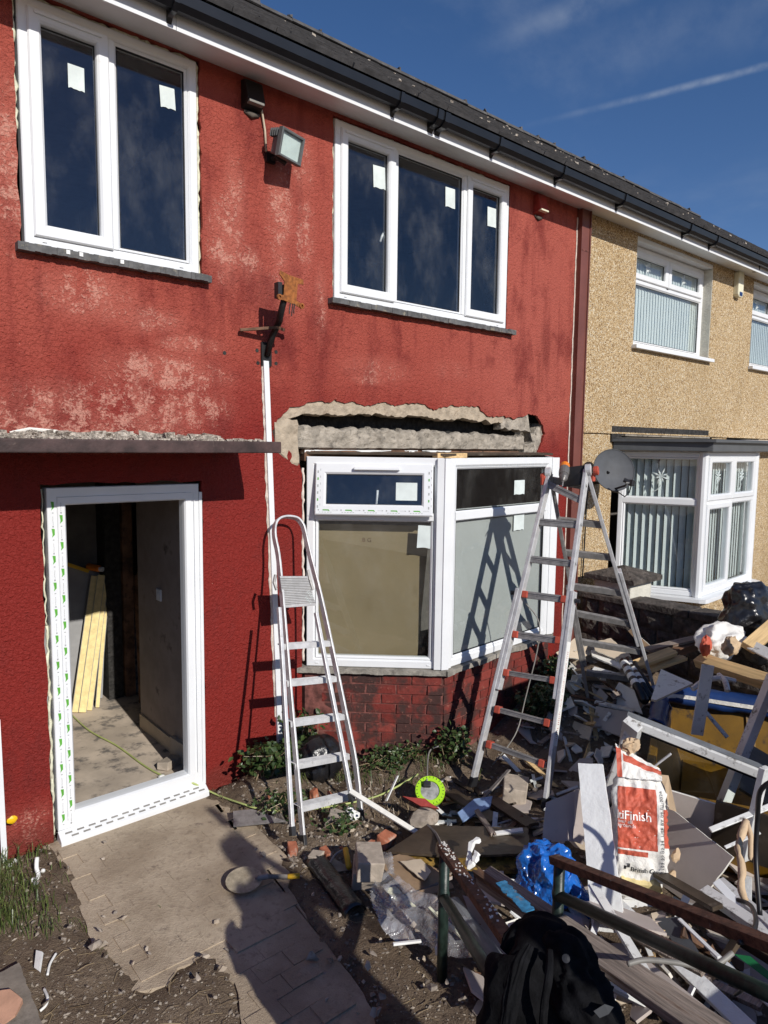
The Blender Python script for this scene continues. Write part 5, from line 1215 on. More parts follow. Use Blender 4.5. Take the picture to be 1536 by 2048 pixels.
def sheet(name, label, cat, poly, t_, mat, group=None, edge=None, jag_=0, par=None):
    """poly: first three corners (px,py,z), the rest (px,py) on the same plane"""
    P = [pt(p) for p in poly[:3]]; n_ = (P[1]-P[0]).cross(P[2]-P[0]).normalized()
    if n_.dot(CAM-P[0]) < 0: n_ = -n_
    P += [PL(p[0], p[1], P[0], n_) for p in poly[3:]]
    if jag_:
        Q = []
        for i in range(len(P)):
            a, c = P[i], P[(i+1) % len(P)]; k = max(1, int((c-a).length/.03))
            for j in range(k): 
                q = a.lerp(c, j/k)
                if j: 
                    r = V((random.uniform(-jag_, jag_) for _ in range(3))); q = q+r-n_*r.dot(n_)
                Q.append(q)
        P = Q
    nv = V((0, 0, 0))
    for i in range(len(P)): nv += (P[i]-P[0]).cross(P[(i+1) % len(P)]-P[0])
    if nv.dot(n_) < 0: P.reverse()
    b = MB(); tris = None; n = len(P)
    u = (P[1]-P[0]).normalized(); v_ = n_.cross(u); tt = tessellate_polygon([[V(((p-P[0]).dot(u), (p-P[0]).dot(v_), 0)) for p in P]])
    b.v = [tuple(p) for p in P]+[tuple(p-n_*t_) for p in P]
    b.f = [tuple(q) for q in tt]+[tuple(n+i for i in reversed(q)) for q in tt]; b.m = [0]*len(b.f)
    b.mi = 1 if edge else 0; s_ = [(i, n+i, n+(i+1) % n, (i+1) % n) for i in range(n)]; b.f += s_; b.m += [b.mi]*n
    c = sum(P, V((0, 0, 0)))/n
    o = b.build(name, [M_[mat], M_[edge]] if edge else M_[mat], par, origin=None if par else c)
    return tag(o, label, cat, group)
def lump(b, c, r, sub=2, amp=.35, fr=1.6, sq=(1, 1, 1), seed=0, M=None):
    bm = bmesh.new(); bmesh.ops.create_icosphere(bm, subdivisions=sub, radius=1)
    o = len(b.v)
    for v_ in bm.verts:
        p = v_.co.copy(); k = 1+amp*N(p.x*fr+seed, p.y*fr+seed*1.7, p.z*fr)+amp*.4*N(p.x*fr*3+seed, p.y*fr*3, p.z*fr*3+seed)
        q = V((p.x*sq[0], p.y*sq[1], p.z*sq[2]))*k*r
        if M: q = M @ q
        b.v.append(tuple(V(c)+q))
    b.f += [tuple(o+v_.index for v_ in f.verts) for f in bm.faces]; b.m += [b.mi]*len(bm.faces); bm.free(); return b
def crumple(b, c, r, sub=4, sq=(1, 1, 1), seed=0., amp=.2, fr=2.2, M=None):
    """crinkled film: ridged noise gives sharp folds"""
    bm = bmesh.new(); bmesh.ops.create_icosphere(bm, subdivisions=sub, radius=1); o = len(b.v)
    for v_ in bm.verts:
        p = v_.co.copy(); s = V((p.x*fr+seed, p.y*fr-seed, p.z*fr+seed*.5))
        k = 1+amp*(.5-abs(noise.noise(s))*1.9)+amp*.55*(.4-abs(noise.noise(s*2.3))*1.7)+amp*.3*(.3-abs(noise.noise(s*5)))
        q = V((p.x*sq[0], p.y*sq[1], p.z*sq[2]))*k*r
        if M: q = M @ q
        b.v.append(tuple(V(c)+q))
    b.f += [tuple(o+v_.index for v_ in f.verts) for f in bm.faces]; b.m += [b.mi]*len(bm.faces); bm.free(); return b

# ================================================================ inside the doorway
random.seed(5)
fb = G(150, 1425, .046); 
def IN(px, py, y): return W(px, py, y)
sheet_b = MB(); A0, A1, A2, A3 = IN(95, 1118, 2.12), IN(214, 1150, 2.12), IN(205, 1395, 1.98), IN(80, 1440, 1.94)
sheet_b.slab([A0, A3, A2, A1], .012); tag(sheet_b.build('foil_board', M_['foil'], None), 'grey foil faced insulation sheet leaning on the back wall of the hall', 'insulation board')
tops = [(190, 1152), (203, 1150), (212, 1150), (217, 1148)]; bots = [(152, 1424), (165, 1424), (178, 1420), (195, 1414)]
lab = ['first yellow edged insulation strip from the left, leaning inside the doorway', 'second yellow edged insulation strip from the left, leaning inside the doorway', 'third yellow edged insulation strip from the left, leaning inside the doorway', 'fourth, thinnest yellow insulation strip, nearest the black pier inside the doorway']
for k in range(4):
    bt = G(bots[k][0], bots[k][1], .047); tp = W(tops[k][0], tops[k][1], bt.y+.20); t = thing('insulation_strip', lab[k], 'insulation board', bt, 'insulation strips in the hall')
    d = (tp-bt).normalized(); nrm = V((-.35, -1, .1)).normalized(); x = d.cross(nrm).normalized(); nn_ = x.cross(d); wd_ = (.062, .058, .05, .03)[k]
    b = MB(); b.beam(bt, tp, wd_, .05, nn_); o = b.build('foam_core', M_['foam'], t, bevel=.002)
    b = MB(); 
    for s_ in (-1, 1): b.beam(bt+x*s_*(wd_/2+.0022), tp+x*s_*(wd_/2+.0022), .003, .052, nn_)
    b.build('foil_facing', M_['foil'], t)
t = thing('foam_can', 'orange spray foam can lying on the insulation boards in the dark hall', 'can', W(197, 1137, 2.05)); b = MB(); c0, c1 = W(176, 1133, 2.1), W(206, 1139, 1.98)
b.tube([c0, c0.lerp(c1, .75), c0.lerp(c1, .8)], [.03, .03, .026], 12); b.build('can', M_['orange'], t); b = MB(); b.tube([c0.lerp(c1, .8), c1], .022, 12); b.build('cap', M_['upvc'], t)
b = MB(); b.beam(W(133, 1128, 2.08), W(176, 1142, 2.08), .05, .03); tag(b.build('spirit_level', M_['yellow_grip'], None), 'yellow spirit level lying on top of the foil board', 'spirit level')
for i, (a, c) in enumerate((((282, 1145), (292, 1400)), ((275, 1150), (284, 1395)))):
    q = G(c[0], c[1]+12, .047); b = MB(); b.beam(q, W(a[0]-3, a[1], q.y+.25), .09, .02, (1, 0, 0)); tag(b.build('door_lining', M_['timber_old'], None), ('long dark timber lining leaning in the hall, right one of two', 'long dark timber lining leaning in the hall, left one of two')[i], 'timber')
b = MB(); b.box(G(340, 1525, .075), (.16, .09, .06), Matrix.Rotation(.5, 3, 'Z'), .01); tag(b.build('hall_brick', M_['block'], None, bevel=.004), 'dusty block lying in the shade just inside the doorway', 'block')
b = MB(); b.box(G(357, 1500, .12), (.04, .20, .15), Matrix.Rotation(.1, 3, 'Z'), .006); tag(b.build('board_offcut', M_['pb_tan'], None), 'pale board offcut standing inside against the right jamb', 'board')
b = MB()
for k in range(8):
    c = G(335+random.uniform(-12, 22), 1560+random.uniform(-8, 6), .06); crumple(b, c, random.uniform(.015, .03), 2, (1.3, 1, .6), k*3.1)
tag(b.build('plastic_scraps', M_['white_scrap'], None), 'screwed up plastic scraps on the threshold by the right jamb', 'scraps')

# green extension cord out of the door to the reel
def cord(name, label, P, r, mat, cat='cable', grp=None):
    P = smoothpts(P, 6); b = MB(); b.tube(P, r, 7); return tag(b.build(name, M_[mat], None, smooth=True), label, cat, grp)
cord('extension_cord', 'pale green extension cord from the hall over the threshold to the lime reel', [G(144, 1430, .055), G(180, 1462, .055), G(235, 1492, .055), G(290, 1532, .055), G(330, 1553, .06), G(362, 1560, .085), G(385, 1566, .075), G(410, 1578, .02), GG(440, 1592, .012), GG(480, 1606, .015), GG(520, 1618, .02), GG(575, 1622, .02), GG(640, 1616, .02), GG(700, 1606, .02), GG(755, 1592, .02), GG(800, 1570, .05), GG(836, 1548, .08)], .0065, 'cable_green')
rc = GG(860, 1582, .15); rn = (CAM-rc).normalized(); rn = (rn+V((.05, 0, .55))).normalized(); t = thing('cable_reel', 'lime green cable reel with a grey centre on the rubble', 'cable reel', rc)
Mr = ax(rc, V((0, 0, 1)).cross(rn), rn.cross(V((0, 0, 1)).cross(rn))); xx = V((0, 0, 1)).cross(rn).normalized(); Mr = Matrix((xx, rn.cross(xx), rn)).transposed().to_4x4(); Mr.translation = rc
rr_ = .098
b = MB(); b.lathe([(rr_*.62, .0), (rr_*.64, .012), (rr_*.97, .012), (rr_, .004), (rr_, -.014), (rr_*.95, -.016), (rr_*.6, -.016)], 36, Mr); b.build('flange', M_['lime'], t, smooth=False)
b = MB(); b.lathe([(.0, .004), (rr_*.62, .004), (rr_*.62, -.01)], 30, Mr); b.build('centre_plate', M_['reel_grey'], t)
for k in range(24):
    a = 2*math.pi*k/24; b = MB(); b.box(Mr @ V((rr_*.88*math.cos(a), rr_*.88*math.sin(a), .0122)), (.004, .010, .0012), (Mr.to_3x3() @ Matrix.Rotation(a+math.pi/2, 3, 'Z'))); b.build('slot', M_['seal'], t)
b = MB(); b.lathe([(rr_*.93, -.014), (rr_*.90, -.07), (rr_*.88, -.09)], 30, Mr); b.build('drum', M_['black_plastic'], t)
b = MB(); b.box(Mr @ V((-.02, .035, .022)), (.05, .035, .035), Mr.to_3x3()); b.build('plug', M_['black_plastic'], t, bevel=.006)
cord('lead', 'grey lead looping from the reel plug towards the bay', [Mr @ V((-.02, .05, .03)), GG(858, 1505, .14), GG(880, 1492, .16), GG(905, 1492, .12), GG(935, 1512, .02)], .006, 'cable_grey')
cord('hanging_cable', 'thin grey cable hanging beside the folding ladder', [V((4.15, -1.05, 1.2)), PL(1080, 1260, (4.2, 0, 0), (1, 0, 0)), PL(1050, 1400, (4.1, 0, 0), (1, 0, 0)), PL(1030, 1470, (4.0, 0, 0), (1, 0, 0)), GG(985, 1530, .02)], .005, 'cable_grey')

# ================================================================ left foreground
sheet('paving_slab', 'grey garden slab at the bottom left corner with a terracotta piece on it', 'slab', [(-60, 1975, .055), (38, 1925, .05), (95, 2075, .05), (-60, 2150)], .05, 'slab', jag_=.003)
sheet('terracotta_piece', 'broken pink terracotta piece lying on the corner slab', 'pottery', [(-30, 1985, .085), (20, 1978, .085), (45, 1998, .075), (30, 2030), (12, 2045), (-30, 2055)], .025, 'terrac', jag_=.004)
t = thing('white_trim', 'white plastic trim leaning on the wall at the left edge, tagged with yellow tape', 'trim', G(10, 1715)); b = MB(); b.beam(G(9, 1722, 0), W(-6, 1440, -.03), .03, .012, (0, -1, 0)); b.build('strip', M_['upvc'], t)
b = MB(); crumple(b, W(24, 1640, -.10), .022, 2, (1.2, .4, 1)); b.build('tape', M_['tape_yellow'], t)
# shovel
t = thing('float_shovel', 'small round bladed shovel with a grey shaft and yellow grip', 'shovel', GG(488, 1748)); bc = GG(488, 1760, .075)
sh1 = GG(592, 1752, .05); d = (sh1-bc).normalized(); n_ = V((.05, -.25, 1)).normalized(); x = d.cross(n_).normalized(); n_ = x.cross(d)
b = MB(); n = 22; P = []
for k in range(n):
    a = 2*math.pi*k/n; P.append((.098*math.cos(a), .092*math.sin(a)))
top = [bc+d*p[0]+x*p[1]+n_*.006*(1-((p[0]**2+p[1]**2)/.0096)) for p in P]; b.slab(top, .004); b.build('blade', M_['trowel'], t)
b = MB(); b.tube([bc+d*.06+n_*.004, bc+d*.12+n_*.012, sh1.lerp(bc, .16)], [.008, .012, .012], 10); b.build('shaft', M_['grey_wood'], t, smooth=True)
b = MB(); b.tube([sh1.lerp(bc, .16), sh1+d*.02], .0145, 10); b.build('grip', M_['yellow_grip'], t, smooth=True)
b = MB(); b.tube([bc+d*.075+n_*.006, bc+d*.13+n_*.014], .0155, 10); b.build('socket', M_['alu_dark'], t)
# hawk
sheet('plaster_hawk', 'grey plasterer\'s hawk plate with an orange blob, by the path edge', 'hawk', [(466, 1622, .05), (505, 1618, .06), (572, 1642, .05), (467, 1653)], .006, 'alu_dark')
b = MB(); crumple(b, GG(497, 1640, .055), .016, 2, (1, 1, .7), 4); tag(b.build('orange_foam_blob', M_['orange'], None), 'orange foam blob stuck on the hawk plate', 'foam')
sheet('tile_shard', 'dark tile shard leaning on the back of the hawk', 'tile', [(520, 1618, .04), (560, 1628, .07), (572, 1648, .03), (548, 1645)], .012, 'dark_stone', jag_=.003)
# black gutter length
a, c = GG(632, 1715, .03), GG(712, 1822, .03); d = (c-a).normalized(); x = d.cross(V((0, 0, 1))).normalized(); b = MB(); n = 10; vs = []
for q in range(13):
    p = a.lerp(c, q/12); 
    for k in range(n): th = math.pi*k/(n-1); vs.append(p+x*math.cos(th)*.062*(1+.1*N(q*.6, k))+V((0, 0, 1))*(.062*math.sin(th)*(.75+.25*N(q*.4, 3))-.02))
b.add(vs, [(q*n+k, q*n+k+1, (q+1)*n+k+1, (q+1)*n+k) for q in range(12) for k in range(n-1)]); o = b.build('guttering_length', M_['black_bag'], None, smooth=True); so_m = o.modifiers.new('s', 'SOLIDIFY'); so_m.thickness = .004
tag(o, 'black length of old half round guttering lying beside the path', 'guttering')
t = thing('gauging_trowel', 'old float with a worn yellow handle lying by the concrete blocks', 'trowel', GG(685, 1735))
P = [GG(655, 1735, .03), GG(668, 1712, .05), GG(685, 1700, .06), GG(693, 1702, .06)]; b = MB(); b.tube(smoothpts(P), .006, 6); b.build('shank', M_['alu_dark'], t); b = MB(); b.tube([GG(691, 1698, .07), GG(698, 1735, .04)], .016, 10); b.build('handle', M_['yellow_grip'], t, smooth=True)
b = MB(); b.slab([GG(648, 1735, .012), GG(668, 1745, .012), GG(705, 1738, .012), GG(660, 1712, .02)], .003); b.build('blade', M_['cable_grey'], t)
def blockat(name, label, cat, px, py, dh, dims, rz, mat, rx=0, jit=.008, bev=.006):
    b = MB(); b.box((0, 0, 0), dims, (Matrix.Rotation(rz, 3, 'Z') @ Matrix.Rotation(rx, 3, 'X')), jit); o = b.build(name, M_[mat], None, bevel=bev); o.location = GG(px, py, dh); return tag(o, label, cat)
blockat('concrete_block', 'lower pale concrete block of the two stacked beside the path', 'block', 730, 1742, .045, (.21, .13, .09), R(50), 'block'); blockat('concrete_block', 'upper pale concrete block of the stack beside the path', 'block', 738, 1722, .145, (.22, .135, .10), R(55), 'block', R(4))
blockat('brick_bit', 'half brick with ribbed broken face next to the stacked blocks', 'brick', 770, 1680, .045, (.095, .075, .075), R(20), 'brick_loose', R(12), .014)
blockat('brick_bit', 'brick bit standing behind the lowest step of the stepladder', 'brick', 628, 1592, .035, (.055, .05, .085), R(15), 'brick_loose', R(-8), .008)
blockat('brick_bit', 'flat brick bit just below the stepladder foot', 'brick', 585, 1700, .02, (.10, .06, .035), R(60), 'brick_loose', 0, .012)
blockat('brick_bit', 'buff brick bit beside the black guttering', 'brick', 632, 1715, .03, (.08, .07, .06), R(30), 'block', .1, .01); blockat('brick_bit', 'broken brick behind the yellow handled float', 'brick', 650, 1712, .025, (.09, .06, .06), R(80), 'brick_loose', .2, .012)
blockat('brick_bit', 'stone lump with a red painted edge below the lowest step', 'stone', 668, 1640, .04, (.085, .07, .10), R(40), 'rock', .3, .018)
b = MB(); lump(b, (0, 0, 0), .085, 2, .35, 1.5, (1.35, .9, .75), 3.3); o = b.build('render_lump', M_['rock'], None); o.location = GG(845, 1640, .06); tag(o, 'lump of rubble with a flat red painted face', 'rubble')
sheet('red_face', None, None, [(805, 1592, .20), (850, 1597, .19), (878, 1617, .15), (842, 1612)], .02, 'paint_red', jag_=.003, par=o)
plank('timber_strip', 'pale planed timber strip leaning on the bottom step', 'timber', (700, 1582, .22), (838, 1668, .06), .034, .016, 'pb_white', 20); plank('timber_strip', 'short white strip standing in the rubble left of the reel', 'timber', (795, 1552, .13), (772, 1602, .03, 'g'), .02, .008, 'white_scrap', 30)
b = MB(); 
for k in range(5): crumple(b, GG(703+random.uniform(-8, 8), 1630+random.uniform(-9, 9), .03), random.uniform(.018, .03), 2, seed=k*2.3, amp=.5)
tag(b.build('paper_scrap', M_['white_scrap'], None), 'screwed up white paper under the stepladder', 'paper')
b = MB(); crumple(b, (0, 0, 0), .175, 4, (1, .8, .95), 3.1, .16, 1.6); o = b.build('bin_bag', M_['black_bag'], None, smooth=True); o.location = GG(638, 1520, .10); tag(o, 'tied black bin bag behind the stepladder', 'bin bag')
b = MB(); b.tube([GG(640, 1490, .12), GG(634, 1460, .14), GG(630, 1440, .14)], [.02, .022, .035], 8); bk = b.build('knot', M_['black_bag'], o, smooth=True)
for px, py, l, mat in ((190+0, 1000000, '', ''),)[:0]: pass
b = MB(); b.tube(smoothpts([GG(74, 1715, .10), GG(73, 1735, .06), GG(77, 1750, .03), GG(72, 1760, .01)]), [.012]*10, 6); tag(b.build('sealant_string', M_['white_scrap'], None, smooth=True), 'curled strip of white sealant on the grass', 'scrap')
b = MB()
for px, py in ((72, 1766), (66, 1760), (86, 1742), (30, 1722), (20, 1730)): crumple(b, GG(px, py, .015), .012, 2, seed=px)
tag(b.build('sealant_crumbs', M_['white_scrap'], None), 'white sealant crumbs in the grass', 'scrap', kind=None)
cord('white_wire', 'bent white plastic wire on the dirt, lower one of two on the left', [GG(88, 1978, .015), GG(95, 1995, .02), GG(92, 2010, .015), GG(80, 2022, .01)], .006, 'white_scrap'); cord('white_wire', 'bent white plastic wire on the dirt, upper one of two on the left', [GG(112, 1907, .02), GG(100, 1928, .02), GG(95, 1950, .01)], .006, 'white_scrap')
sheet('painted_splinter', 'splinter of timber with black and white paint beside the corner slab', 'timber', [(72, 1900, .04), (84, 1903, .05), (78, 1942, .03), (68, 1935)], .012, 'white_scrap')

# ================================================================ rubble in front of the bay
sheet('dark_board', 'large dark stained board lying flat right of the blocks', 'board', [(772, 1703, .13), (852, 1650, .13), (1055, 1655, .19), (1062, 1706), (900, 1712)], .012, 'dark_wood', jag_=.003)
sheet('mouldy_board', 'mouldy yellow edged board under the large dark board', 'board', [(778, 1712, .10), (860, 1704, .11), (1060, 1718, .14), (1050, 1742), (900, 1733)], .02, 'wet_ply', jag_=.004)
sheet('cupboard_door', 'brown panelled door piece lying on the polythene', 'panel', [(752, 1722, .12), (806, 1706, .13), (905, 1752, .10), (818, 1788)], .022, 'laminate', edge='pb_grey')
sheet('laminate_piece', 'broken tan laminate face lying on the brown panel', 'panel', [(800, 1722, .135), (842, 1718, .14), (862, 1742, .13), (850, 1760), (835, 1752)], .006, 'pb_tan', jag_=.003)
plank('laminate_rail', 'brown door rail under the panelled door piece', 'timber', (820, 1795, .09), (905, 1772, .09), .04, .02, 'laminate', 20)
sheet('blue_plastic_piece', 'flaking pale blue painted board end in the rubble below the bay', 'board', [(915, 1625, .09), (948, 1598, .11), (985, 1592, .12), (980, 1612), (925, 1642)], .012, 'blue_foam', jag_=.003)
plank('grey_strip', 'dusty grey strip propped on the rubble between the ladder feet', 'timber', (1018, 1540, .13), (958, 1606, .06, 'g'), .03, .012, 'grey_wood', 20)
plank('broken_batten', 'splintered white painted batten, left arm of a bent pair', 'timber', (954, 1622, .10, 'g'), (986, 1668, .13, 'g'), .032, .016, 'timber_grey', 10, jag_=.02); plank('broken_batten', 'white batten end meeting the splintered batten', 'timber', (985, 1668, .12, 'g'), (1046, 1660, .13, 'g'), .028, .014, 'white_scrap', 10)
b = MB(); b.tube(smoothpts([GG(855, 1650, .14), GG(872, 1668, .16), GG(886, 1700, .17), GG(892, 1720, .15)]), .009, 5); tag(b.build('bent_trim', M_['grey_wood'], None), 'bent grey trim curving over the dark board', 'trim')
blockat('concrete_block', 'shaded concrete block between the feet of the folding ladder', 'block', 1030, 1582, .07, (.22, .16, .14), R(35), 'block', .05, .01)
b = MB(); b.tube(smoothpts([GG(948, 1725, .22), GG(955, 1705, .23), GG(938, 1735, .2), GG(942, 1690, .22), GG(960, 1680, .2)]), [.012, .02]*6+[.012], 5); tag(b.build('plastic_strip', M_['white_scrap'], None), 'torn white plastic strip on the dark board', 'scrap')
for k, (a, c, l) in enumerate((((985, 1600), (1062, 1650), 'upper rotten floorboard right of the bent batten pair'), ((960, 1690), (1055, 1690), 'rotten floorboard beside the blue sack'), ((900, 1585), (990, 1640), 'short rotten floorboard below the lime reel'))):
    plank('floorboard', l, 'timber', (*a, .05, 'g'), (*c, .06, 'g'), .09, .02, 'dark_wood', 5, jag_=.02)
# clear polythene, crumpled
def drape(name, label, cat, poly, mat, amp, base, res=60, seed=0, dome=.0, par=None):
    P = [GG(*p, 0) for p in poly]; xs_ = [p.x for p in P]; ys_ = [p.y for p in P]; x0, x1, y0, y1 = min(xs_), max(xs_), min(ys_), max(ys_)
    pl_ = [(p.x, p.y) for p in P]; b = MB(); idx = {}
    for j in range(res+1):
        for i in range(res+1):
            x = x0+(x1-x0)*i/res; y = y0+(y1-y0)*j/res
            xx = x+.03*N(x*6+seed, y*6); yy = y+.03*N(x*6, y*6+seed+4)
            if not inpoly(xx, yy, pl_): continue
            s = V((x*4.2+seed, y*4.2, seed)); r = (.55-abs(noise.noise(s)))*1.3+(.5-abs(noise.noise(s*2.2)))*.55+(.4-abs(noise.noise(s*5)))*.2
            idx[(i, j)] = len(b.v); b.v.append((x, y, hgt(x, y)+base+amp*r))
    b.f = [(idx[i, j], idx[i+1, j], idx[i+1, j+1], idx[i, j+1]) for (i, j) in idx if all(k in idx for k in ((i+1, j), (i, j+1), (i+1, j+1)))]; b.m = [0]*len(b.f)
    return tag(b.build(name, M_[mat], par, smooth=True), label, cat)
drape('polythene_sheet', 'crumpled dusty clear polythene sheet beside the rails', 'polythene', [(748, 1735), (775, 1745), (800, 1800), (860, 1830), (905, 1850), (990, 1940), (965, 1975), (850, 1930), (790, 1920), (755, 1880), (738, 1850)], 'poly', .075, .06, 70, 2.2)
sheet('aqua_tape_strip', 'pale green strip of wrapping lying over the polythene', 'strip', [(768, 1778, .12), (790, 1772, .13), (832, 1812, .12), (818, 1812), (790, 1800)], .004, 'pufoam', jag_=.002)
plank('wood_splinter', 'whitish splinter lying across the polythene', 'timber', (786, 1888, .13), (842, 1882, .12), .016, .01, 'white_scrap'); plank('trim_strip', 'grey green plastic trim on the polythene, left one of two', 'trim', (858, 1815, .15), (905, 1862, .13), .016, .012, 'pufoam'); plank('trim_strip', 'grey green plastic trim on the polythene, right one of two', 'trim', (872, 1825, .15), (930, 1880, .13), .02, .012, 'pufoam')
b = MB(); lump(b, (0, 0, 0), .03, 1); o = b.build('white_lump', M_['pb_white'], None); o.location = GG(880, 1900, .08); tag(o, 'white plaster lump on the polythene', 'plaster')

# ================================================================ skip, window frame and what stands round it
z_r = .46
BL, FLc = G(1325, 1392, z_r), G(1292, 1588, z_r); u_ = V((.48, -.88, 0)).normalized()*1.7; BR, FRc = BL+u_, FLc+u_
cen = (BL+BR+FLc+FRc)/4; sk = thing('skip', 'small yellow skip, its shade put into the paint, rubbish piled over it', 'skip', (cen.x, cen.y, 0))
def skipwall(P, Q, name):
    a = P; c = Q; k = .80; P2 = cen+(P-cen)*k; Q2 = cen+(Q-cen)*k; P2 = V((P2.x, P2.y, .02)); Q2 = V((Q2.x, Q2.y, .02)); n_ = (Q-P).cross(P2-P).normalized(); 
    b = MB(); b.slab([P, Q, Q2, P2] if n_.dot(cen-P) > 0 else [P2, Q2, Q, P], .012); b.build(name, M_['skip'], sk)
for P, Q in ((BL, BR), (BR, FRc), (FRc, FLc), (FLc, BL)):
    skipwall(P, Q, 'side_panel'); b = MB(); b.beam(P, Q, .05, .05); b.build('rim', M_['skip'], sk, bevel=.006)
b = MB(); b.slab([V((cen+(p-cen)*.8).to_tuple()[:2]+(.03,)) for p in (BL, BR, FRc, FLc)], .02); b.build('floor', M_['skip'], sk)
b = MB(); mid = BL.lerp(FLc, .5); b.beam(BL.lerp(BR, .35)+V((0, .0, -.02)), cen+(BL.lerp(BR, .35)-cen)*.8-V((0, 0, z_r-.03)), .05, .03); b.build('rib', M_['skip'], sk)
# blue wrapping along the rim
ub = (BR-BL).normalized(); vb = (FLc-BL).normalized(); b = MB()
P = [FLc.lerp(BL, .60)+V((0, 0, .03)), FLc.lerp(BL, .85)+V((0, 0, .05)), BL+V((-.02, .0, .07)), BL.lerp(BR, .25)+V((0, 0, .07)), BL.lerp(BR, .5)+V((0, 0, .06)), BL.lerp(BR, .62)+V((0, 0, .03))]
SP = smoothpts(P, 8); n = 9; vs = []
for i, p in enumerate(SP):
    t_ = (SP[min(i+1, len(SP)-1)]-SP[max(i-1, 0)]).normalized(); s_ = V((0, 0, 1)).cross(t_).normalized(); 
    if s_.dot(cen-p) < 0: s_ = -s_
    for k in range(n):
        a = -1.1+k*.36; r = .075*(1+.25*N(i*.5, k*.7)); vs.append(p+s_*math.sin(a)*r+V((0, 0, 1))*(math.cos(a)*r-.04-(.05*k/n)))
b.add(vs, [(i*n+k, i*n+k+1, (i+1)*n+k+1, (i+1)*n+k) for i in range(len(SP)-1) for k in range(n-1)]); o = b.build('plastic_wrap', M_['blue_print'], None, smooth=True); tag(o, 'blue printed plastic wrapping folded over the rim of the skip', 'wrapping')
m_ = o.modifiers.new('s', 'SOLIDIFY'); m_.thickness = .004
b = MB(); b.add([v_+V((0, 0, -.016)) for v_ in [SP[i]+((cen-SP[i]).normalized()*.085) for i in range(4, len(SP)-4)]]+[v_+V((0, 0, -.045)) for v_ in [SP[i]+((cen-SP[i]).normalized()*.088) for i in range(4, len(SP)-4)]], [(i, i+1, i+1+len(SP)-8, i+len(SP)-8) for i in range(len(SP)-9)]); b.build('white_band', M_['sack_white'], o)
# old glazed frame leaning across the skip
Fa, Fb = G(1258, 1432, .80), G(1560, 1552, .60); Fd = (Fb-Fa).normalized(); dn = V((.10, -.12, -1)).normalized(); dn = (dn-Fd*dn.dot(Fd)).normalized(); Lf = (Fb-Fa).length+.15; Hf = .85
Mf = Matrix((Fd, Fd.cross(dn)*-1 if (Fd.cross(dn)).dot(CAM-Fa) > 0 else Fd.cross(dn), dn)).transposed().to_4x4(); Mf.translation = Fa
of = thing('old_window_frame', 'big old white window frame with cracked glass leaning over the skip', 'window frame', Fa)
b = MB(); b.ring(0, 0, Lf, Hf, [(0, .045), (0, -.02), (.008, -.024), (.05, -.024), (.058, -.012), (.062, .045)]); b.xf(Mf); b.build('frame', M_['upvc_old'], of)
b = MB(); b.ring(.060, .060, Lf-.060, Hf-.060, [(0, .02), (0, -.012), (.010, -.010), (.010, .02)]); b.xf(Mf); b.build('seal', M_['seal'], of)
b = MB(); b.b2((-.012, -.012, -.004), (Lf, .052, -.001)); b.xf(Mf); b.build('dirt_edge', M_['upvc_inner'], of)
for P in ([(.068, .068), (.42, .068), (.55, .25), (.36, .33), (.12, .36), (.068, .2)], [(.42, .068), (Lf-.07, .068), (Lf-.07, .5), (.80, .62), (.56, .25)], [(.5, Hf-.07), (.62, .52), (.95, .60), (Lf-.07, .52), (Lf-.07, Hf-.07)]):
    b = MB(); b.prism(P, .004, .008); b.xf(Mf); b.build('glass_shard', M_['glass_clear'], of)
plank('upvc_strip', 'tall white board standing up out of the skip', 'strip', (1416, 1330, 1.02), (1394, 1470, .55), .075, .012, 'upvc_old', 60); plank('upvc_profile', 'long dirty white window profile sloping into the skip', 'profile', (1548, 1350, .98), (1425, 1660, .22), .075, .05, 'upvc_old', 40)
plank('upvc_strip', 'short white strip poking up inside the skip', 'strip', (1408, 1420, .55), (1455, 1475, .40), .03, .008, 'upvc_old', 30)
plank('upvc_profile', 'upright white frame end left of the old window frame', 'profile', (1266, 1448, .78), (1250, 1525, .40), .10, .05, 'upvc_old', 40)
plank('upvc_profile', 'grey white upright profile under the right of the old frame', 'profile', (1530, 1535, .80), (1488, 1720, .30), .06, .03, 'upvc_old', 40); plank('upvc_strip', 'grey strip crossing under the old frame', 'strip', (1420, 1660, .50), (1560, 1605, .60), .028, .01, 'upvc_old', 30)
plank('upvc_strip', 'short grey strip beside the corner of the big plasterboard', 'strip', (1450, 1695, .45), (1520, 1665, .50), .016, .008, 'upvc_old', 20); plank('chrome_bar', 'small bright metal bar standing out behind the plaster bag', 'bar', (1310, 1532, .70), (1342, 1507, .78), .012, .01, 'alu')
cord('black_cable', 'black cable looping over the rusty rail on the right', [G(1475, 1800, .75), G(1500, 1810, .78), G(1512, 1840, .85), G(1500, 1875, .9), G(1478, 1885, .92)], .008, 'black_plastic'); cord('black_cable', 'black cable hanging down over the old window frame', [G(1560, 1555, 1.12), G(1522, 1580, 1.05), G(1515, 1640, .9), G(1512, 1720, .75), G(1520, 1830, .6)], .010, 'black_plastic')
b = MB(); P = smoothpts([G(1492, 1642, .82), G(1480, 1680, .78), G(1478, 1700, .75), G(1484, 1740, .7), G(1482, 1775, .66), G(1490, 1800, .62)], 4); b.tube(P, [.016*(1+.7*N(i*.6, 2)) for i in range(len(P))], 6); b.tube(smoothpts([G(1494, 1642, .82), G(1502, 1680, .78), G(1500, 1720, .72)], 4), [.006, .009, .010, .012, .010, .012, .011, .010, .006], 6)
tag(b.build('torn_strip', M_['brown_paper'], None, smooth=True), 'torn brown strip hanging on the old window frame', 'strip')

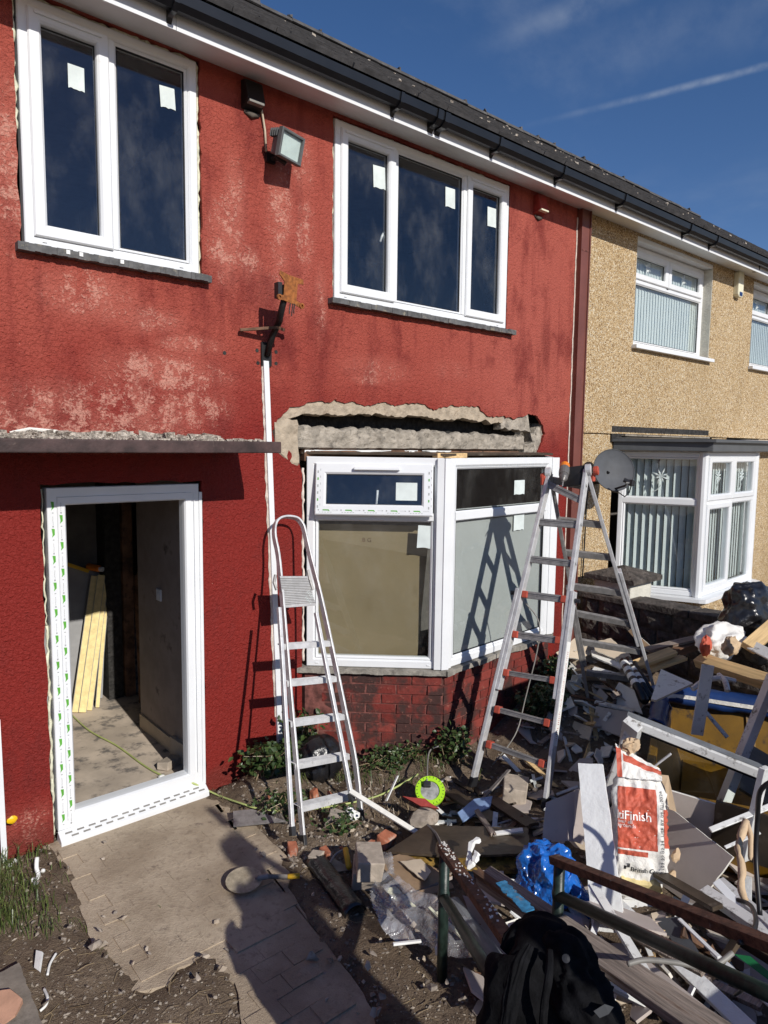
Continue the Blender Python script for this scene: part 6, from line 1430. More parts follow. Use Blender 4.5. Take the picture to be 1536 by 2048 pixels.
# white boards, plaster bag, plasterboard in front of the skip
sheet('white_board', 'tall white board leaning on the skip left of the plaster bag', 'board', [(1156, 1526, .72), (1205, 1528, .74), (1262, 1945, .04), (1190, 1930)], .03, 'white_board', edge='white_board', jag_=.002)
sheet('plasterboard_piece', 'grey plasterboard piece behind the blue sack', 'plasterboard', [(1092, 1605, .45), (1152, 1580, .52), (1172, 1685, .30), (1085, 1680)], .012, 'pb_grey', edge='pb_white', jag_=.003)
sheet('plasterboard_piece', 'grey plasterboard flap folded beside the white board', 'plasterboard', [(1150, 1578, .55), (1178, 1582, .55), (1166, 1690, .30), (1146, 1682)], .014, 'pb_grey', edge='pb_white')
sheet('plasterboard_sheet', 'large grey plasterboard with a clipped corner, right of the plaster bag', 'plasterboard', [(1330, 1608, .44), (1466, 1714, .38), (1390, 1816, .10), (1285, 1745), (1290, 1640)], .013, 'pb_grey', edge='pb_white', jag_=.0015)
sheet('plasterboard_sheet', 'dark shaded plasterboard sheet standing in the skip', 'plasterboard', [(1335, 1580, .52), (1442, 1612, .50), (1425, 1705, .22), (1330, 1680)], .013, 'pb_grey', edge='pb_white')
sheet('dark_board', 'dark board standing against the skip front below the old frame', 'board', [(1432, 1602, .54), (1560, 1640, .55), (1560, 1745, .25), (1420, 1695)], .014, 'dark_wood', jag_=.002)
# plaster bag
bl_, br_ = G(1229, 1757, .25), G(1339, 1772, .25); xw = (br_-bl_); wB = xw.length; xw.normalize(); lean = V((.22, .36, 1)).normalized(); zb_ = (lean-xw*lean.dot(xw)).normalized(); nb_ = xw.cross(zb_).normalized()
if nb_.dot(CAM-bl_) < 0: nb_ = -nb_
def height_at(py): return 0
# choose bag height so that its top edge meets the picture
lo, hi = .2, 1.2
for _ in range(40):
    m_ = (lo+hi)/2; p = bl_+zb_*m_; v_ = p-CAM; y = 1024-FOC*v_.dot(_up)/v_.dot(_fw); lo, hi = (m_, hi) if y > 1548 else (lo, m_)
hB = lo; dB = .12
PB = 2*(wB+dB)
def bagpt(s, v, off=0.):
    s = s % PB; e = 6.0
    taper = 1-.10*sm(.80, 1.0, v)+.0*v; bul = 1-.55*sm(.72, 1.0, v)-.35*sm(.15, .0, v)
    if s < wB: x, d = s, 0
    elif s < wB+dB: x, d = wB, s-wB
    elif s < 2*wB+dB: x, d = wB-(s-wB-dB), dB
    else: x, d = 0, dB-(s-2*wB-dB)
    xc = (x-wB/2)/(wB/2); dc = (d-dB/2)/(dB/2)
    k = (abs(xc)**e+abs(dc)**e)**(1/e); xc /= k; dc /= k
    px_ = wB/2+xc*wB/2*taper; dd = dB/2+dc*dB/2*bul
    p = bl_+xw*px_+zb_*(v*hB)-nb_*(dd-dB/2*(1-bul)*0)
    q = V((px_*9, v*hB*9, dc*2)); f = .016*N(q.x*1.0, q.y*1.0, q.z)+.013*(.4-abs(N(q.x*2.0, q.y*1.6, q.z+4))*1.6)+.008*(.4-abs(N(q.x*4.2, q.y*4.2, 9))*1.6)
    cx = V(((xc)*.5, 0, 0)); nout = (xw*(1 if abs(xc) > abs(dc) else 0)*(1 if xc > 0 else -1)+nb_*(1 if abs(dc) >= abs(xc) else 0)*(-1 if dc > 0 else 1))
    return p+nout*(f+off)
bag = thing('plaster_bag', 'white and red paper bag of finishing plaster standing on the rubble', 'plaster bag', (bl_+br_)/2)
def bagpatch(s0, s1, v0, v1, off, ns, nv): 
    b = MB(); b.v = [tuple(bagpt(s0+(s1-s0)*i/ns, v0+(v1-v0)*j/nv, off)) for j in range(nv+1) for i in range(ns+1)]; w_ = ns+1
    b.f = [(j*w_+i, j*w_+i+1, (j+1)*w_+i+1, (j+1)*w_+i) for j in range(nv) for i in range(ns)]; b.m = [0]*len(b.f); return b
b = bagpatch(0, PB, 0, 1, 0, 72, 48); b.f.append(tuple(range(72))); b.m.append(0); b.build('sack', M_['sack_white'], bag, smooth=True)
def printed(s0, s1, v0, v1, name, mat, off=.0022, ns=36, nv=48): bagpatch(s0, s1, v0, v1, off, ns, nv).build(name, M_[mat], bag, smooth=True)
printed(.004, wB*.80, .30, .885, 'red_panel', 'sack_red'); printed(.006, wB*.62, .235, .283, 'red_band', 'sack_red', nv=4); printed(wB*.955, wB+dB*.55, .34, .70, 'red_side_panel', 'sack_red', ns=8)
def bagtext(txt, s0, v0, size, name, mat, rot=False, bold=0, off=.0045):
    tv, tf = text_mesh(txt, size, bold); b = MB()
    P = []
    for x, y, z in tv:
        s_, v_ = (s0+x, v0+y/hB) if not rot else (s0-y, v0+x/hB); P.append(bagpt(s_, v_, off))
    b.add(P, tf); b.build(name, M_[mat], bag)
bagtext('MultiFinish', -.085*wB/.29*1.0+.0, .575, .066*wB/.29, 'lettering', 'ink_white', bold=.0006); bagtext('Skim over all', -.05, .535, .026, 'lettering', 'ink_white'); bagtext('backgrounds', -.03, .497, .026, 'lettering', 'ink_white')
bagtext('British Gypsum', wB*.30, .085, .031, 'lettering', 'ink_black', bold=.0003); bagtext('5253 27 02:34  USE BY 09-01-2026', wB*.945, .10, .0265, 'lettering', 'ink_black', rot=True)
b = MB(); s0, v0 = wB*.17, .10
for (a, c, e, f_) in ((0, .0, .012, .035), (.016, .02, .03, .06)): b.add([bagpt(s0+a, v0+c, .003), bagpt(s0+e, v0+c, .003), bagpt(s0+e, v0+f_, .003), bagpt(s0+a, v0+f_, .003)], [(0, 1, 2, 3)])
b.build('logo_mark', M_['ink_black'], bag)
# flopped open mouth of the bag
tp = bl_+zb_*hB
def flop(u, v):                                                # u along the mouth, v outward/back
    p = bl_+zb_*(hB*.965)+xw*(wB*(.06+.86*u))-nb_*(.02+.10*v)+zb_*(.14*math.sin(v*1.9)*(1.15-.75*u))
    f = .02*(.4-abs(N(u*5+2, v*5)))+.012*(.4-abs(N(u*11, v*11, 3))); return p+nb_*f+zb_*f*.6
ns, nv = 26, 20; b = MB(); b.v = [tuple(flop(i/ns, j/nv)) for j in range(nv+1) for i in range(ns+1)]; w_ = ns+1
b.f = [(j*w_+i, j*w_+i+1, (j+1)*w_+i+1, (j+1)*w_+i) for j in range(nv) for i in range(ns)]; b.m = [1 if (5 < j < 10 and i > 3) or (i < 3 and j < 12) or (j > 16 and i > 9) else 0 for j in range(nv) for i in range(ns)]
o = b.build('torn_mouth', [M_['sack_white'], M_['sack_red']], bag, smooth=True)
b = MB(); c = flop(.35, .95)+zb_*.03
crumple(b, c, .05, 3, (1.2, .7, .8), 5, .5); b.build('paper_liner', M_['brown_paper'], bag)
b = MB(); pA = flop(.92, .25); b.add([pA, pA+xw*.05+zb_*.0, pA+xw*.085-zb_*.17, pA+xw*.05-zb_*.16, pA+xw*.03-zb_*.06+nb_*.01], [(0, 1, 2, 3, 4)]); b.build('torn_flap', M_['brown_paper'], bag)
for k, (px, py) in enumerate(((1352, 1712), (1345, 1752))):
    b = MB(); crumple(b, (0, 0, 0), .022, 2, (1.3, .7, 1.4), k*4.2, .6); o = b.build('paper_tear', M_['brown_paper'], bag); o.location = G(px, py, .34-.1*k)
sheet('foam_block', 'pale yellow foam block under the plaster bag', 'foam', [(1245, 1766, .24), (1322, 1773, .24), (1328, 1800, .15), (1255, 1800)], .05, 'foam', jag_=.004); sheet('foam_block', 'buff foam offcut right of the bag, on the rail side', 'foam', [(1325, 1802, .18), (1350, 1793, .20), (1402, 1826, .16), (1392, 1838), (1330, 1812)], .04, 'pufoam', jag_=.004)
# blue sack
b = MB(); bc_ = GG(1092, 1755, .17); crumple(b, (0, 0, 0), .160, 5, (1.0, .9, 1.0), 7.7, .24, 1.35); o = b.build('blue_sack', M_['blue_bag'], None, smooth=False); o.location = bc_; tag(o, 'shiny blue plastic rubbish sack behind the rusty rail', 'sack')
b = MB(); b.tube([bc_+V((.02, -.10, .05)), bc_+V((.06, -.18, -.04)), bc_+V((.08, -.22, -.10))], [.05, .03, .05], 8); b.build('twisted_neck', M_['blue_bag'], o)

# ================================================================ rails
rA0, rA1 = G(884, 1690, .60), G(1122, 2022, .92); rB0, rB1 = G(1106, 1712, .62), G(1560, 1889, .98)
def rail(label, a, c, ppx, midoff, ext, name='handrail'):
    t = thing(name, label, 'railing', (a.x, a.y, 0)); b = MB(); d = (c-a).normalized()
    b.beam(a, c+d*ext, .046, .010, (0, 0, 1)); b.beam(a+V((0, 0, -.018)), c+d*ext+V((0, 0, -.018)), .040, .026, (0, 0, 1)); b.build('top_rail', M_['rust'], t, bevel=.002)
    p = a+d*.05; b = MB(); b.tube([(p.x, p.y, p.z-.03), (p.x, p.y, -.1)], .024, 14); b.build('post', M_['green_steel'], t, smooth=True)
    b = MB(); b.tube([(p.x+d.x*.02, p.y+d.y*.02, p.z-midoff), V((p.x, p.y, p.z-midoff))+(c+d*ext-a)], .024, 14); b.build('mid_rail', M_['green_steel'], t, smooth=True)
    b = MB(); b.lathe([(.0255, -.02), (.028, 0), (.0255, .02)], 14, Matrix.Translation((p.x, p.y, p.z-midoff))); b.build('weld_collar', M_['green_steel'], t, smooth=True)
    q = c+d*ext; b = MB(); b.tube([(q.x, q.y, q.z-.03), (q.x, q.y, .6)], .024, 14); b.build('post', M_['green_steel'], t, smooth=True)
    return t
rail('rusty topped handrail with the black jacket over it', rA0, rA0.lerp(rA1, .80), 0, .22, 0.); rail('rusty topped handrail in front of the plaster bag', rB0, rB1, 0, .16, .5)
b = MB()
for k in range(70): p = rA0.lerp(rA1, random.random()**1.8*.6); b.box(p+V((random.uniform(-.02, .02), random.uniform(-.012, .012), .007)), (random.uniform(.003, .010), random.uniform(.003, .008), .003), Matrix.Rotation(random.random()*3, 3, 'Z'))
tag(b.build('plaster_crumbs', M_['pb_white'], None), 'white plaster crumbs sprinkled on the rusty handrail', 'crumbs', kind='stuff')
# black jacket hung over the rail
ja = DP(1062, 1880, 1.870); jk = thing('jacket', 'black hooded jacket hung over the near end of the handrail', 'jacket', ja)
SEG = 56
def loft(spine, radii, name, mat, par, seedk=0., fold=.12, flat=.7, tw=1.0):
    b = MB(); SPn = smoothpts(spine, 9); n = len(SPn); m_ = len(radii)
    for i, p in enumerate(SPn):
        t_ = (SPn[min(i+1, n-1)]-SPn[max(i-1, 0)]).normalized(); view = (CAM-p).normalized(); s_ = t_.cross(view).normalized(); f_ = s_.cross(t_)
        x = i/(n-1)*(m_-1); k0 = min(int(x), m_-2); r = radii[k0]*(1-(x-k0))+radii[k0+1]*(x-k0)
        for k in range(SEG):
            th = 2*math.pi*k/SEG; c, q_ = math.cos(th+.35*i*tw/n), math.sin(th+.35*i*tw/n)
            q = 1+fold*(.5-abs(N(c*1.5+seedk, q_*1.5, i*.07+seedk))*2.2)+fold*.6*(.4-abs(N(c*4.2+seedk, q_*4.2, i*.16))*1.8)+fold*.35*(.4-abs(N(c*2+seedk*2, q_*2, i*.5)))
            b.v.append(tuple(p+s_*math.cos(th)*r*q+f_*math.sin(th)*r*q*flat))
    b.f = [(i*SEG+k, i*SEG+(k+1) % SEG, (i+1)*SEG+(k+1) % SEG, (i+1)*SEG+k) for i in range(n-1) for k in range(SEG)]+[tuple(range(SEG)), tuple((n-1)*SEG+k for k in range(SEG))]; b.m = [0]*len(b.f)
    return b.build(name, M_[mat], par, smooth=True)
loft([DP(1040, 1872, 1.914), DP(1062, 1884, 1.879), DP(1078, 1918, 1.844), DP(1068, 1985, 1.810), DP(1062, 2070, 1.792), DP(1060, 2200, 1.792), DP(1060, 2420, 1.810)], [0.044, 0.087, 0.117, 0.131, 0.131, 0.126, 0.104], 'body', 'cloth', jk, 1.3, .15, .62)
loft([DP(1096, 1888, 1.844), DP(1128, 1915, 1.801), DP(1150, 1965, 1.757), DP(1172, 2015, 1.705), DP(1205, 2080, 1.653)], [0.044, 0.071, 0.068, 0.071, 0.061], 'sleeve', 'cloth', jk, 4.1, .26, .8)
loft([DP(1012, 1906, 1.879), DP(1030, 1880, 1.888), DP(1058, 1868, 1.888), DP(1090, 1876, 1.853), DP(1118, 1900, 1.818)], [0.016, 0.030, 0.035, 0.030, 0.017], 'hood', 'cloth', jk, 2.2, .30, .7)
loft([DP(1060, 1890, 1.757), DP(1040, 1930, 1.723), DP(1022, 2000, 1.696), DP(1010, 2080, 1.688)], [0.010, 0.017, 0.019, 0.017], 'collar_flap', 'cloth', jk, 6.2, .3, .6)
loft([DP(1100, 1900, 1.766), DP(1098, 1950, 1.705), DP(1088, 2010, 1.688), DP(1084, 2090, 1.688)], [0.007, 0.010, 0.010, 0.009], 'front_seam', 'cloth', jk, 3.2, .2, .6)
bc__ = DP(1132, 1917, 1.727)
b = MB(); b.lathe([(.004, 0), (.010, .002), (.010, .004), (.003, .005)], 12, Matrix.Translation(bc__) @ (CAM-bc__).to_track_quat('Z', 'Y').to_matrix().to_4x4()); b.build('button', M_['black_plastic'], jk)
loft([DP(1150, 1920, 1.783), DP(1164, 1916, 1.783), DP(1172, 1926, 1.783)], [0.014, 0.017, 0.012], 'epaulette', 'cloth', jk, 1, .1)
b = MB(); P_ = [DP(1186, 2022, 1.631), DP(1208, 2008, 1.636), DP(1226, 2014, 1.644), DP(1216, 2028, 1.627), DP(1198, 2036, 1.623)]; b.slab(P_, .004); b.build('elbow_patch', M_['cloth_grey'], jk)

ZOFF = -.20
# ================================================================ long boards and strips under the rails (lower right)
random.seed(21)
t = plank('long_plank', 'long weathered roof timber with flaking blue paint, lying under the rails', 'timber', (968, 1752, .52), (1470, 2095, .62), .105, .05, 'timber_grey', 14, bev=.004)
a, c = G(1000, 1768, .55), G(1060, 1826, .565)
b = MB(); d = (c-a).normalized(); x = d.cross(V((0, 0, 1))).normalized(); n = 16; P = [a+d*(c-a).length*k/n+x*(-.022+random.uniform(-.008, .004)) for k in range(n+1)]+[a+d*(c-a).length*(n-k)/n+x*(.020+random.uniform(-.004, .010)) for k in range(n+1)]
b.slab([p+V((0, 0, .0065)) for p in P], .004); b.build('blue_paint_patch', M_['blue_paint'], t)
plank('split_timber', 'rust brown rotten rafter edge lying above the long plank', 'timber', (955, 1745, .56), (1142, 1880, .57), .035, .03, 'timber_old', 20, jag_=.02)
sheet('plasterboard_piece', 'pale plasterboard square under the upper end of the long plank', 'plasterboard', [(1000, 1752, .30), (1088, 1790, .30), (1052, 1812, .24), (975, 1775)], .012, 'pb_grey', edge='pb_white', jag_=.002)
sheet('plasterboard_piece', 'pale plasterboard piece between the post and the long plank', 'plasterboard', [(1075, 1792, .36), (1112, 1772, .40), (1142, 1870, .30), (1135, 1890), (1118, 1862)], .012, 'pb_grey', edge='pb_white', jag_=.003)
sheet('plasterboard_sheet', 'long beige plasterboard strip right of the long plank at the bottom', 'plasterboard', [(1255, 1925, .42), (1292, 1918, .45), (1420, 2020, .45), (1380, 2075), (1310, 2012)], .012, 'pb_grey', edge='pb_white', jag_=.001)
sheet('plasterboard_piece', 'beige plasterboard under the white board foot', 'plasterboard', [(1238, 1935, .30), (1262, 1926, .32), (1312, 1985, .3), (1305, 1992)], .012, 'pb_tan', edge='pb_white', jag_=.002)
sheet('plasterboard_piece', 'tan plasterboard end at the bottom edge', 'plasterboard', [(1395, 2040, .4), (1430, 2022, .4), (1460, 2062, .38), (1420, 2080)], .012, 'pb_tan', edge='pb_white', jag_=.002)
plank('white_strip', 'long wide white board running down to the bottom right', 'strip', (1205, 1782, .36), (1530, 2090, .42), .075, .015, 'white_board', 8)
plank('white_strip', 'thin white strip just below the foam blocks', 'strip', (1358, 1838, .42), (1438, 1915, .42), .018, .01, 'upvc', 10); plank('white_strip', 'long thin white strip ending at the right edge', 'strip', (1425, 1905, .40), (1575, 2040, .42), .026, .012, 'upvc', 10)
plank('white_strip', 'thin white strip crossing under the long thin one', 'strip', (1452, 1918, .38), (1520, 2030, .36), .022, .01, 'upvc_old', 10)
plank('upvc_profile', 'double white window profile at the right edge above the rail', 'profile', (1408, 1782, .50), (1580, 1898, .52), .055, .045, 'upvc_old', 15); plank('upvc_profile', 'second white window profile tucked under the double one', 'profile', (1440, 1762, .52), (1580, 1880, .55), .045, .03, 'upvc_old', 15)
plank('white_strip', 'white strip standing up at the corner of the big plasterboard', 'strip', (1432, 1762, .55), (1500, 1835, .5), .04, .012, 'upvc', 30)
plank('old_beam', 'dark brown beam lying behind the rail on the right', 'timber', (1395, 1812, .42), (1580, 1925, .46), .10, .05, 'dark_wood', 15)
sheet('mirror_sheet', 'dirty patterned glass sheet lying under the rail', 'glass sheet', [(1310, 1838, .38), (1358, 1832, .42), (1412, 1930, .38), (1395, 1945), (1335, 1870)], .006, 'dish', jag_=.002)
sheet('plasterboard_piece', 'pale plasterboard broken edge beside the patterned glass', 'plasterboard', [(1300, 1845, .36), (1318, 1838, .38), (1405, 1935, .36), (1398, 1952), (1345, 1925)], .012, 'pb_white', jag_=.004)
sheet('plasterboard_piece', 'beige scrap with black scrawl near the right edge', 'plasterboard', [(1395, 1945, .36), (1430, 1935, .38), (1458, 1965, .36), (1450, 1985), (1410, 1980)], .012, 'pb_grey', jag_=.003)
sheet('green_plastic_sheet', 'green plastic sheet corner at the right edge', 'sheet', [(1468, 1908, .44), (1500, 1912, .46), (1570, 1970, .44), (1570, 1985)], .005, 'green_sheet')
cord('bent_conduit', 'grey bent conduit lying across the boards', [G(1255, 1928, .52), G(1290, 1920, .53), G(1350, 1925, .53), G(1412, 1936, .52), G(1440, 1925, .54), G(1465, 1906, .56)], .010, 'cable_grey', 'conduit')
cord('cable_hook', 'short dark cable curl near the bottom right', [G(1470, 1990, .40), G(1485, 1980, .44), G(1497, 1962, .46), G(1505, 1955, .46)], .006, 'black_plastic')
t = sheet('plastic_bracket', 'white plastic angle bracket lying by the left post at the bottom', 'bracket', [(962, 1955, .16), (980, 1952, .18), (978, 1990, .12), (962, 1982)], .006, 'white_scrap'); sheet('painted_timber', 'white painted timber end with a rusty split side by the left post', 'timber', [(952, 1986, .14), (968, 1980, .16), (962, 2040, .10), (942, 2030)], .04, 'white_board', edge='timber_old', jag_=.004)
plank('grey_pipe', 'dark grey plastic pipe sloping under the left rail', 'pipe', (905, 1800, .32), (1015, 1945, .36), .06, .05, 'upvc_inner', 0, bev=.02)
sheet('grey_sheet', 'dark grey sheet standing between the two rails', 'panel', [(925, 1790, .30), (985, 1808, .34), (1030, 1930, .26), (985, 1950)], .012, 'foil', jag_=.001)
plank('batten', 'pale batten under the dark grey sheet', 'timber', (935, 1885, .20), (1000, 1940, .22), .03, .02, 'pb_tan', 10); plank('batten', 'tan batten between the plasterboards below the white board', 'timber', (1232, 1855, .30), (1290, 1915, .34), .02, .02, 'timber_new', 10); plank('batten', 'dark batten beside the tan one below the white board', 'timber', (1240, 1850, .29), (1300, 1908, .33), .03, .02, 'dark_wood', 10)
ZOFF = -.06
# ================================================================ heap between the bay and the stone wall
random.seed(31)
sheet('plasterboard_piece', 'torn sunlit plasterboard piece at the foot of the brown trunking', 'plasterboard', [(1112, 1305, .62), (1150, 1276, .70), (1188, 1290, .64), (1192, 1305), (1160, 1318), (1118, 1312)], .012, 'pb_tan', edge='pb_white', jag_=.004)
sheet('plasterboard_piece', 'folded plasterboard strip under the torn piece, left of the ladder leg', 'plasterboard', [(1128, 1308, .56), (1148, 1302, .60), (1168, 1322, .52), (1152, 1332)], .012, 'pb_tan', edge='pb_white', jag_=.002)
sheet('plasterboard_piece', 'second folded plasterboard strip, right beside the ladder leg', 'plasterboard', [(1148, 1302, .62), (1178, 1290, .66), (1200, 1312, .55), (1186, 1330)], .012, 'pb_tan', edge='pb_white', jag_=.002)
sheet('plasterboard_piece', 'broad torn plasterboard piece behind the ladder rungs', 'plasterboard', [(1186, 1284, .70), (1222, 1276, .74), (1262, 1312, .64), (1240, 1322), (1190, 1300)], .012, 'pb_tan', edge='pb_white', jag_=.005)
sheet('plasterboard_piece', 'long pinkish plasterboard edge across the heap behind the ladder', 'plasterboard', [(1182, 1300, .62), (1210, 1300, .62), (1262, 1330, .58), (1240, 1336), (1185, 1312)], .014, 'pb_white', jag_=.004)
sheet('plasterboard_piece', 'brown faced board leaning on the stone wall', 'board', [(1256, 1262, .84), (1262, 1258, .86), (1308, 1298, .70), (1296, 1304)], .014, 'laminate', edge='pb_white', jag_=.003)
sheet('plasterboard_piece', 'sunlit cream plasterboard face on the heap, nearest the bay', 'plasterboard', [(1112, 1312, .52), (1132, 1318, .52), (1158, 1340, .48), (1128, 1336)], .012, 'pb_white', edge='pb_white', jag_=.004)
sheet('plasterboard_piece', 'shaded plasterboard slope below the sunlit pieces', 'plasterboard', [(1185, 1322, .52), (1262, 1345, .52), (1258, 1372, .42), (1195, 1345)], .012, 'pb_grey', edge='pb_white', jag_=.003)
sheet('plasterboard_piece', 'white faced plasterboard offcut in the shade of the heap', 'plasterboard', [(1218, 1358, .46), (1240, 1362, .46), (1232, 1378, .40), (1210, 1372)], .012, 'white_board', jag_=.001)
sheet('plasterboard_piece', 'bluish white board triangle in the shade of the heap', 'plasterboard', [(1238, 1364, .48), (1268, 1380, .46), (1285, 1428, .34), (1215, 1402)], .012, 'white_board', edge='pb_white', jag_=.001)
sheet('plasterboard_piece', 'large shaded board face low on the heap above the frame end', 'plasterboard', [(1192, 1412, .35), (1260, 1425, .36), (1248, 1475, .22), (1185, 1452)], .012, 'pb_grey', edge='pb_white', jag_=.002)
sheet('plasterboard_piece', 'brownish board flat in the shade right of the folding ladder foot', 'plasterboard', [(1137, 1438, .25), (1185, 1455, .25), (1178, 1480, .18), (1135, 1466)], .012, 'pb_tan', edge='pb_white', jag_=.003)
plank('white_strip', 'white strip sloping through the shaded plants', 'strip', (1128, 1378, .30), (1180, 1412, .26), .035, .01, 'white_board', 20); plank('white_strip', 'thin white strip low in the shade behind the plaster bag', 'strip', (1178, 1468, .16), (1238, 1506, .14), .025, .01, 'upvc_old', 20)
plank('coving', 'grey strip of old coving laid across the heap', 'strip', (1186, 1338, .52), (1272, 1362, .50), .05, .02, 'upvc_old', 20); plank('coving', 'second grey strip lower on the heap', 'strip', (1190, 1404, .36), (1268, 1422, .36), .04, .02, 'upvc_old', 10)
for k, (a, c, l, w_, m_) in enumerate((((1246, 1322), (1290, 1402), 'old painted drainpipe, leftmost of the bundle under the ladder leg', .06, 'gutter'), ((1256, 1318), (1300, 1396), 'old painted drainpipe in the middle of the bundle', .05, 'gutter'), ((1268, 1325), (1306, 1388), 'thin black pipe, rightmost of the bundle', .035, 'seal'))):
    p0_, p1_ = G(*a, .66), G(*c, .52); b = MB(); b.tube([p0_, p1_], w_*.55, 10); o = b.build('drainpipe', M_[m_], None, smooth=True); tag(o, l, 'drainpipe', 'bundle of drainpipes under the ladder leg')
    if k < 2:
        b = MB()
        for q in range(4): t_ = .06+.16*q+.05*k; b.tube([p0_.lerp(p1_, t_), p0_.lerp(p1_, t_+.09)], w_*.56, 10)
        b.build('white_paint', M_['white_scrap'], o)
plank('split_timber', 'splintered orange timber on the heap, upper piece', 'timber', (1272, 1330, .68), (1345, 1303, .72), .09, .035, 'timber_new', 15, jag_=.03); plank('split_timber', 'splintered orange timber on the heap, lower piece', 'timber', (1300, 1338, .62), (1364, 1316, .66), .07, .03, 'timber_new', 10, jag_=.03)
plank('old_joist', 'dark old joist lying behind the splintered timber', 'timber', (1300, 1318, .66), (1420, 1280, .74), .08, .07, 'timber_old', 10, jag_=.01); plank('old_joist', 'grey topped board on the dark joist', 'timber', (1292, 1300, .72), (1410, 1272, .78), .10, .02, 'timber_grey', 0, jag_=.01)
plank('new_joist', 'clean pale joist lying across the heap behind the skip', 'timber', (1398, 1320, .86), (1560, 1372, .88), .10, .07, 'timber_new', 25, bev=.004); plank('new_joist', 'clean pale joist end sticking up at the right edge', 'timber', (1496, 1296, .98), (1560, 1240, 1.10), .11, .05, 'timber_new', 25, bev=.004)
plank('upvc_strip', 'white fascia strip at the right edge above the pale joist', 'strip', (1480, 1278, 1.0), (1570, 1325, .98), .10, .012, 'upvc_old', 20)
sheet('grey_board', 'grey board lying between the heap and the blue wrapping', 'board', [(1322, 1338, .80), (1386, 1366, .80), (1312, 1400, .78), (1302, 1398)], .014, 'upvc_old', edge='pb_tan', jag_=.001)
b = MB(); crumple(b, (0, 0, 0), .17, 5, (1.45, .85, .75), 11.3, .30, .85); o = b.build('paper_sack', M_['sack_white'], None, smooth=True); o.location = G(1442, 1282, .90); tag(o, 'screwed up white paper sack with a red corner on the heap', 'paper sack')
b = MB(); crumple(b, (0, 0, 0), .06, 4, (1.0, .5, 1.2), 2.3, .3, 1.1); q = b.build('red_corner', M_['sack_red'], o, smooth=True); q.location = G(1412, 1292, .93)
b = MB(); crumple(b, (0, 0, 0), .08, 4, (1.1, .6, .8), 6.1, .3, 1.1); q = b.build('brown_lining', M_['brown_paper'], o, smooth=True); q.location = G(1462, 1292, 1.0)
b = MB(); crumple(b, (0, 0, 0), .30, 5, (1.6, .7, 1.0), 9.1, .22, 1.15, Matrix.Rotation(.5, 3, 'Y')); o = b.build('black_sheeting', M_['black_bag'], None, smooth=True); o.location = G(1510, 1246, .90); tag(o, 'black plastic sheeting bunched at the right edge by the stone wall', 'sheeting')
b = MB(); P = smoothpts([G(1385, 1378, .8), G(1408, 1362, .84), G(1440, 1356, .86), G(1470, 1362, .84)], 4); b.tube(P, .018, 6); P = smoothpts([G(1438, 1350, .86), G(1450, 1362, .86), G(1455, 1382, .82)], 4); b.tube(P, .018, 6); tag(b.build('ribbed_hose', M_['upvc_old'], None), 'grey ribbed plastic hose above the blue wrapping', 'hose')

t = thing('shade_doors', 'added brown doors past the right edge, unseen, shading the ground behind the skip', 'doors', (4.4, -3.0, .1))  # unseen stack added to cast shade between the bay and the skip
for k in range(3):
    b = MB(); b.beam((4.36+.06*k, -3.06+.05*k, .05), (4.34+.06*k, -2.98+.06*k, 1.70-.08*k), .72, .038, (0, -1, 0)); b.build('shade_leaf', M_['laminate'], t, bevel=.003)
for k, (px, py, a) in enumerate(((1420, 1560, 20), (1480, 1600, -15), (1370, 1520, 60))):
    c = V((BL+FLc+BR+FRc)/4)+V((-.15+.25*k, .05-.18*k, -.16)); b = MB(); b.box((0, 0, 0), (.75, .5, .015)); o = b.build('skip_board', M_[('dark_wood', 'laminate', 'timber_old')[k]], None); o.matrix_basis = Matrix.Translation(c) @ (Matrix.Rotation(R(a), 4, 'Z') @ Matrix.Rotation(R(24-9*k), 4, 'X'))
    tag(o, ('blackish board lying in the skip, deepest in its shade', 'brown board lying slanted in the skip', 'reddish brown board end in the skip by the right edge')[k], 'board')
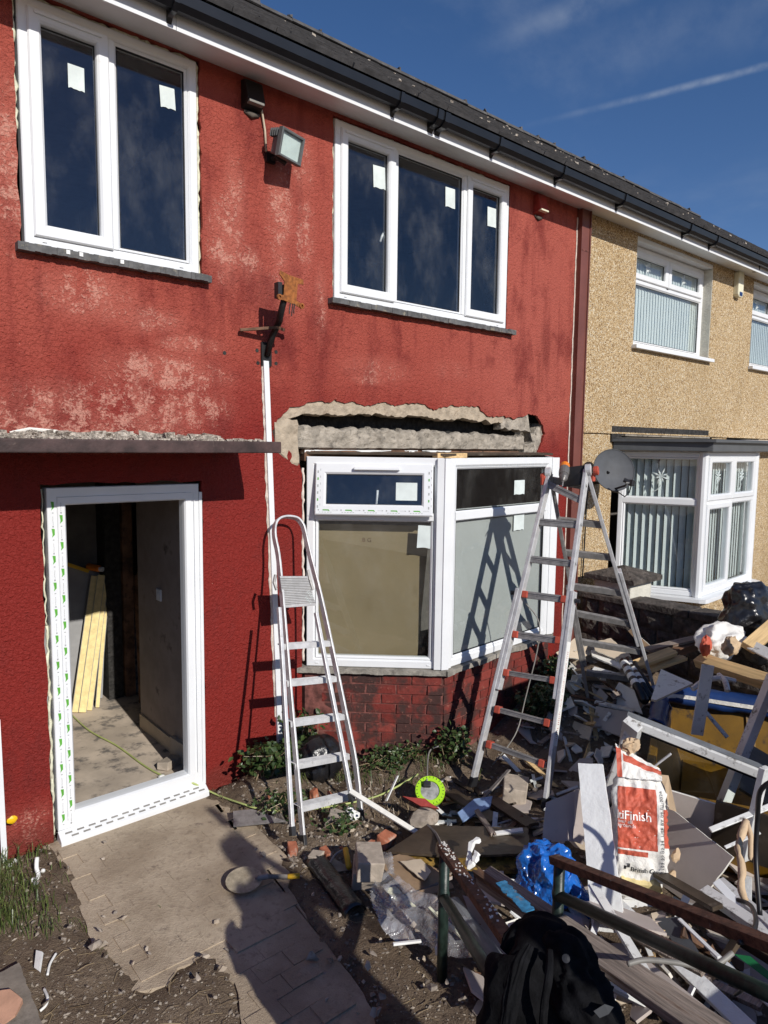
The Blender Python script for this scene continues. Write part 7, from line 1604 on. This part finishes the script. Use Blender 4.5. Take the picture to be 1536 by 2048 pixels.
# loose pieces that fill the heaps, each one lying by itself
SC = []
def hull(b, r, sq):
    bm = bmesh.new()
    for k in range(11):
        v_ = V((random.gauss(0, 1), random.gauss(0, 1), random.gauss(0, 1))).normalized()*random.uniform(.65, 1)*r; bm.verts.new((v_.x*sq[0], v_.y*sq[1], v_.z*sq[2]))
    bmesh.ops.convex_hull(bm, input=bm.verts); bm.verts.index_update(); vs = [v_ for v_ in bm.verts if v_.link_faces]; ix = {v_: i for i, v_ in enumerate(vs)}
    b.add([v_.co.copy() for v_ in vs], [tuple(ix[v_] for v_ in f.verts) for f in bm.faces]); bm.free()
def scatter(n, region, kinds, group):
    k = 0
    while k < n:
        px, py = random.uniform(*region[0]), random.uniform(*region[1]); p = GG(px, py)
        nm, lb, cat, mats, dims, lift = random.choice(kinds); s = random.uniform(.6, 1.3); b = MB(); dm = tuple(q*s for q in dims[:2])+(dims[2],)
        if dims[2] > .02 and nm == 'stone': hull(b, dm[0]*.62, (1, random.uniform(.55, 1), random.uniform(.3, .65)))
        else:
            n_ = random.choice((4, 5, 5, 6)) if dims[0] < dims[1]*3 else 4; P = []
            for i in range(n_):
                a = 2*math.pi*(i+random.uniform(-.22, .22))/n_+.78; P.append(V((math.cos(a)*dm[0]*.62, math.sin(a)*dm[1]*.62, 0)))
            if dims[0] >= dims[1]*3: P = [V((-dm[0]/2, -dm[1]/2, 0)), V((dm[0]/2, -dm[1]/2*random.uniform(.6, 1), 0)), V((dm[0]/2, dm[1]/2, 0)), V((-dm[0]/2*random.uniform(.9, 1), dm[1]/2, 0))]
            b.slab(P, dm[2])
        o = b.build(nm, M_[random.choice(mats)], None, bevel=0)
        e = .002; gx = (hgt(p.x+.05, p.y)-hgt(p.x-.05, p.y))/.1; gy = (hgt(p.x, p.y+.05)-hgt(p.x, p.y-.05))/.1
        tl = lift
        o.rotation_euler = (math.atan(gy)+random.gauss(0, tl), -math.atan(gx)+random.gauss(0, tl), random.uniform(0, 6.28)); o.location = p+V((0, 0, dims[2]*.6+random.uniform(0, .05)*tl+(random.uniform(0, .13) if lb == 'x' else 0)))
        SC.append((o, nm, cat, group, o.data.materials[0].name, dm[0], px, py)); k += 1
PBK = ('plasterboard_shard', 'shard of broken plasterboard lying in the rubbish heap', 'plasterboard', ('pb_grey', 'pb_tan', 'pb_white', 'pb_grey'), (.20, .13, .012), .32)
PBL = ('plasterboard_shard', 'x', 'plasterboard', ('pb_grey', 'pb_tan', 'pb_grey'), (.34, .2, .012), .28)
UPL = ('plastic_offcut', 'x', 'offcut', ('upvc_old', 'white_board'), (.55, .04, .012), .2)
LTL = ('lath', 'x', 'timber', ('timber_old', 'timber_grey', 'dark_wood'), (.6, .05, .02), .2)
PBS = ('plasterboard_shard', 'shard of broken plasterboard lying in the rubbish heap', 'plasterboard', ('pb_grey', 'pb_tan', 'pb_white'), (.10, .07, .012), .4)
LTH = ('lath', 'short loose lath lying in the rubbish heap', 'timber', ('timber_old', 'timber_grey', 'timber_new', 'dark_wood'), (.36, .035, .012), .25)
UPV = ('plastic_offcut', 'short white plastic offcut lying in the rubbish heap', 'offcut', ('upvc_old', 'white_board'), (.26, .03, .010), .3)
STN = ('stone', 'small rough stone lying on the bare ground', 'stone', ('rock', 'block', 'rock', 'brick_loose'), (.06, .06, .06), .5)
scatter(80, ((1110, 1300), (1295, 1470)), [PBK, PBK, PBS, LTH], 'loose pieces on the heap by the stone wall')
scatter(26, ((1290, 1530), (1285, 1345)), [PBK, LTH, LTH, PBS], 'loose pieces on the heap by the stone wall')
scatter(70, ((985, 1290), (1440, 1700)), [PBK, PBS, LTH, UPV, PBS], 'loose pieces between ladder and skip')
scatter(46, ((960, 1530), (1740, 2040)), [PBL, PBK, LTL, UPL, UPL], 'loose pieces under the rails')
scatter(60, ((960, 1530), (1740, 2040)), [PBK, PBK, PBS, LTH, UPV, UPV], 'loose pieces under the rails')
scatter(60, ((860, 1080), (1560, 1760)), [PBS, LTH, LTH, STN, UPV], 'loose pieces in front of the bay')
STP = [('stone', 'small rough stone lying on the bare ground', 'stone', ('rock', 'block', 'rock', 'pb_tan'), (d, d, .05), .5) for d in (.022, .028, .034, .042, .055)]
scatter(34, ((480, 760), (1580, 1740)), STP+[('stone', 'small rough stone lying on the bare ground', 'stone', ('brick_loose',), (.05, .05, .05), .4)], 'small stones on the bare ground')
scatter(26, ((60, 480), (1850, 2045)), STP, 'small stones on the bare ground')
scatter(34, ((600, 950), (1800, 2045)), STP, 'small stones on the bare ground')
scatter(14, ((50, 240), (1700, 1900)), STP[:2], 'small stones on the bare ground')
ANC = [('the stepladder feet', 640, 1650), ('the lime reel', 860, 1550), ('the stacked concrete blocks', 738, 1720), ('the shovel blade', 490, 1750), ('the corner slab', 40, 1990), ('the door threshold', 260, 1650),
       ('the left railing post', 905, 1860), ('the polythene', 840, 1840), ('the folding ladder foot', 1085, 1600), ('the blue sack', 1090, 1690), ('the white board', 1210, 1720), ('the black jacket', 1080, 1960), ('the black guttering', 670, 1770),
       ('the right railing post', 1145, 1860), ('the long plank', 1300, 1950), ('the big plasterboard', 1390, 1710), ('the brown trunking', 1135, 1290), ('the far ladder leg', 1290, 1390), ('the stone wall', 1330, 1270), ('the white paper sack', 1440, 1290), ('the skip', 1400, 1400), ('the old window frame', 1280, 1480), ('the hawk plate', 515, 1635), ('the grass', 110, 1760), ('the long shadow', 600, 1920)]
MC = {'plasterboard_grey': 'grey', 'plasterboard_tan': 'tan', 'gypsum_white': 'whitish', 'old_timber': 'dark brown', 'weathered_timber': 'grey brown', 'pale_timber': 'pale', 'dark_stained_board': 'blackish', 'old_white_upvc': 'dirty white', 'white_painted_board': 'clean white', 'rubble_stone': 'grey brown', 'concrete_block': 'buff', 'loose_red_brick': 'brick red'}
fam = {}
for o, nm, cat, group, mat, sz, px, py in SC:
    a = min(ANC, key=lambda q: (q[1]-px)**2+(q[2]-py)**2); dx_, dy_ = px-a[1], py-a[2]
    side = ('right of' if dx_ > 0 else 'left of') if abs(dx_) > abs(dy_) else ('below' if dy_ > 0 else 'above')
    word = {'stone': 'stone', 'plasterboard_shard': 'plasterboard shard', 'lath': 'loose lath', 'plastic_offcut': 'plastic offcut'}[nm]
    fam.setdefault((MC[mat], word, side, a[0]), []).append((math.hypot(dx_, dy_), o, cat, group, sz))
ORD = ['nearest', 'second nearest', 'third nearest', 'fourth nearest', 'fifth nearest', 'sixth nearest', 'seventh nearest', 'eighth nearest', 'ninth nearest', 'tenth nearest', 'eleventh nearest', 'twelfth nearest', 'thirteenth nearest', 'fourteenth nearest', 'fifteenth nearest', 'sixteenth nearest', 'seventeenth nearest', 'eighteenth nearest', 'nineteenth nearest', 'twentieth nearest']
for (c_, w_, s_, a_), L in fam.items():
    L.sort(key=lambda q: q[0])
    for i, (d_, o, cat, group, sz) in enumerate(L):
        tag(o, ('%s %s lying %s %s' % (c_, w_, s_, a_)) if len(L) == 1 else '%s %s lying %s %s, %s to it' % (c_, w_, s_, a_, ORD[min(i, 19)]), cat, group)
# grit: too small and too many to count
b = MB(); ico = None
bm = bmesh.new(); bmesh.ops.create_icosphere(bm, subdivisions=1, radius=1); iv = [v_.co.copy() for v_ in bm.verts]; jf = [tuple(v_.index for v_ in f.verts) for f in bm.faces]; bm.free()
ov = [V(q) for q in ((1, 0, 0), (-1, 0, 0), (0, 1, 0), (0, -1, 0), (0, 0, 1), (0, 0, -1))]; of_ = [(0, 2, 4), (2, 1, 4), (1, 3, 4), (3, 0, 4), (2, 0, 5), (1, 2, 5), (3, 1, 5), (0, 3, 5)]
def grit(n, region, smin, smax, keep=lambda x, y: True):
    k = 0
    while k < n:
        p = GG(random.uniform(*region[0]), random.uniform(*region[1])); k += 1
        if not keep(p.x, p.y): continue
        s = smin+(smax-smin)*random.random()**3; sq = V((random.uniform(.7, 1.5), random.uniform(.6, 1.2), random.uniform(.35, .8)))*s; Rz = Matrix.Rotation(random.uniform(0, 6.3), 3, 'Z')
        b.add([p+V((0, 0, s*.2))+Rz @ V((v_.x*sq.x*random.uniform(.7, 1.2), v_.y*sq.y*random.uniform(.7, 1.2), v_.z*sq.z*random.uniform(.7, 1.2))) for v_ in ov], of_)
offpath = lambda x, y: not inpoly(x+.02*N(x*9, y*9), y+.02*N(x*9, y*9, 3), path_poly)
grit(5200, ((-20, 960), (1560, 2060)), .002, .013, offpath); grit(1500, ((560, 1240), (1480, 1800)), .004, .018, offpath); grit(900, ((120, 640), (1600, 2040)), .0015, .006); grit(900, ((430, 800), (1560, 1740)), .004, .02, offpath)
grit(2600, ((980, 1530), (1300, 2040)), .004, .020); grit(900, ((1110, 1320), (1280, 1480)), .004, .022)
tag(b.build('grit', M_['gravel'], None), 'scattered grit and crumbs of rubble over the bare earth', 'rubble', kind='stuff')
# threads of root and straw
b = MB()
for k in range(420):
    p = GG(random.uniform(-20, 980), random.uniform(1560, 2050), .004)
    if not offpath(p.x, p.y): continue
    a = random.uniform(0, 6.3); L = random.uniform(.03, .11); d = V((math.cos(a), math.sin(a), 0)); e = V((-d.y, d.x, 0))*random.uniform(-.02, .02); w_ = random.uniform(.0008, .002)
    q = [p, p+d*L*.5+e+V((0, 0, random.uniform(.0, .012))), p+d*L]
    b.tube(q, w_, 3, cap=False)
tag(b.build('straw', M_['straw'], None), 'bits of dry stalk and root strewn on the earth', 'straw', kind='stuff')

# ================================================================ plants
def blades(name, label, n, region, hmin, hmax, mat, dens=lambda x, y: 1.):
    b = MB(); k = 0
    for k in range(n):
        p = GG(random.uniform(*region[0]), random.uniform(*region[1]))
        if p.y > -.01 or random.random() > dens(p.x, p.y): continue
        h = random.uniform(hmin, hmax); a = random.uniform(0, 6.3); d = V((math.cos(a), math.sin(a), 0)); s = V((-d.y, d.x, 0))*random.uniform(.0015, .003); ln = random.uniform(.3, 1.1)*h
        q0, q1, q2 = p, p+d*ln*.4+V((0, 0, h*.75)), p+d*ln+V((0, 0, h*random.uniform(.6, 1)))
        b.add([q0-s, q0+s, q1+s*.8, q1-s*.8, q2], [(0, 1, 2, 3), (3, 2, 4)])
    return tag(b.build(name, M_[mat], None), label, 'grass', kind='stuff')
blades('grass', 'rough grass at the foot of the red wall on the left', 5200, ((-40, 245), (1665, 1880)), .03, .11, 'grass', lambda x, y: sm(1.05, .35, x+.35*N(x*6, y*6)-.15*(y+.5)) * (1 if offpath(x, y) else .06))
blades('grass_tuft', 'thin grass along the broken edges of the path', 1500, ((170, 620), (1730, 1960)), .015, .05, 'grass', lambda x, y: (.8*sm(.15, .45, N(x*4+2, y*4))) if offpath(x, y) else .015)
blades('bay_grass', 'dry grass and weeds below the bay wall', 2600, ((600, 960), (1440, 1570)), .03, .11, 'grass', lambda x, y: .9*sm(-.1, .35, N(x*3, y*3, 7)))
blades('dry_grass', 'straw coloured dead grass under the ladder and bay', 1700, ((440, 960), (1450, 1640)), .03, .09, 'straw', lambda x, y: sm(-.1, .4, N(x*3+9, y*3)))
def bush(label, cen, rad, n, lsize, name='bramble', seed=0, cat='plant'):
    random.seed(seed); t = thing(name, label, cat, cen); b = MB(); st = MB(); cen = V(cen)
    for k in range(n//14):
        a = random.uniform(0, 6.3); tip = cen+V((math.cos(a)*rad[0]*random.random(), math.sin(a)*rad[1]*random.random(), rad[2]*random.uniform(.5, 1.1))); root = cen+V((random.gauss(0, rad[0]*.3), random.gauss(0, rad[1]*.3), 0)); root.z = hgt(root.x, root.y)-.01
        mid = root.lerp(tip, .55)+V((random.gauss(0, .03), random.gauss(0, .03), .06)); st.tube([root, mid, tip], [.004, .003, .0015], 4)
        for q in range(14):
            u = random.uniform(.25, 1.0); p = root.lerp(mid, u/.55) if u < .55 else mid.lerp(tip, (u-.55)/.45); p = p+V((random.gauss(0, .035), random.gauss(0, .035), random.gauss(0, .025)))
            if p.z < hgt(p.x, p.y)+.004: p.z = hgt(p.x, p.y)+random.uniform(.004, .03)
            d = V((random.gauss(0, 1), random.gauss(0, 1)-.25, random.gauss(.1, .5))).normalized(); nn_ = V((random.gauss(0, .5), random.gauss(-.3, .5), 1)).normalized(); s = d.cross(nn_).normalized(); L = lsize*random.uniform(.6, 1.3); w_ = L*.38; up_ = s.cross(d)
            b.add([p, p+d*L*.35+s*w_+up_*L*.06, p+d*L*.75+s*w_*.6+up_*L*.04, p+d*L, p+d*L*.75-s*w_*.6+up_*L*.04, p+d*L*.35-s*w_+up_*L*.06, p+d*L*.5-up_*L*.04], [(0, 1, 6), (1, 2, 6), (2, 3, 6), (3, 4, 6), (4, 5, 6), (5, 0, 6)])
    tag(b.build('leaves', M_['leaf'], t), kind='stuff'); tag(st.build('stems', M_['straw'], t), kind='stuff'); return t
bush('leafy bramble against the red wall between the doorway and the stepladder', (2.45, -.26, .02), (.30, .18, .24), 900, .045, seed=3)
bush('leafy bramble behind the stepladder under the white trunking', (2.75, -.14, .04), (.16, .10, .36), 340, .042, seed=4)
bush('bramble growing up the bay wall beside the lime reel', (3.62, -.86, .02), (.16, .10, .24), 330, .042, seed=5)
bush('low weeds along the foot of the bay wall, left of the reel', (3.22, -.58, .01), (.34, .16, .10), 520, .032, seed=6)
bush('dark shaded bramble behind the folding ladder', (4.55, -.95, .02), (.34, .20, .36), 900, .045, seed=7)
bush('shaded weeds beside the corner of the bay', (4.95, -.80, .15), (.26, .14, .34), 460, .042, seed=8)
bush('small weeds between the feet of the stepladder', (2.42, -1.02, .0), (.16, .10, .07), 150, .03, seed=9)
bush('low weeds under the brambles by the path edge', (2.28, -.62, .0), (.20, .14, .07), 220, .028, seed=10)

# ================================================================ the person whose shadow lies on the path
random.seed(2)
def person():
    F = V((1.43, -4.90, .782)); t = thing('person', 'person on the terrace holding up a phone, whose shadow falls on the path', 'person', F)
    J = {'pel': (0, 0, .92), 'sp': (0, .0, 1.12), 'ch': (.0, .02, 1.32), 'nk': (.0, .03, 1.47), 'hd': (0, .05, 1.56), 'ht': (0, .05, 1.70),
         'sl': (-.17, .02, 1.38), 'el': (-.19, .05, 1.13), 'wl': (-.12, .16, .93), 'sr': (.19, .02, 1.40), 'er': (.31, .10, 1.22), 'wr': (-.02, .22, 1.52),
         'hl': (-.10, 0, .90), 'kl': (-.12, .02, .50), 'al': (-.13, -.02, .09), 'tl': (-.14, .13, .04), 'hr': (.10, 0, .90), 'kr': (.13, .03, .50), 'ar': (.14, -.02, .09), 'tr': (.16, .13, .04)}
    E = [('pel', 'sp'), ('sp', 'ch'), ('ch', 'nk'), ('nk', 'hd'), ('hd', 'ht'), ('ch', 'sl'), ('sl', 'el'), ('el', 'wl'), ('ch', 'sr'), ('sr', 'er'), ('er', 'wr'), ('pel', 'hl'), ('hl', 'kl'), ('kl', 'al'), ('al', 'tl'), ('pel', 'hr'), ('hr', 'kr'), ('kr', 'ar'), ('ar', 'tr')]
    rad = dict(pel=.145, sp=.13, ch=.14, nk=.058, hd=.085, ht=.06, sl=.075, el=.052, wl=.034, sr=.075, er=.052, wr=.034, hl=.10, kl=.065, al=.045, tl=.04, hr=.10, kr=.065, ar=.045, tr=.04)
    cs, sn = math.cos(R(-38)), math.sin(R(-38)); Rz = Matrix.Rotation(R(-38), 3, 'Z')
    for q in J: J[q] = tuple((Rz @ V(J[q]))*.95)
    k = list(J); me = bpy.data.meshes.new('body'); me.from_pydata([tuple(F+V(J[q])) for q in k], [(k.index(a), k.index(c)) for a, c in E], []); me.materials.append(M_['cloth'])
    o = bpy.data.objects.new('body', me); col.objects.link(o); s = o.modifiers.new('skin', 'SKIN'); sv = me.skin_vertices[0].data if me.skin_vertices else None
    if sv is None:
        bpy.context.view_layer.objects.active = o; bpy.ops.mesh.customdata_skin_add(); sv = me.skin_vertices[0].data
    for i, q in enumerate(k): sv[i].radius = (rad[q], rad[q]*.8); sv[i].use_root = q == 'pel'
    o.modifiers.new('sub', 'SUBSURF').levels = 2; o.modifiers['sub'].render_levels = 2; o.parent = t; o.matrix_parent_inverse = wm(t).inverted()
    b = MB(); b.lathe([(.02, -.10), (.06, -.085), (.078, -.02), (.084, .05), (.072, .10), (.035, .125)], 16, Matrix.Translation(F+Rz @ V((0, .055, 1.52)))); b.build('head', M_['skin'], t, smooth=True)
    b = MB(); b.lathe([(.086, .0), (.090, .05), (.077, .11), (.035, .133)], 16, Matrix.Translation(F+Rz @ V((0, .045, 1.52)))); b.build('hair', M_['cloth'], t, smooth=True)
    b = MB(); b.box(F+Rz @ V((.0, .150, 1.515)), (.022, .03, .045)); b.build('nose', M_['skin'], t, bevel=.008)
    for s_, w_ in ((1, V(J['wr'])), (-1, V(J['wl']))):
        d = V((-.25, .25, 1)).normalized() if s_ > 0 else V((0, .35, -1)).normalized(); x = V((1, 0, 0)); x = (x-d*x.dot(d)).normalized()
        b = MB(); b.beam(F+w_, F+w_+d*.09, .085, .03, d.cross(x)); hnd = b.build('hand', M_['skin'], t, bevel=.01)
        for q in range(4): b = MB(); r0 = F+w_+d*.085+x*(-.033+.022*q); b.tube([r0, r0+d*.035+V((0, .01, 0)), r0+d*(.055+.008*(q in (1, 2)))+V((0, .03, 0))], [.010, .009, .007], 8); b.build('finger', M_['skin'], hnd, smooth=True)
        b = MB(); r0 = F+w_+d*.03-x*.04; b.tube([r0, r0-x*.03+d*.03, r0-x*.035+d*.06], [.012, .011, .008], 8); b.build('thumb', M_['skin'], hnd, smooth=True)
    b = MB(); b.box(F+Rz @ V((-.07, .24, 1.70)), (.078, .010, .16), Rz @ Matrix.Rotation(-.15, 3, 'Y')); tag(b.build('phone', M_['black_plastic'], None, bevel=.004), 'dark phone held up by the person on the terrace', 'phone')
person()
